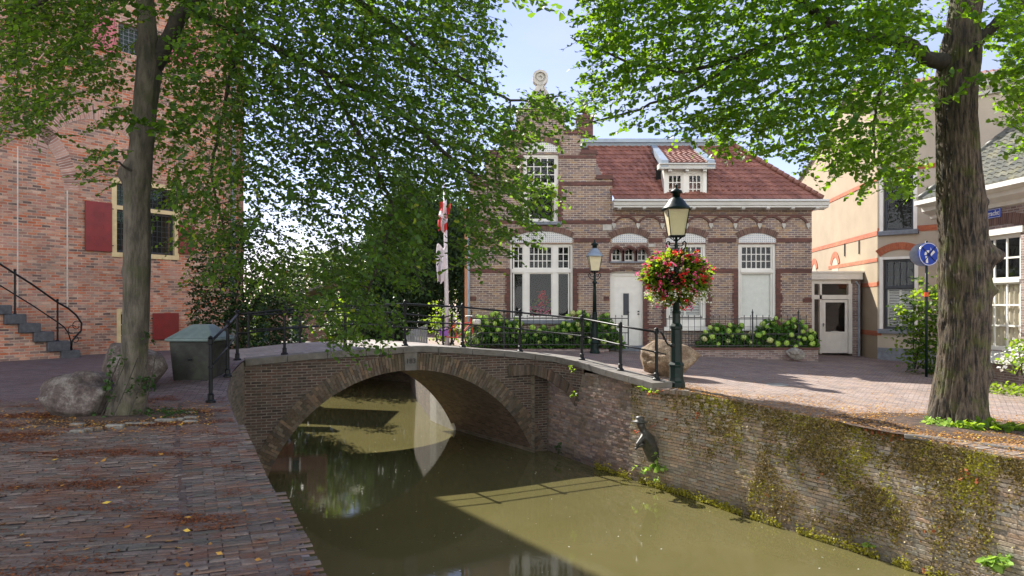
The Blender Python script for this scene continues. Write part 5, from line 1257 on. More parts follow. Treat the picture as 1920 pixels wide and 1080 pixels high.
# ------------------------------------------------------------------ traffic sign
GY = 20.4; gx = unp(1737, GY); gz = zg(gx, GY, 1); GH = unz(452, GY)-gz
sg = thing('traffic_sign', 'round blue road sign crossed out with black tape on a dark pole', 'road sign', (gx, GY, gz))
mb = MB(); mb.tube([(gx,GY,gz-.2),(gx,GY,gz+GH)], .035, 12); mb.build('pole', M['lamp_green'], sg, smooth=True)
mb = MB(); mb.tube([(gx,GY,unz(556,GY)),(gx,GY,unz(548,GY))], .06, 12); mb.build('clamp', M['orange'], sg); 
sgf = Frame(gx, GY-.10, R(12)); cz = unz(477, GY); r = .33
mb = MB(sgf); mb.arc(0, cz, .0005, r, 0, 2*math.pi, -.02, .0, 40); d_ = mb.build('disc', M['sign_blue'], sg)
mb = MB(sgf); mb.arc(0, cz, r-.028, r-.010, 0, 2*math.pi, -.0235, -.01, 40); mb.build('border', M['sign_white'], d_)
mb = MB(sgf)
mb.prism([(-.10,cz-.25),(-.03,cz-.25),(-.04,cz-.07),(-.12,cz-.05)], -.024, -.018); mb.arc(-.02, cz-.02, .06, .13, R(185), R(75), -.024, -.018, 10); mb.prism([(.06,cz-.07),(.20,cz+.06),(.13,cz+.13),(.05,cz+.04)], -.024, -.018); mb.prism([(.05,cz+.09),(.08,cz+.13),(.05,cz+.19)], -.024, -.018)
mb.build('arrow', M['sign_white'], d_)
mb = MB(sgf); mb.bar((-.24,-.027,cz+.20), (.21,-.027,cz-.21), .008, .035, up=(0,1,0)); mb.bar((-.20,-.032,cz-.24), (.22,-.032,cz+.23), .008, .035, up=(0,1,0))
mb.build('tape_cross', M['tape'], d_)
mb = MB(Frame(gx-.04, GY+.12, R(-32))); mb.arc(0, cz, .0005, r, 0, 2*math.pi, -.02, .0, 36); db = mb.build('disc', M['metal_grey'], sg)
mb = MB(Frame(gx-.04, GY+.12, R(-32))); mb.arc(0, cz, r-.05, r+.003, 0, 2*math.pi, .001, .012, 36); mb.build('rim', M['red_plain'], db)
mb = MB(); mb.box(gx-.05, gx+.05, GY-.1, GY+.1, cz-.14, cz-.11); mb.box(gx-.05, gx+.05, GY-.1, GY+.1, cz+.11, cz+.14); mb.build('bracket', M['metal_grey'], sg)

# ------------------------------------------------------------------ boulders
def boulder(name, label, px0, px1, pyt, pyb, Y, depth, mat, seed, flat=.0, pts=None, rough=.10):
    X = unp((px0+px1)/2, Y); w = (px1-px0)/FPX*Y; h = (pyb-pyt)/FPX*Y; z = unz(pyb, Y)
    bm = bmesh.new(); bmesh.ops.create_icosphere(bm, subdivisions=5, radius=1)
    for v in bm.verts:
        p = v.co.copy(); q = p.normalized()
        n1 = noise.noise(q*1.1+Vector((seed,0,0)))*.34; n2 = noise.noise(q*2.6+Vector((0,seed,0)))*.14; n3 = noise.multi_fractal(q*4+Vector((0,0,seed)), .8, 2, 5)*.030
        # facets: clamp along a few random planes
        r = 1+n1+n2+n3
        c = q*r
        rnd = random.Random(seed)
        for k in range(14):
            nrm = Vector((rnd.gauss(0,1), rnd.gauss(0,1), rnd.gauss(0,.8))).normalized(); lim = rnd.uniform(.72,.93); dd = c.dot(nrm)
            if dd > lim: c -= nrm*(dd-lim)*.82
        v.co = c
    xs = [v.co.x for v in bm.verts]; ys = [v.co.y for v in bm.verts]; zs = [v.co.z for v in bm.verts]
    for v in bm.verts:
        c = v.co; z_ = (c.z-min(zs))/(max(zs)-min(zs)); z_ = z_*1.12-.12
        v.co = Vector(((c.x-min(xs))/(max(xs)-min(xs))*w-w/2, (c.y-min(ys))/(max(ys)-min(ys))*depth-depth/2, z_*h))
        if flat: v.co.x += flat*v.co.z
    me = bpy.data.meshes.new(name); bm.to_mesh(me); bm.free(); me.polygons.foreach_set('use_smooth', [True]*len(me.polygons)); me.materials.append(mat)
    o = bpy.data.objects.new(name, me); COL.objects.link(o); o.location = (X, Y+depth*.3, z); return tag(o, label, 'boulder')
boulder('boulder', 'wide brown grey boulder lying beside the left tree, nearest to the viewer', 59, 206, 697, 789, 10.75, 1.0, M['boulder_grey'], 3, 0)
boulder('boulder', 'tall grey boulder half hidden behind the left tree trunk', 168, 300, 644, 740, 13.4, 1.0, M['boulder_grey'], 8)
boulder('boulder', 'large tan boulder standing behind the lamp post', 1200, 1313, 638, 706, 17.2, 1.1, M['boulder_tan'], 12, .12)
boulder('boulder', 'small pale round boulder against the planter wall', 1478, 1511, 652, 674, 23.6, .5, M['boulder_pale'], 21)

# ------------------------------------------------------------------ grit bin
BY = ground_Y(355, 712, -1); BZ = zg(unp(355,BY), BY, -1)
bf = Frame(unp(316,BY), BY, R(-4), BZ); bw_, bh = 82/FPX*BY, .96
gb = thing('grit_bin', 'dark plastic grit bin with pale green pitched lid beside the quay railing', 'bin', (unp(360,BY), BY+.4, BZ))
mb = MB(bf); z0 = -.02
def frus(mb, a, b, c, d, z0, e, f, g, h, z1): mb.add([(a,c,z0),(b,c,z0),(b,d,z0),(a,d,z0),(e,g,z1),(f,g,z1),(f,h,z1),(e,h,z1)], [(0,3,2,1),(4,5,6,7),(0,1,5,4),(1,2,6,5),(2,3,7,6),(3,0,4,7)])
frus(mb, .06, bw_-.06, .05, .8, z0, 0, bw_, 0, .85, .78); mb.build('body', M['bin_body'], gb, bevel=.03)
mb = MB(bf); frus(mb, -.06, bw_+.06, -.06, .91, .77, -.06, bw_+.06, -.06, .91, .83); frus(mb, -.05, bw_+.05, -.05, .9, .83, .28, bw_-.22, .35, .6, 1.10); mb.build('lid', M['bin_lid'], gb, bevel=.025)
mb = MB(bf); mb.lathe([(.05,0),(.05,.02),(.02,.03)], (bw_*.5,-.0,.4), 10); mb.build('lock', M['iron'], gb)

# ------------------------------------------------------------------ iron fences, planter
def fence(label, x0, x1, Y, ztop, zbot, rails_, posts, bars=.21, slope=0.0):
    th = thing('iron_fence', label, 'fence', ((x0+x1)/2, Y, zbot)); mb = MB(); n = int((x1-x0)/bars)
    for i in range(n+1):
        x = x0+(x1-x0)*i/n; z = slope*(x-x0); mb.bar((x,Y,zbot+z), (x,Y,ztop+z), .014); mb.lathe([(.008,0),(.02,.02),(.002,.07)], (x,Y,ztop+z), 4)
    mb.build('bars', M['fence_iron'], th)
    mb = MB()
    for i in range(n*2+1):
        if i % 2: x = x0+(x1-x0)*i/n/2; z = slope*(x-x0); mb.bar((x,Y,zbot+z), (x,Y,zbot+.42+z), .012)
    mb.build('short_bars', M['fence_iron'], th)
    for z in rails_:
        mb = MB(); mb.bar((x0,Y,z), (x1,Y,z+slope*(x1-x0)), .022, .03); mb.build('rail', M['fence_iron'], th)
    for x in posts:
        mb = MB(); z = slope*(x-x0); mb.bar((x,Y,zbot-.1+z), (x,Y,ztop+.12+z), .04); mb.lathe([(.02,0),(.04,.03),(.02,.07),(.003,.15)], (x,Y,ztop+.12+z), 8); mb.build('post', M['fence_iron'], th)
    return th
FY = 24.4; fx = lambda p: unp(p, FY); fz = lambda p: unz(p, FY)
fence('iron bar fence in front of the hydrangeas left of the front door', fx(882), fx(1178), FY, fz(594), fz(648), (fz(597), fz(624), fz(646)), (fx(884), fx(945), fx(1092), fx(1178)), slope=0)
fence('iron bar fence above the low planter wall right of the front door', fx(1244), fx(1512), FY, fz(594), fz(650), (fz(598), fz(626), fz(648)), (fx(1244), fx(1411), fx(1497)))
pw = thing('planter_wall', 'low dark brick planter wall right of the front door', 'wall', (fx(1420), 24.2, -.2))
mb = MB(); mb.box(fx(1246), fx(1527), 24.1, 24.3, -.5, fz(655)); mb.box(fx(1527)-.2, fx(1527), 24.3, 25.5, -.5, fz(655)); mb.build('wall', M['brick_right'], pw)
mb = MB(); mb.box(fx(1246)-.03, fx(1527)+.03, 24.07, 24.33, fz(655), fz(651)); mb.build('capping', M['brick_dark'], pw)
mb = MB(); mb.box(fx(1248), fx(1526), 24.32, 25.45, -.5, fz(660)); mb.build('soil', M['soil'], pw)
pk = thing('planter_kerb', 'low brick kerb under the left hydrangea bed', 'kerb', (fx(1020), 24.2, 0)); mb = MB(); mb.box(fx(880), fx(1140), 24.15, 24.32, -.3, zg(2,24,1)+.07); mb.build('kerb', M['brick_right'], pk)

# ------------------------------------------------------------------ flagpole, flags, bicycle
FLY = 24.0; flx = unp(839, FLY)
fp = thing('flagpole', 'slim white flagpole left of the brick house', 'flagpole', (flx, FLY, .3))
mb = MB(); mb.tube([(flx,FLY,.1),(unp(834,FLY),FLY,5.6)], [.075,.05], 12); mb.lathe([(.03,0),(.07,.05),(.03,.1)], (unp(834,FLY),FLY,5.6), 10); mb.build('pole', M['flag_white'], fp, smooth=True)
def cloth(name, label, px0, px1, pyt, pyb, Y, mat, seed, cross=None, taper=.8):
    x0, x1, zt, zb = unp(px0,Y), unp(px1,Y), unz(pyt,Y), unz(pyb,Y); nx, nz_ = 14, 22
    def P(u, v): w = 1-(1-taper)*v; return (x0+(x1-x0)*u*w+.03*math.sin(v*5+seed), Y+.10*math.sin(u*9+v*2+seed)+.04*math.sin(v*7), zt+(zb-zt)*v - .12*u*(1-v)+.05*math.sin(u*8))
    th = thing(name, label, 'flag', ((x0+x1)/2, Y, zb))
    mb = MB(); mc = MB()
    for i in range(nx):
        for j in range(nz_):
            if cross and cross((i+.5)/nx, (j+.5)/nz_): mc.add([(a_,b_-.006,c_) for a_,b_,c_ in (P(i/nx,j/nz_),P((i+1)/nx,j/nz_),P((i+1)/nx,(j+1)/nz_),P(i/nx,(j+1)/nz_))], [(0,3,2,1)])
            mb.add([P(i/nx,j/nz_),P((i+1)/nx,j/nz_),P((i+1)/nx,(j+1)/nz_),P(i/nx,(j+1)/nz_)], [(0,3,2,1)])
    mb.build('cloth', mat, th, smooth=True)
    if cross: mc.build('cross', M['flag_white'], th, smooth=True)
cloth('flag', 'red flag with white cross hanging limp high on the pole', 822, 844, 378, 434, FLY-.12, M['flag_red'], 1, lambda u, v: .38 < u < .62 or .30 < v-u*.3 < .46)
cloth('flag', 'plain pale pinkish flag hanging below the red one', 819, 838, 458, 530, FLY-.1, M['flag_white'], 3, None, .55)
def bicycle(x, y, z, rz, label):
    th = thing('bicycle', label, 'bicycle', (x, y, z)); f = Frame(x, y, rz, z)
    for cx in (-.5, .5):
        mb = MB(f); mb.tube([(cx+.33*math.cos(t), 0, .34+.33*math.sin(t)) for t in np.linspace(0, 2*math.pi, 25)], .02, 6); w_ = mb.build('wheel', M['tyre'], th)
        mb = MB(f)
        for k in range(12): mb.bar((cx, 0, .34), (cx+.32*math.cos(k*.524), 0, .34+.32*math.sin(k*.524)), .004)
        mb.build('spokes', M['metal_grey'], w_)
    mb = MB(f); 
    for p, q in (((-.5,.34),(-.1,.3)),((-.1,.3),(.38,.75)),((-.1,.3),(-.22,.85)),((-.5,.34),(-.2,.75)),((.5,.34),(.36,.95)),((-.2,.75),(.38,.8))): mb.tube([(p[0],0,p[1]),(q[0],0,q[1])], .017, 8)
    mb.build('frame', M['red_plain'], th)
    mb = MB(f); mb.box(-.34, -.1, -.07, .07, .86, .91); mb.build('saddle', M['tyre'], th, bevel=.02)
    mb = MB(f); mb.tube([(.30,-.28,1.0),(.38,-.2,1.02),(.38,.2,1.02),(.30,.28,1.0)], .014, 8); mb.build('handlebar', M['metal_grey'], th)
    mb = MB(f); mb.box(.5, .72, -.12, .12, .74, .90); mb.build('basket', M['stone_pale'], th, bevel=.03)
    mb = MB(f); mb.box(-.68, -.46, .05, .16, .38, .60); mb.box(-.68, -.46, -.16, -.05, .38, .60); mb.build('pannier', M['purple'], th)
bicycle(unp(862,23.9), 23.9, .28, R(25), 'parked bicycle with red frame, white basket and purple bags near the flagpole')

# ------------------------------------------------------------------ little statue on the quay wall
def skin(name, verts, edges, radii, mat, parent, sub=2):
    off = Vector((0,0,0)); p = parent
    while p is not None: off += p.location; p = p.parent
    me = bpy.data.meshes.new(name); me.from_pydata([tuple(Vector(v)-off) for v in verts], edges, []); o = bpy.data.objects.new(name, me); COL.objects.link(o); o.parent = parent
    m = o.modifiers.new('skin', 'SKIN'); 
    for i, r in enumerate(radii):
        sv = me.skin_vertices[0].data[i]; sv.radius = (r, r) if not hasattr(r, '__len__') else r
    me.skin_vertices[0].data[0].use_root = True; m.use_smooth_shade = True
    s_ = o.modifiers.new('sub', 'SUBSURF'); s_.levels = sub; s_.render_levels = sub
    dg = bpy.context.evaluated_depsgraph_get(); ev = o.evaluated_get(dg); m2 = bpy.data.meshes.new_from_object(ev); o.modifiers.clear(); o.data = m2
    m2.materials.clear(); m2.materials.append(mat); m2.name = name; return o
SYY = 15.5; kx = SYY/FPX
def sp_(px, py, dy=0.0): return (unp(px, SYY), SYY+dy, unz(py, SYY))
stt = thing('wall_statue', 'small dark metal statue of a man in a brimmed hat leaning from the quay wall', 'statue', sp_(1215, 872))
V = [sp_(1222,850,.12), sp_(1217,832,.06), sp_(1211,816,.0), sp_(1206,806,-.03), sp_(1201,797,-.06), sp_(1199,790,-.06), sp_(1203,818,-.14), sp_(1195,826,-.2), sp_(1190,836,-.2), sp_(1218,818,.1), sp_(1206,834,.0), sp_(1193,832,-.12), sp_(1232,866,.2), sp_(1238,884,.3), sp_(1189,830,-.24)]
E_ = [(0,1),(1,2),(2,3),(3,4),(4,5),(2,6),(6,7),(7,8),(2,9),(9,10),(10,11),(0,12),(12,13),(7,14)]
skin('figure', V, E_, [(.20,.13),(.20,.12),(.17,.10),.055,(.095,.10),.08,.06,.045,.035,.06,.045,.035,(.18,.1),(.12,.06),.02], M['bronze'], stt)
mb = MB(Frame(sp_(1199,788)[0], SYY-.06, 0, sp_(0,789)[2])); mb.lathe([(.165,-.02),(.17,.0),(.10,.012),(.095,.07),(.08,.10),(.02,.115)], (0,0,0), 18); mb.build('hat', M['bronze'], stt, smooth=True)
mb = MB(); a = sp_(1196,806,-.14); mb.tube([a, (a[0]-.09,a[1]-.08,a[2]-.03), (a[0]-.10,a[1]-.09,a[2]+.03)], [.008,.008,.016], 6); mb.build('pipe', M['orange'], stt)
mb = MB(); mb.tube([sp_(1187,838,-.22), sp_(1193,835,-.2), sp_(1207,832,-.05)], .022, 8); mb.build('scroll_in_hand', M['bronze'], stt)
M['carved'] = m_plain('carved shadowed figures', (.03,.03,.028), .9, .1)
text('183', FB, AU, AZ+AR+.17, .17, M['carved'], bridge, y=-.064, name='carved_date', bold=.002)
# ------------------------------------------------------------------ trees
def trunk_mesh(name, pts, rad, mat, parent, n=56, step=.05, furrow=.05, fr=7, knots=(), seed=0, lobes=.06):
    """pts: centre line in world space; knots: (z, angle, size, reach)"""
    acc = [0]
    for p, q in zip(pts, pts[1:]): acc.append(acc[-1]+math.dist(p, q))
    tot = acc[-1]; m = int(tot/step)+1; vs = []; fs = []
    C = [Vector([interp(tot*i/m, acc, [p[k] for p in pts]) for k in range(3)]) for i in range(m+1)]
    for _ in range(6): C = [C[0]]+[(C[i-1]+C[i]*2+C[i+1])/4 for i in range(1, m)]+[C[-1]]
    a = None
    for i in range(m+1):
        d = (C[min(i+1,m)]-C[max(i-1,0)]).normalized()
        if a is None: a = Vector((1,0,0))
        a = (a-d*a.dot(d)).normalized(); b = d.cross(a); r0 = interp(tot*i/m, acc, rad); s = tot*i/m
        for k in range(n):
            t = 2*math.pi*k/n; c, e = math.cos(t), math.sin(t)
            f = (1-min(1,abs(noise.noise(Vector((c*fr+seed, e*fr, s*1.6))))*3.2))**2*.9+.35*abs(noise.noise(Vector((c*fr*2, e*fr*2+seed, s*5))))-.3
            r = r0*(1+lobes*noise.noise(Vector((c*1.5,e*1.5+seed,s*.8)))*2-furrow*f)
            if s < .5: r *= 1+.10*(1-s/.5)**2*math.sin(t*5+seed)
            p = C[i]+a*c*r+b*e*r
            for (kz, ka, ks, kr) in knots:
                dd = ((p.z-kz)/ks)**2+((math.atan2(math.sin(t-ka), math.cos(t-ka)))*r0/ks)**2
                if dd < 4: p += (a*c+b*e)*kr*math.exp(-dd*1.6)*(1+.5*noise.noise(p*9))
            vs.append(tuple(p))
    for i in range(m):
        for k in range(n): j = (k+1)%n; fs.append((i*n+k, i*n+j, i*n+n+j, i*n+n+k))
    mb = MB(); mb.add(vs, fs, [[(0,0)]*4]*len(fs)); return mb.build(name, mat, parent, smooth=True)
def wp_(px, py, Y): return (unp(px, Y), Y, unz(py, Y))
def limb_net(parent, limbs, targets, mat, seed, r0=.035):
    """branches: main limbs plus side branches reaching the leaf sprays"""
    rnd = random.Random(seed); mb = MB(); nodes = []
    for pts, rad in limbs:
        P = resample(pts, .25) if False else pts
        acc = []
        for p, q in zip(pts, pts[1:]):
            for i in range(6): acc.append(Vector(p).lerp(Vector(q), i/6))
        acc.append(Vector(pts[-1])); rr = [interp(i, np.linspace(0, len(acc)-1, len(rad)), rad) for i in range(len(acc))]
        acc = [acc[0]]+[(acc[i-1]+acc[i]*2+acc[i+1])/4+Vector((rnd.gauss(0,.012),rnd.gauss(0,.012),rnd.gauss(0,.012))) for i in range(1,len(acc)-1)]+[acc[-1]]
        mb.tube([tuple(p) for p in acc], rr, 10, wob=.2, seed=seed); nodes += [(p, r) for p, r in zip(acc[2:], rr[2:])]
    for t in sorted(targets, key=lambda t: min((Vector(t)-n[0]).length for n in nodes)):
        t = Vector(t); b, r = min(nodes, key=lambda n: (t-n[0]).length+.25*max(0, t.z-n[0].z)); L_ = (t-b).length
        if L_ < .35: continue
        k = max(3, int(L_/.28)); r = min(r*.65, .012+.011*L_); pts = []
        side = Vector((rnd.gauss(0,1),rnd.gauss(0,1),rnd.gauss(0,.5)))*.06*L_
        for i in range(k+1):
            u = i/k; pts.append(b.lerp(t, u)+side*math.sin(u*math.pi)+Vector((0,0,.10*L_*math.sin(u*math.pi)))+Vector((rnd.gauss(0,.02),rnd.gauss(0,.02),rnd.gauss(0,.02)))*(u > 0))
        rr = [r*(1-.75*i/k) for i in range(k+1)]
        mb.tube([tuple(p) for p in pts], rr, 6, cap=False); nodes += [(p, q) for p, q in zip(pts[1:], rr[1:])]
    return mb.build('branches', mat, parent, smooth=True)
def spray_field(rows, x0, y0, cell, Y0, Y1, per, rg, center, row0=0, yfun=None):
    """twig start points through the crown volume"""
    S_, Yc = [], []
    for j, row in enumerate(rows):
        for i, ch in enumerate(row):
            d = int(ch)
            if not d: continue
            n = rg.poisson(per*d/9)
            px = x0+cell*(i+rg.random(n)); py = y0+cell*(j+rg.random(n)); Y = Y0+(Y1-Y0)*rg.random(n)
            for a, b, c in zip(px, py, Y): S_.append(wp_(a, b, c))
    return np.array(S_)
def sprays(name, S_, center, mat, parent, size, rg, k=12, L0=.3, L1=.75, droop=.35, wood=None, up=.55, seed=0):
    n = len(S_); out = S_-np.array(center); out[:,2] *= .15; out /= (np.linalg.norm(out,axis=1)[:,None]+1e-6)
    Dn = out*.8+rg.normal(size=(n,3))*np.array([.55,.55,.25]); Dn[:,2] -= droop*.6; Dn /= np.linalg.norm(Dn,axis=1)[:,None]
    Ln = L0+(L1-L0)*rg.random(n); t = (np.arange(k)+.5)/k
    s0 = S_-Dn*Ln[:,None]*.5
    P = s0[:,None,:]+Dn[:,None,:]*(t[None,:,None]*Ln[:,None,None]); P[:,:,2] -= droop*(t[None,:]**2)*Ln[:,None]*.5
    side = np.cross(Dn, np.array([0,0,1.0])); side /= (np.linalg.norm(side,axis=1)[:,None]+1e-6)
    sg = np.where(np.arange(k)%2 == 0, 1.0, -1.0)[None,:,None]
    lp = P+side[:,None,:]*sg*.012; ax = side[:,None,:]*sg*.75+Dn[:,None,:]*.55+rg.normal(size=(n,k,3))*.28; ax[:,:,2] -= .32
    ax /= np.linalg.norm(ax,axis=2)[:,:,None]
    lp = lp.reshape(-1,3); ax = ax.reshape(-1,3); N = len(lp)
    upv = rg.normal(size=(N,3))*up+np.array([0,0,1.0]); si = np.cross(ax, upv); si /= (np.linalg.norm(si,axis=1)[:,None]+1e-9); nm = np.cross(si, ax)
    s = (size*(.6+.7*rg.random(N)))[:,None]; w = s*.46; fold = (rg.random(N)*.16)[:,None]*s; curl = (rg.normal(size=N)*.10)[:,None]*s
    b = lp+ax*s*.12
    v = np.stack([b, b+ax*s*.25+si*w+nm*fold, b+ax*s*.62+si*w*.8+nm*(fold+curl), b+ax*s+nm*curl*2, b+ax*s*.62-si*w*.8+nm*(fold+curl), b+ax*s*.25-si*w+nm*fold],1).reshape(-1,3)
    base = (np.arange(N)*6)[:,None]; F = np.concatenate([base+np.array([0,1,2,3]), base+np.array([0,3,4,5])],1).reshape(-1,4)
    o = quads(name, v, mat, parent, faces=F)
    if wood is not None:
        m = n; a = P[:,0]; c = P[:,-1]; mid = P[:,k//2]; r = .0035
        q = []
        for (p0, p1) in ((a, mid), (mid, c)):
            for ox in ((side*r, np.tile([0,0,r],(n,1))),):
                u, w_ = ox
                q.append(np.stack([p0-u, p0+u, p1+u*.7, p1-u*.7],1)); q.append(np.stack([p0-w_, p0+w_, p1+w_*.7, p1-w_*.7],1))
        quads('twigs', np.concatenate(q).reshape(-1,3), wood, parent)
    return o
LROWS = ["8888888888888888888888830000","8888888888888888888888830000","9999888888888888888888840000","9999988888888888888888850000","9998855667799999999988820000","9987434566799999999988810000","8888434677798899999988820000","7888656777796888999988420000","6776645776697888999988862100","7653345667787888999988888764","4310235676686778899988886521","0000233566685778889988885000","0000343466677788889988886000","0000010466566678899988887500","0000000355552335799988887100","0000000234441125789988875000","0000000123322345677887530000","0000000012224577766300000000","0000000000000267750000000000","0000000000000004782000000000","0000000000000002530000000000"]
RROWS = ["02777777777777777777777","04777777777777777777777","04888888888888888888888","04888888888888888888888",
"27889999999999999999999","37889999999999999999999","26788888888889999999999","04788888888999998888899","04577888887778888788888","24456777777776777787765","00223468888877777400340","00000013567888887500120","00000000010356787400000","00000000000000245000000"]
rg = np.random.default_rng(21)
LYT = 10.9; TB = wp_(236, 780, LYT)
ltree = thing('linden_tree', 'tall linden with smooth grey green trunk and dark drooping leaves on the left quay', 'tree', (TB[0], TB[1], 0))
tp_ = [(236,800,.40),(238,765,.36),(245,730,.285),(250,690,.245),(254,600,.225),(257,500,.235),(258,430,.225),(257,370,.225),(258,325,.25),(264,290,.215),(272,200,.205),(280,120,.22),(276,60,.17),(272,0,.155),(268,-120,.13),(275,-260,.09)]
tp_ = [(a,b,c*(.82 if b < 640 else .74)) for a,b,c in tp_]
tr = trunk_mesh('trunk', [wp_(a,b,LYT) for a,b,c in tp_], [c for a,b,c in tp_], M['bark_left'], ltree, furrow=.025, fr=4, knots=((unz(325,LYT),R(200),.16,.09),(unz(510,LYT),R(190),.08,.05),(unz(745,LYT),R(-20),.16,.07),(unz(705,LYT),R(-10),.12,.05),(unz(90,LYT),R(180),.1,.05)), seed=1)
lim = [([wp_(285,125,LYT),wp_(310,88,LYT+.05),wp_(338,30,LYT+.1),wp_(390,-20,LYT+.1),wp_(520,-90,LYT),wp_(700,-130,LYT-.3)], [.15,.125,.115,.10,.075,.05]),
       ([wp_(345,20,LYT),wp_(450,60,LYT+.4),wp_(600,130,LYT+.3),wp_(740,200,LYT),wp_(870,320,LYT-.2),wp_(960,350,LYT-.3)], [.06,.05,.045,.04,.025,.01]),
       ([wp_(270,-20,LYT),wp_(200,-40,LYT-.4),wp_(110,-20,LYT-.8),wp_(20,40,LYT-1)], [.08,.06,.04,.02]),
       ([wp_(520,-90,LYT),wp_(700,20,LYT+.3),wp_(830,130,LYT+.2),wp_(960,190,LYT),wp_(1060,180,LYT)], [.05,.045,.03,.02,.008]),
       ([wp_(600,130,LYT+.3),wp_(690,280,LYT+.2),wp_(740,390,LYT),wp_(700,520,LYT-.1),wp_(660,620,LYT-.1)], [.04,.035,.028,.02,.008]),
       ([wp_(450,60,LYT+.4),wp_(420,200,LYT+.6),wp_(395,330,LYT+.6),wp_(420,440,LYT+.6)], [.035,.03,.02,.01]),
       ([wp_(258,330,LYT-.1),wp_(215,300,LYT-.4),wp_(180,320,LYT-.6)], [.02,.015,.008])]
S1 = spray_field(LROWS, 0, -185, 40, 8.9, 13.2, 18, rg, TB)
def clear_trunk(S_, x0, x1, ymax, Yt):         # few sprays grow out towards the viewer straight in front of the trunk
    px = S_[:,0]/S_[:,1]*FPX+960; return S_[~((px > x0) & (px < x1) & (S_[:,1] < Yt) & (S_[:,2] < ymax))]
S1 = clear_trunk(S1, 215, 330, 9, LYT+.5)
_px = S1[:,0]/S1[:,1]*FPX+960; _py = HY-(S1[:,2]-CZ)/S1[:,1]*FPX; S1 = S1[~((_px > 925) & (_py < 165) & (_py > -200)) & ~((_px > 925) & (_px < 985) & (_py < 200)) & ~((_px > 805) & (_px < 860) & (_py > 350) & (_py < 560)) & ~(_px > 1110)]
extra = np.stack([rg.uniform(-10,1,900), rg.uniform(7.5,14.5,900), rg.uniform(7.3,10,900)],1)
tg = [tuple(S1[i]) for i in rg.choice(len(S1), 150, replace=False)]
limb_net(ltree, lim, tg, M['branch'], 3)
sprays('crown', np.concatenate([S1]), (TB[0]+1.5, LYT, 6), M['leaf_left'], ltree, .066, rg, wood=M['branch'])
sprays('upper_crown', extra, (TB[0], LYT, 8), M['leaf_left'], ltree, .15, rg, L0=.6, L1=1.1)
RYT = 12.4; RB = wp_(1797, 780, RYT)
rtree = thing('linden_tree', 'big linden with furrowed dark mossy trunk and sunlit yellow green leaves on the right', 'tree', (RB[0], RB[1], RB[2]))
tp_ = [(1796,800,.56),(1797,775,.52),(1799,740,.47),(1803,690,.43),(1806,620,.41),(1808,560,.40),(1807,520,.42),(1806,450,.38),(1803,380,.385),(1797,300,.36),(1793,220,.34),(1794,160,.35),(1800,110,.36),(1806,50,.29),(1812,0,.27),(1820,-120,.22),(1815,-260,.15)]
tp_ = [(a,b,c*(.93 if b < 650 else .86)) for a,b,c in tp_]
trunk_mesh('trunk', [wp_(a,b,RYT) for a,b,c in tp_], [c for a,b,c in tp_], M['bark_right'], rtree, n=150, step=.03, furrow=.11, fr=13, knots=((unz(480,RYT),R(-25),.20,.20),(unz(545,RYT),R(-20),.14,.09),(unz(700,RYT),R(-30),.2,.07),(unz(380,RYT),R(-10),.12,.06),(unz(600,RYT),R(170),.2,.03)), seed=5)
lim = [([wp_(1790,120,RYT),wp_(1745,112,RYT-.1),wp_(1690,78,RYT-.2),wp_(1620,70,RYT-.3),wp_(1560,45,RYT-.4),wp_(1500,0,RYT-.5),wp_(1400,-60,RYT-.6)], [.17,.13,.105,.09,.085,.07,.05]),
       ([wp_(1812,100,RYT),wp_(1870,40,RYT-.3),wp_(1950,-20,RYT-.5)], [.12,.09,.06]),
       ([wp_(1690,78,RYT-.2),wp_(1640,200,RYT-.4),wp_(1640,300,RYT-.5)], [.04,.03,.012]),
       ([wp_(1560,45,RYT-.4),wp_(1420,90,RYT-.6),wp_(1290,140,RYT-.8),wp_(1160,110,RYT-1),wp_(1070,70,RYT-1)], [.05,.04,.03,.02,.008]),
       ([wp_(1420,90,RYT-.6),wp_(1300,170,RYT-.6),wp_(1180,210,RYT-.7),wp_(1080,235,RYT-.8)], [.035,.025,.018,.006])]
S2 = spray_field(RROWS, 1052, -195, 40, 9.6, 13.4, 17.5, rg, RB)
S2 = clear_trunk(S2, 1725, 1885, 9, RYT+.5)
_px = S2[:,0]/S2[:,1]*FPX+960; S2 = S2[_px > 1090]
tg = [tuple(S2[i]) for i in rg.choice(len(S2), 110, replace=False)]
limb_net(rtree, lim, tg, M['branch'], 8)
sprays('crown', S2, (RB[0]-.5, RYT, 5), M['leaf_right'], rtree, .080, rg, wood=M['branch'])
# a few sprays cross in front of the trunks
P = np.array([wp_(a+rg.normal()*22, b+rg.normal()*8, RYT-1.1+rg.normal()*.2) for a, b in ((1760,150),(1800,175),(1850,150),(1900,140),(1880,60),(1830,20),(1760,60),(1900,170)) for _ in range(3)])
sprays('front_sprays', P, (RB[0], RYT+1, 5), M['leaf_right'], rtree, .105, rg, wood=M['branch'])
P = np.array([wp_(a+rg.normal()*18, b+rg.normal()*7, LYT-.9+rg.normal()*.2) for a, b in ((225,215),(270,225),(320,235),(260,10),(235,30),(350,200)) for _ in range(4)])
sprays('front_sprays', P, (TB[0], LYT+1, 5), M['leaf_left'], ltree, .09, rg, wood=M['branch'])

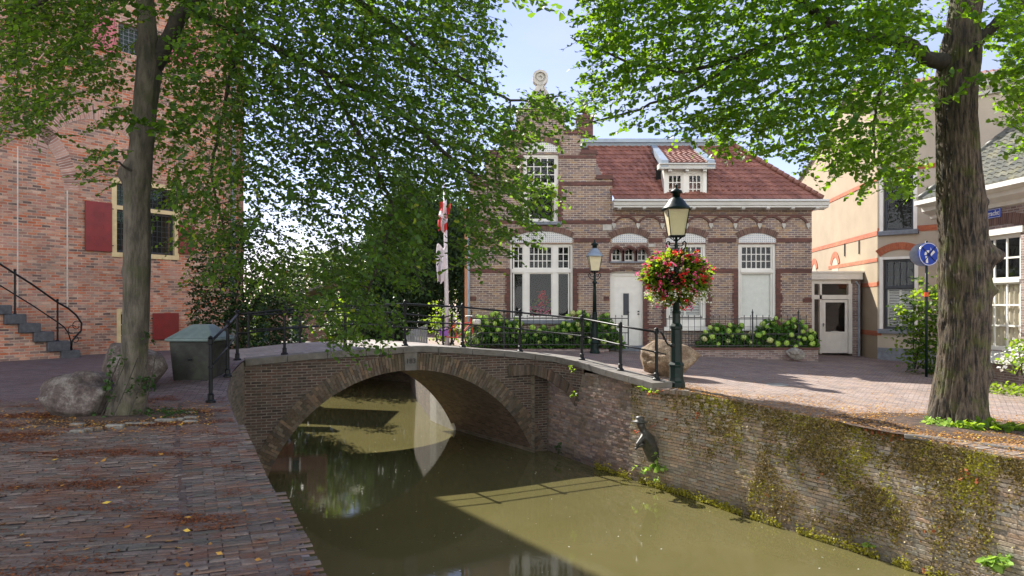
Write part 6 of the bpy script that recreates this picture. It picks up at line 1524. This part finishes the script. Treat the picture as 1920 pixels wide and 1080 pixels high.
# background trees and bushes
def cell_points(rows, x0, y0, cell, Y0, Y1, per, rg):
    return spray_field(rows, x0, y0, cell, Y0, Y1, per, rg, None)
def bush(name, label, cat, rows, x0, y0, cell, Y0, Y1, per, size, mat, seed, base, stems=3, group=None, k=7, droop=.3, mat2=None):
    g = np.random.default_rng(seed); P = spray_field(rows, x0, y0, cell, Y0, Y1, per, g, None)
    th = thing(name, label, cat, base, group)
    mb = MB(); rnd = random.Random(seed)
    for i in range(stems):
        t = Vector(tuple(P[rnd.randrange(len(P))])); b = Vector(base)+Vector((rnd.gauss(0,.1),rnd.gauss(0,.1),0)); Lh = (t-b).length
        mb.tube([tuple(b), tuple(b.lerp(t,.35)+Vector((0,0,.12*Lh))), tuple(b.lerp(t,.7)+Vector((0,0,.08*Lh))), tuple(t)], [max(.02,.012*Lh), max(.015,.009*Lh), .012, .006], 6, cap=False)
    mb.build('stems' if cat != 'tree' else 'trunk', M['branch'], th, smooth=True)
    if mat2: 
        h = g.random(len(P)) < .25; sprays('foliage', P[~h], base, mat, th, size, g, k=k, L0=size*4, L1=size*7, droop=droop, up=.9); sprays('foliage', P[h], base, mat2, th, size, g, k=k, L0=size*4, L1=size*7, droop=droop, up=.9)
    else: sprays('crown' if cat == 'tree' else 'foliage', P, base, mat, th, size, g, k=k, L0=size*4, L1=size*7, droop=droop, up=.9)
    return th
bush('yew_bush', 'dense dark shrub with reddish tips against the old tower wall', 'bush',
     ["00033220","00355532","04667654","06888765","08999876","09999987","08999998","06999988","07899888","05788877"], 330, 390, 30, 22.3, 24.2, 34, .09, M['leaf_dark'], 31, wp_(430,690,23.3), 6, mat2=M['leaf_shrub'])
def pxm(a): return a
bush('garden_tree', 'mid green tree standing beyond the shed', 'tree', ["000000000","002346776","135678888","357788998","357889999","679999999","899999999","899999999"], 470, 440, 30, 36, 41, 60, .17, M['leaf_shrub'], 33, wp_(620,640,38), 8)
bush('garden_tree', 'yellow green tree rising behind the weeping beech', 'tree', ["002420","046664","058886","069997","068998","058897"], 690, 370, 32, 40, 44, 50, .18, M['leaf_bright'], 35, wp_(770,640,42), 7)
bush('garden_tree', 'far dark tree between the tower and the shed', 'tree', ["0330","4775","8999","9999"], 440, 545, 28, 44, 48, 50, .22, M['leaf_dark'], 37, wp_(495,640,46), 6)
bush('garden_shrub', 'yellow flowering shrub beside the shed door', 'bush', ["0230","3675","5897","4885","2663"], 590, 560, 20, 25.5, 26.6, 9, .09, M['leaf_bright'], 39, wp_(628,645,26), 4, mat2=M['fl_white'])
bush('garden_shrub', 'small bright green shrub left of the flagpole', 'bush', ["03300","05640","16872","27884","15753"], 795, 562, 15, 24.6, 25.3, 8, .08, M['leaf_bright'], 41, wp_(825,640,25), 4)
bush('climbing_shrub', 'tall leafy shrub with a few pink blossoms behind the road sign', 'bush', ["0003300","0035752","0367864","2578876","4688876","3678875","4788986","3678876","2578765","1367653"], 1680, 500, 20, 20.9, 21.8, 14, .10, M['leaf_bright'], 43, wp_(1722,692,21.4), 5, mat2=M['leaf_ivy'])
bush('garden_shrub', 'pale leaved plant by the cottage window sill', 'bush', ["0255","2688","4899","2688"], 1875, 628, 18, 15.5, 16.6, 8, .08, M['leaf_bright'], 45, wp_(1912,705,16), 3, mat2=M['fl_white'])
# weeping beech: hanging strands from a dome
g = np.random.default_rng(50); wb = thing('weeping_beech', 'large dark weeping tree with curtains of hanging leaves beyond the bridge', 'tree', (-4.6, 38, .4))
mb = MB(); mb.tube([(-4.6,38,-.2),(-4.5,38,2),(-4.8,38.1,4.5),(-4.5,38,7)], [.35,.28,.2,.08], 12, wob=.1); mb.build('trunk', M['bark_right'], wb, smooth=True)
pts = []
for i in range(2600):
    a = g.uniform(0, 2*math.pi); rr = math.sqrt(g.random()); kk = 1+.45*noise.noise(Vector((math.cos(a)*1.7,math.sin(a)*1.7,4))); x = -4.7+4.1*kk*rr*math.cos(a); y = 38+3.4*kk*rr*math.sin(a); zt = .9+7.0*math.sqrt(max(0, 1-rr**2.0))*(1+.28*noise.noise(Vector((x*.8,y*.8,1))))+g.normal()*.25
    Lh = g.uniform(1.4, 4.2)*(1.25 if rr > .7 else .8); zb = max(.3+.5*g.random(), zt-Lh); n = int((zt-zb)/.12)
    t = np.linspace(0, 1, max(3, n)); sw = g.normal(size=2)*.15
    pts.append(np.stack([x+sw[0]*t+g.normal(size=len(t))*.03, y+sw[1]*t+g.normal(size=len(t))*.03, zt+(zb-zt)*t],1))
leafcloud('crown', np.concatenate(pts), .15, M['leaf_willow'], wb, 5, down=1.2, aspect=.75)
hedge = bush('weeping_willow', 'pale green willow trailing its twigs over the canal beyond the bridge', 'tree', ["0022000","0245500","2567764","3678876","2578875","1467764"], 560, 500, 28, 33, 36, 40, .12, M['leaf_willow'], 53, (-11.2,34.5,0), 6, k=9, droop=1.6)

# ------------------------------------------------------------------ hydrangeas
def head_proto():
    bm = bmesh.new(); bmesh.ops.create_icosphere(bm, subdivisions=3, radius=.092)
    for v in bm.verts: v.co *= 1+.14*noise.noise(v.co*55)+.06*noise.noise(v.co*130); v.co.z *= .85
    me = bpy.data.meshes.new('flower_head'); bm.to_mesh(me); bm.free(); me.materials.append(M['hyd_head']); return me
HEAD = None
def m_hyd():
    t = NT('lime hydrangea head'); o = t.n('ObjectInfo'); v = t.obj()
    c = t.ramp(o.outputs['Random'], [(0,(.26,.44,.06)),(.4,(.40,.60,.10)),(.8,(.50,.66,.15)),(1,(.56,.55,.26))])
    c = t.mix(c, t.ramp(t.noise(v, 26, 4, .7), [(.35,(.45,.5,.4)),(.65,(1.25,1.25,1.2))]), 1.0, 'MULTIPLY')
    t.bump(t.noise(v, 60, 3), 1.0, .02); return t.set(Base_Color=c, Roughness=.9)
M['hyd_solid'] = m_hyd()
HEAD = head_proto(); HEAD.materials.clear(); HEAD.materials.append(M['hyd_solid'])
def hydrangea(label, px0, px1, pyt, pyb, Y, nh, seed):
    g = np.random.default_rng(seed); x0, x1, zt, zb = unp(px0,Y), unp(px1,Y), unz(pyt,Y), unz(pyb,Y); th = thing('hydrangea_bush', label, 'bush', ((x0+x1)/2, Y, zb), 'hydrangea bushes in front of the brick house')
    n = int(900*(x1-x0)); u = g.random(n)*2-1; v = g.random(n); hgt = (zt-zb)*np.sqrt(np.clip(1-np.abs(u)**3,0,1))*(.86+.14*np.sin(u*9+seed))
    P = np.stack([(x0+x1)/2+u*(x1-x0)/2, Y+g.uniform(-.32,.32,n), zb+hgt*v**.8],1); leafcloud('foliage', P, .13, M['hyd_leaf'], th, seed, down=.1)
    mb = MB()
    for k in range(5): xx = x0+(x1-x0)*(k+.5)/5; mb.tube([(xx,Y,zb-.1),(xx+.05,Y,zb+.5*(zt-zb))], .012, 5)
    mb.build('stems', M['branch'], th)
    for k in range(nh):
        for _ in range(30):
            uu = g.uniform(-.95,.95); vv = g.random()**.7; h = (zt-zb)*math.sqrt(max(0,1-abs(uu)**3)); p = ((x0+x1)/2+uu*(x1-x0)/2, Y-.34+.1*g.random()-(.0 if vv < .8 else -.25*g.random()), zb+.1+h*vv*.95)
            if all(math.dist(p, q) > .18 for q in [c[1] for c in done]): break
        o = bpy.data.objects.new('flower_head', HEAD); COL.objects.link(o); o.parent = th; o.location = Vector(p)-th.location; s = g.uniform(.75,1.25); o.scale = (s,s,s); o.rotation_euler = (g.random()*6,g.random()*6,0); done.append((th, p))
done = []
hydrangea('lush hydrangea bush full of lime heads next to the left corner of the brick house', 876, 985, 588, 650, 24.85, 26, 1)
hydrangea('low sparse hydrangea under the wide ground floor window', 980, 1062, 612, 652, 24.95, 10, 2)
hydrangea('hydrangea bush behind the small green lamp left of the front door', 1040, 1166, 584, 652, 24.9, 24, 3)
hydrangea('low hydrangea in the planter under the middle window', 1312, 1405, 606, 655, 24.75, 14, 4)
hydrangea('tall hydrangea bush at the right end of the planter wall', 1400, 1530, 597, 658, 24.7, 26, 5)

# ------------------------------------------------------------------ wall moss and weeds
def scatter(name, label, P, size, mat, seed, flat=.7, cat=None):
    o = petals(name, P, size, mat, None, flat, seed); return tag(o, label, cat, kind='stuff')
at, tot = pathpt(WL[::-1]); g = np.random.default_rng(77); PB, PG, PD = [], [], []
for _ in range(90000):
    s = g.uniform(3.7, 13.3); x, y, tx, ty = at(s); z1 = wtop(x, y); v = g.random(); z = z1-(z1-WATER)*v
    nn_ = noise.noise(Vector((s*.9, z*1.3, 2)))+.5*noise.noise(Vector((s*3.1, z*3.3, 7)))+.3*noise.noise(Vector((s*9,z*9,1)))
    lim_ = -.06+1.1*v-(.40 if 7 < s < 11.2 else .10 if s >= 11.2 else .05)-(.35 if v < .12 and s > 4.4 else 0)
    if s < 4.6: lim_ += .4
    if g.random() > 1/(1+math.exp(-(nn_-lim_)*5.5)): continue
    o = bat(s)*(z-WATER)-.012-.02*g.random(); p = (x-ty*o*1, y+tx*o, z+g.normal()*.006); 
    q = noise.noise(Vector((s*1.6+9, z*1.6, 4)))+.4*noise.noise(Vector((s*6, z*6, 4)))
    (PG if q+.25*g.normal() > .26 else PB).append(p)
    if noise.noise(Vector((s*1.2+30, z*2, 4))) > .42 and g.random() < .05: PD.append((p[0]-.02, p[1]-.01, p[2]))
if PB: scatter('dry_moss', 'brown green dry moss tufts covering the upper canal wall', PB, .019, M['moss_brown'], 1)
if PG: scatter('green_moss', 'bright yellow green moss patches on the canal wall', PG, .018, M['moss_green'], 2)
if PD: scatter('dead_creeper_leaves', 'orange dead leaves caught in the canal wall moss', PD, .032, M['moss_dead'], 3)
PW = []
for _ in range(3800):
    s = g.uniform(2.4, 13.3); x, y, tx, ty = at(s); 
    if noise.noise(Vector((s*2.2, 0, 9))) < -.22: continue
    o = -.03-.04*g.random(); PW.append((x-ty*o, y+tx*o, WATER+.01+abs(g.normal())*.07))
scatter('waterline_algae', 'green algae and debris along the waterline of the right wall', PW, .022, M['moss_green'], 4)
def weed(label, px, py, Y, n, spread, size, mat, seed, hang=0.3, d=0.0):
    g = np.random.default_rng(seed); c = np.array(wp_(px, py, Y)); c[1] += d
    th = thing('wall_weed', label, 'plant', tuple(c)); L_ = []
    mb = MB()
    for i in range(max(3, n//9)):
        a = g.normal(size=3); a[2] = abs(a[2])*.6-hang*g.random(); a /= np.linalg.norm(a); e = c+a*spread*g.uniform(.5,1.1); e[1] = min(e[1], c[1]+.02); m = (c+e)/2+np.array([0,0,.06])
        mb.tube([tuple(c), tuple(m), tuple(e)], .0035, 4, cap=False)
        for t in np.linspace(.3, 1, 9): L_.append(c*(1-t)**2+2*m*t*(1-t)+e*t*t)
    mb.build('stems', M['branch'], th); leafcloud('leaves', np.array(L_), size, mat, th, seed, down=.2)
    return th
weed('bright green leafy weed growing from the canal wall below the statue', 1228, 880, 15.5, 110, .44, .105, M['wall_plant'], 1)
weed('small weed on the canal wall above the waterline, right of the statue weed', 1234, 902, 15.5, 22, .16, .06, M['wall_plant'], 21)
weed('fresh green weed at the water edge in the lower right corner', 1852, 1062, 9.7, 90, .36, .12, M['wall_plant'], 2)
weed('tiny weed at the water edge below the mossy wall', 1622, 1022, 11.4, 22, .15, .06, M['wall_plant'], 3)
weed('small yellow fern under the coping above the niche', 1073, 694, 18.1, 16, .16, .06, M['leaf_bright'], 4, d=-.1)
weed('small fern growing from the niche pier', 1074, 742, 17.9, 18, .18, .07, M['leaf_bright'], 5, d=-.1)
weed('dark fern at the waterline beside the niche', 1042, 842, 18.6, 36, .26, .08, M['leaf_ivy'], 6, d=-.1)
weed('orange and green fern on the coping end beside the lamp', 1218, 735, 15.25, 60, .28, .07, M['leaf_bright'], 7)
weed('drying orange fern tips hanging over the coping end', 1228, 742, 15.2, 30, .2, .06, M['moss_dead'], 8)
# ivy on the left trunk, leaves at the foot of the right trunk
g = np.random.default_rng(8); P = []
for _ in range(900):
    z = g.random()**1.4*1.35; a = g.uniform(-math.pi, math.pi*.15); r = interp(z, [0,.2,.5,.9,1.4], [.42,.35,.28,.25,.23])+.035
    if noise.noise(Vector((math.cos(a)*2, z*3, 1))) < -.02+z*.3: continue
    cx = interp(z, [0,.3,.8,1.4], [TB[0]-.01, TB[0]+.03, TB[0]+.11, TB[0]+.14]); P.append((cx+r*math.cos(a), LYT+r*math.sin(a), z))
iv = thing('ivy', 'patchy ivy climbing the foot of the left tree trunk', 'plant', (TB[0], LYT-.4, 0)); leafcloud('leaves', np.array(P), .06, M['leaf_ivy'], iv, 3, down=.4)
mb = MB()
for k in range(5): a = R(-150+30*k); mb.tube([(TB[0]+.02*i+(.40-.012*i*1.2)*math.cos(a+.05*i), LYT+(.40-.013*i*1.2)*math.sin(a+.05*i), .1*i) for i in range(10)], .008, 5)
mb.build('stems', M['branch'], iv)
gz0 = zg(RB[0], RB[1], 1)
def ground_plants(label, cx, cy, rx, ry, n, size, mat, seed, side, name='ground_weed', hmax=.12):
    g = np.random.default_rng(seed); a = g.uniform(0, 2*math.pi, n); r = np.sqrt(g.random(n)); x = cx+rx*r*np.cos(a); y = cy+ry*r*np.sin(a)
    z = np.array([zg(float(p), float(q), side) for p, q in zip(x, y)])+g.random(n)*hmax
    o = leafcloud(name, np.stack([x,y,z],1), size, mat, None, seed, down=.0); return tag(o, label, None, kind='stuff')
ground_plants('green weeds around the foot of the right tree', RB[0]+.35, RB[1]-.62, .85, .25, 320, .11, M['leaf_bright'], 61, 1)
ground_plants('low weeds left of the right tree foot', RB[0]-.55, RB[1]-.45, .3, .2, 130, .08, M['wall_plant'], 62, 1)
ground_plants('grass tufts at the foot of the left tree', TB[0]+.65, LYT-.1, .5, .3, 170, .05, M['leaf_ivy'], 63, -1)
ground_plants('grass strip along the foot of the cottage', 12.3, 17.4, 1.0, 1.4, 600, .09, M['leaf_bright'], 64, 1)

# ------------------------------------------------------------------ tree pits, edging stones, litter
mb = MB(); N = 26
def disc(mb, cx, cy, rx, ry, side, lift=.012, seed=0, rings=6):
    vs = [(cx, cy, zg(cx, cy, side)+lift+.05)]; fs = []
    for i in range(1, rings+1):
        for k in range(N):
            t = 2*math.pi*k/N; q = i/rings*(1+.12*noise.noise(Vector((math.cos(t)*2,math.sin(t)*2,seed)))); x, y = cx+rx*q*math.cos(t), cy+ry*q*math.sin(t)
            vs.append((x, y, zg(x, y, side)+lift+.05*(1-(i/rings)**2)+.02*noise.noise(Vector((x*3,y*3,0)))*(i < rings)))
    for k in range(N): fs.append((0, 1+k, 1+(k+1)%N))
    for i in range(rings-1):
        for k in range(N): a = 1+i*N; fs.append((a+k, a+N+k, a+N+(k+1)%N, a+(k+1)%N))
    mb.add(vs, fs)
disc(mb, -5.75, 10.75, 1.35, .95, -1, .0); struct(mb.build('soil_bed', M['soil'], smooth=True))
mb = MB(); disc(mb, RB[0]-.1, RB[1]-.3, 2.1, 1.3, 1, .006, 3); struct(mb.build('soil_bed', M['soil'], smooth=True))
M['edging'] = m_plain('worn edging stone', (.20,.19,.165), .8, .25, scale=9, bump=.4)
eg = thing('edging_stones', 'row of worn pale edging stones in front of the left tree', 'edging', (-5.6, 9.9, 0)); g = np.random.default_rng(5)
for (a, b, c) in ((133,158,800),(133,160,811),(160,176,808),(178,190,806),(200,232,803),(236,290,797),(292,330,792),(330,345,790),(346,371,786),(344,368,776),(346,370,793)):
    Y = FPX*1.7/(c-HY); x0, x1 = unp(a, Y), unp(b, Y); mb = MB(Frame((x0+x1)/2, Y, R(g.normal()*3))); w = (x1-x0)/2; mb.cbox(-w, w, -.05, .05, -.03, .035+g.random()*.02, .012); mb.build('stone', M['edging'], eg)
er = thing('edging_stones', 'cracked stone strip in the litter right of the right tree', 'edging', wp_(1800,845,10.2))
for k in range(9):
    px = 1715+27*k; py = 810+7.5*k; Y = 11.0-.10*k; x = unp(px, Y); z = zg(x, Y, 1); mb = MB(Frame(x, Y, R(-28+g.normal()*5), z)); mb.cbox(-.14, .13, -.045, .045, -.03, .035, .01); mb.build('stone', M['stone_cope'], er)
def litter(label, n, fn, size, mat, seed, side, lift=.01, name='fallen_leaves'):
    g = np.random.default_rng(seed); P = []
    while len(P) < n:
        x, y = fn(g)
        if x is None: continue
        P.append((x, y, zg(x, y, side)+lift+g.random()*.012))
    P = np.array(P); N_ = len(P); a = g.uniform(0, 2*math.pi, N_); s = size*(.6+.8*g.random(N_)); t = g.normal(size=(N_,2))*.25
    ax = np.stack([np.cos(a), np.sin(a), t[:,0]],1)*s[:,None]; bx = np.stack([-np.sin(a), np.cos(a), t[:,1]],1)*s[:,None]*.6
    v = np.stack([P-ax, P-bx, P+ax, P+bx],1).reshape(-1,3); v[:,2] = np.maximum(v[:,2], np.repeat(P[:,2],4)-.006)
    o = quads(name, v, mat, None); return tag(o, label, None, kind='stuff')
def fL(g):
    x, y = g.uniform(-9, 1), g.uniform(2.8, 13)
    return (x, y) if inL(x, y, .03) and x > -.75*y-.5 else (None, None)
litter('scattered yellow fallen leaves on the left brick pavement', 260, fL, .028, M['litter'], 1, -1, .022)
litter('grey leaf scraps on the left pavement', 500, fL, .012, M['seed'], 12, -1, .022, 'leaf_scraps')
def fS(g):
    for _ in range(50):
        x, y = g.uniform(-9, 1), g.uniform(2.8, 13)
        if inL(x, y, .05) and x > -.75*y-.5 and noise.noise(Vector((x*.9, y*1.9, 3)))+.4*noise.noise(Vector((x*3,y*5,1)))+.16*g.normal() > .36: return x, y
    return None, None
litter('reddish brown seed debris drifted between the left paving bricks', 26000, fS, .011, M['seed'], 2, -1, .016, 'seed_debris')
def fP(g): x, y = g.normal(-5.7, 1.0), g.normal(10.5, .7); return (x, y) if inL(x, y, .3) else (None, None)
litter('leaf litter in the left tree pit', 2500, fP, .018, M['litter'], 3, -1, .03, 'leaf_litter')
def fR(g):
    s = g.uniform(3.9, 13.5); x, y, tx, ty = at(s); o = .25+abs(g.normal())*(1.2 if s > 6 else .5)
    return x-ty*o, y+tx*o
litter('dense leaf litter along the top of the right quay', 9000, fR, .017, M['litter'], 4, 1, .008, 'leaf_litter')
def fR2(g): x, y = g.normal(RB[0]-.4, 1.5), g.normal(RB[1]-.6, .9); return (x, y) if x > interp(y, [5,11.25,13.4,16], [9.4,6.0,4.7,3.1]) else (None, None)
litter('leaf litter around the right tree', 8000, fR2, .018, M['litter'], 5, 1, .03, 'leaf_litter')
def fR3(g): x, y = g.uniform(3, 13), g.uniform(12, 22); return (x, y) if x > 18.4-y*.98 else (None, None)
litter('scattered fallen leaves on the sunny street', 700, fR3, .022, M['litter'], 6, 1, .006)
# floating specks on the water
g = np.random.default_rng(3); n = 520; x = g.uniform(-6, 6, n); y = g.uniform(4, 24, n); c = [(a, b, WATER+.004) for a, b in zip(x, y) if a < interp(b, [4,11.25,16,19,24], [8,5.4,2.6,.3,-3.6]) and a > interp(b, [4,8.6,16.3,24], [-.8,-3,-5.8,-9]) and noise.noise(Vector((a*.5,b*.3,0))) > -.15]
P = np.array(c); N_ = len(P); s = .006+.014*g.random(N_)**3; a = g.uniform(0,6.28,N_); ax = np.stack([np.cos(a),np.sin(a),a*0],1)*s[:,None]; bx = np.stack([-np.sin(a),np.cos(a),a*0],1)*s[:,None]*.7
tag(quads('floating_specks', np.stack([P-ax,P-bx,P+ax,P+bx],1).reshape(-1,3), M['fl_white'], None), 'pale specks and leaf bits floating on the canal', None, kind='stuff')
# manhole grate
x, y = unp(1455, 17.0), 17.0; z = zg(x, y, 1); mg = thing('drain_cover', 'round metal drain cover in the sunny street', 'drain cover', (x, y, z))
mb = MB(); mb.lathe([(.30,0),(.30,.008),(.27,.010)], (x,y,z), 24); mb.build('rim', M['metal_grey'], mg); mb = MB()
for k in range(7): mb.box(x-.2, x+.2, y-.2+k*.065, y-.18+k*.065, z+.010, z+.018)
mb.build('grate', M['metal_grey'], mg)
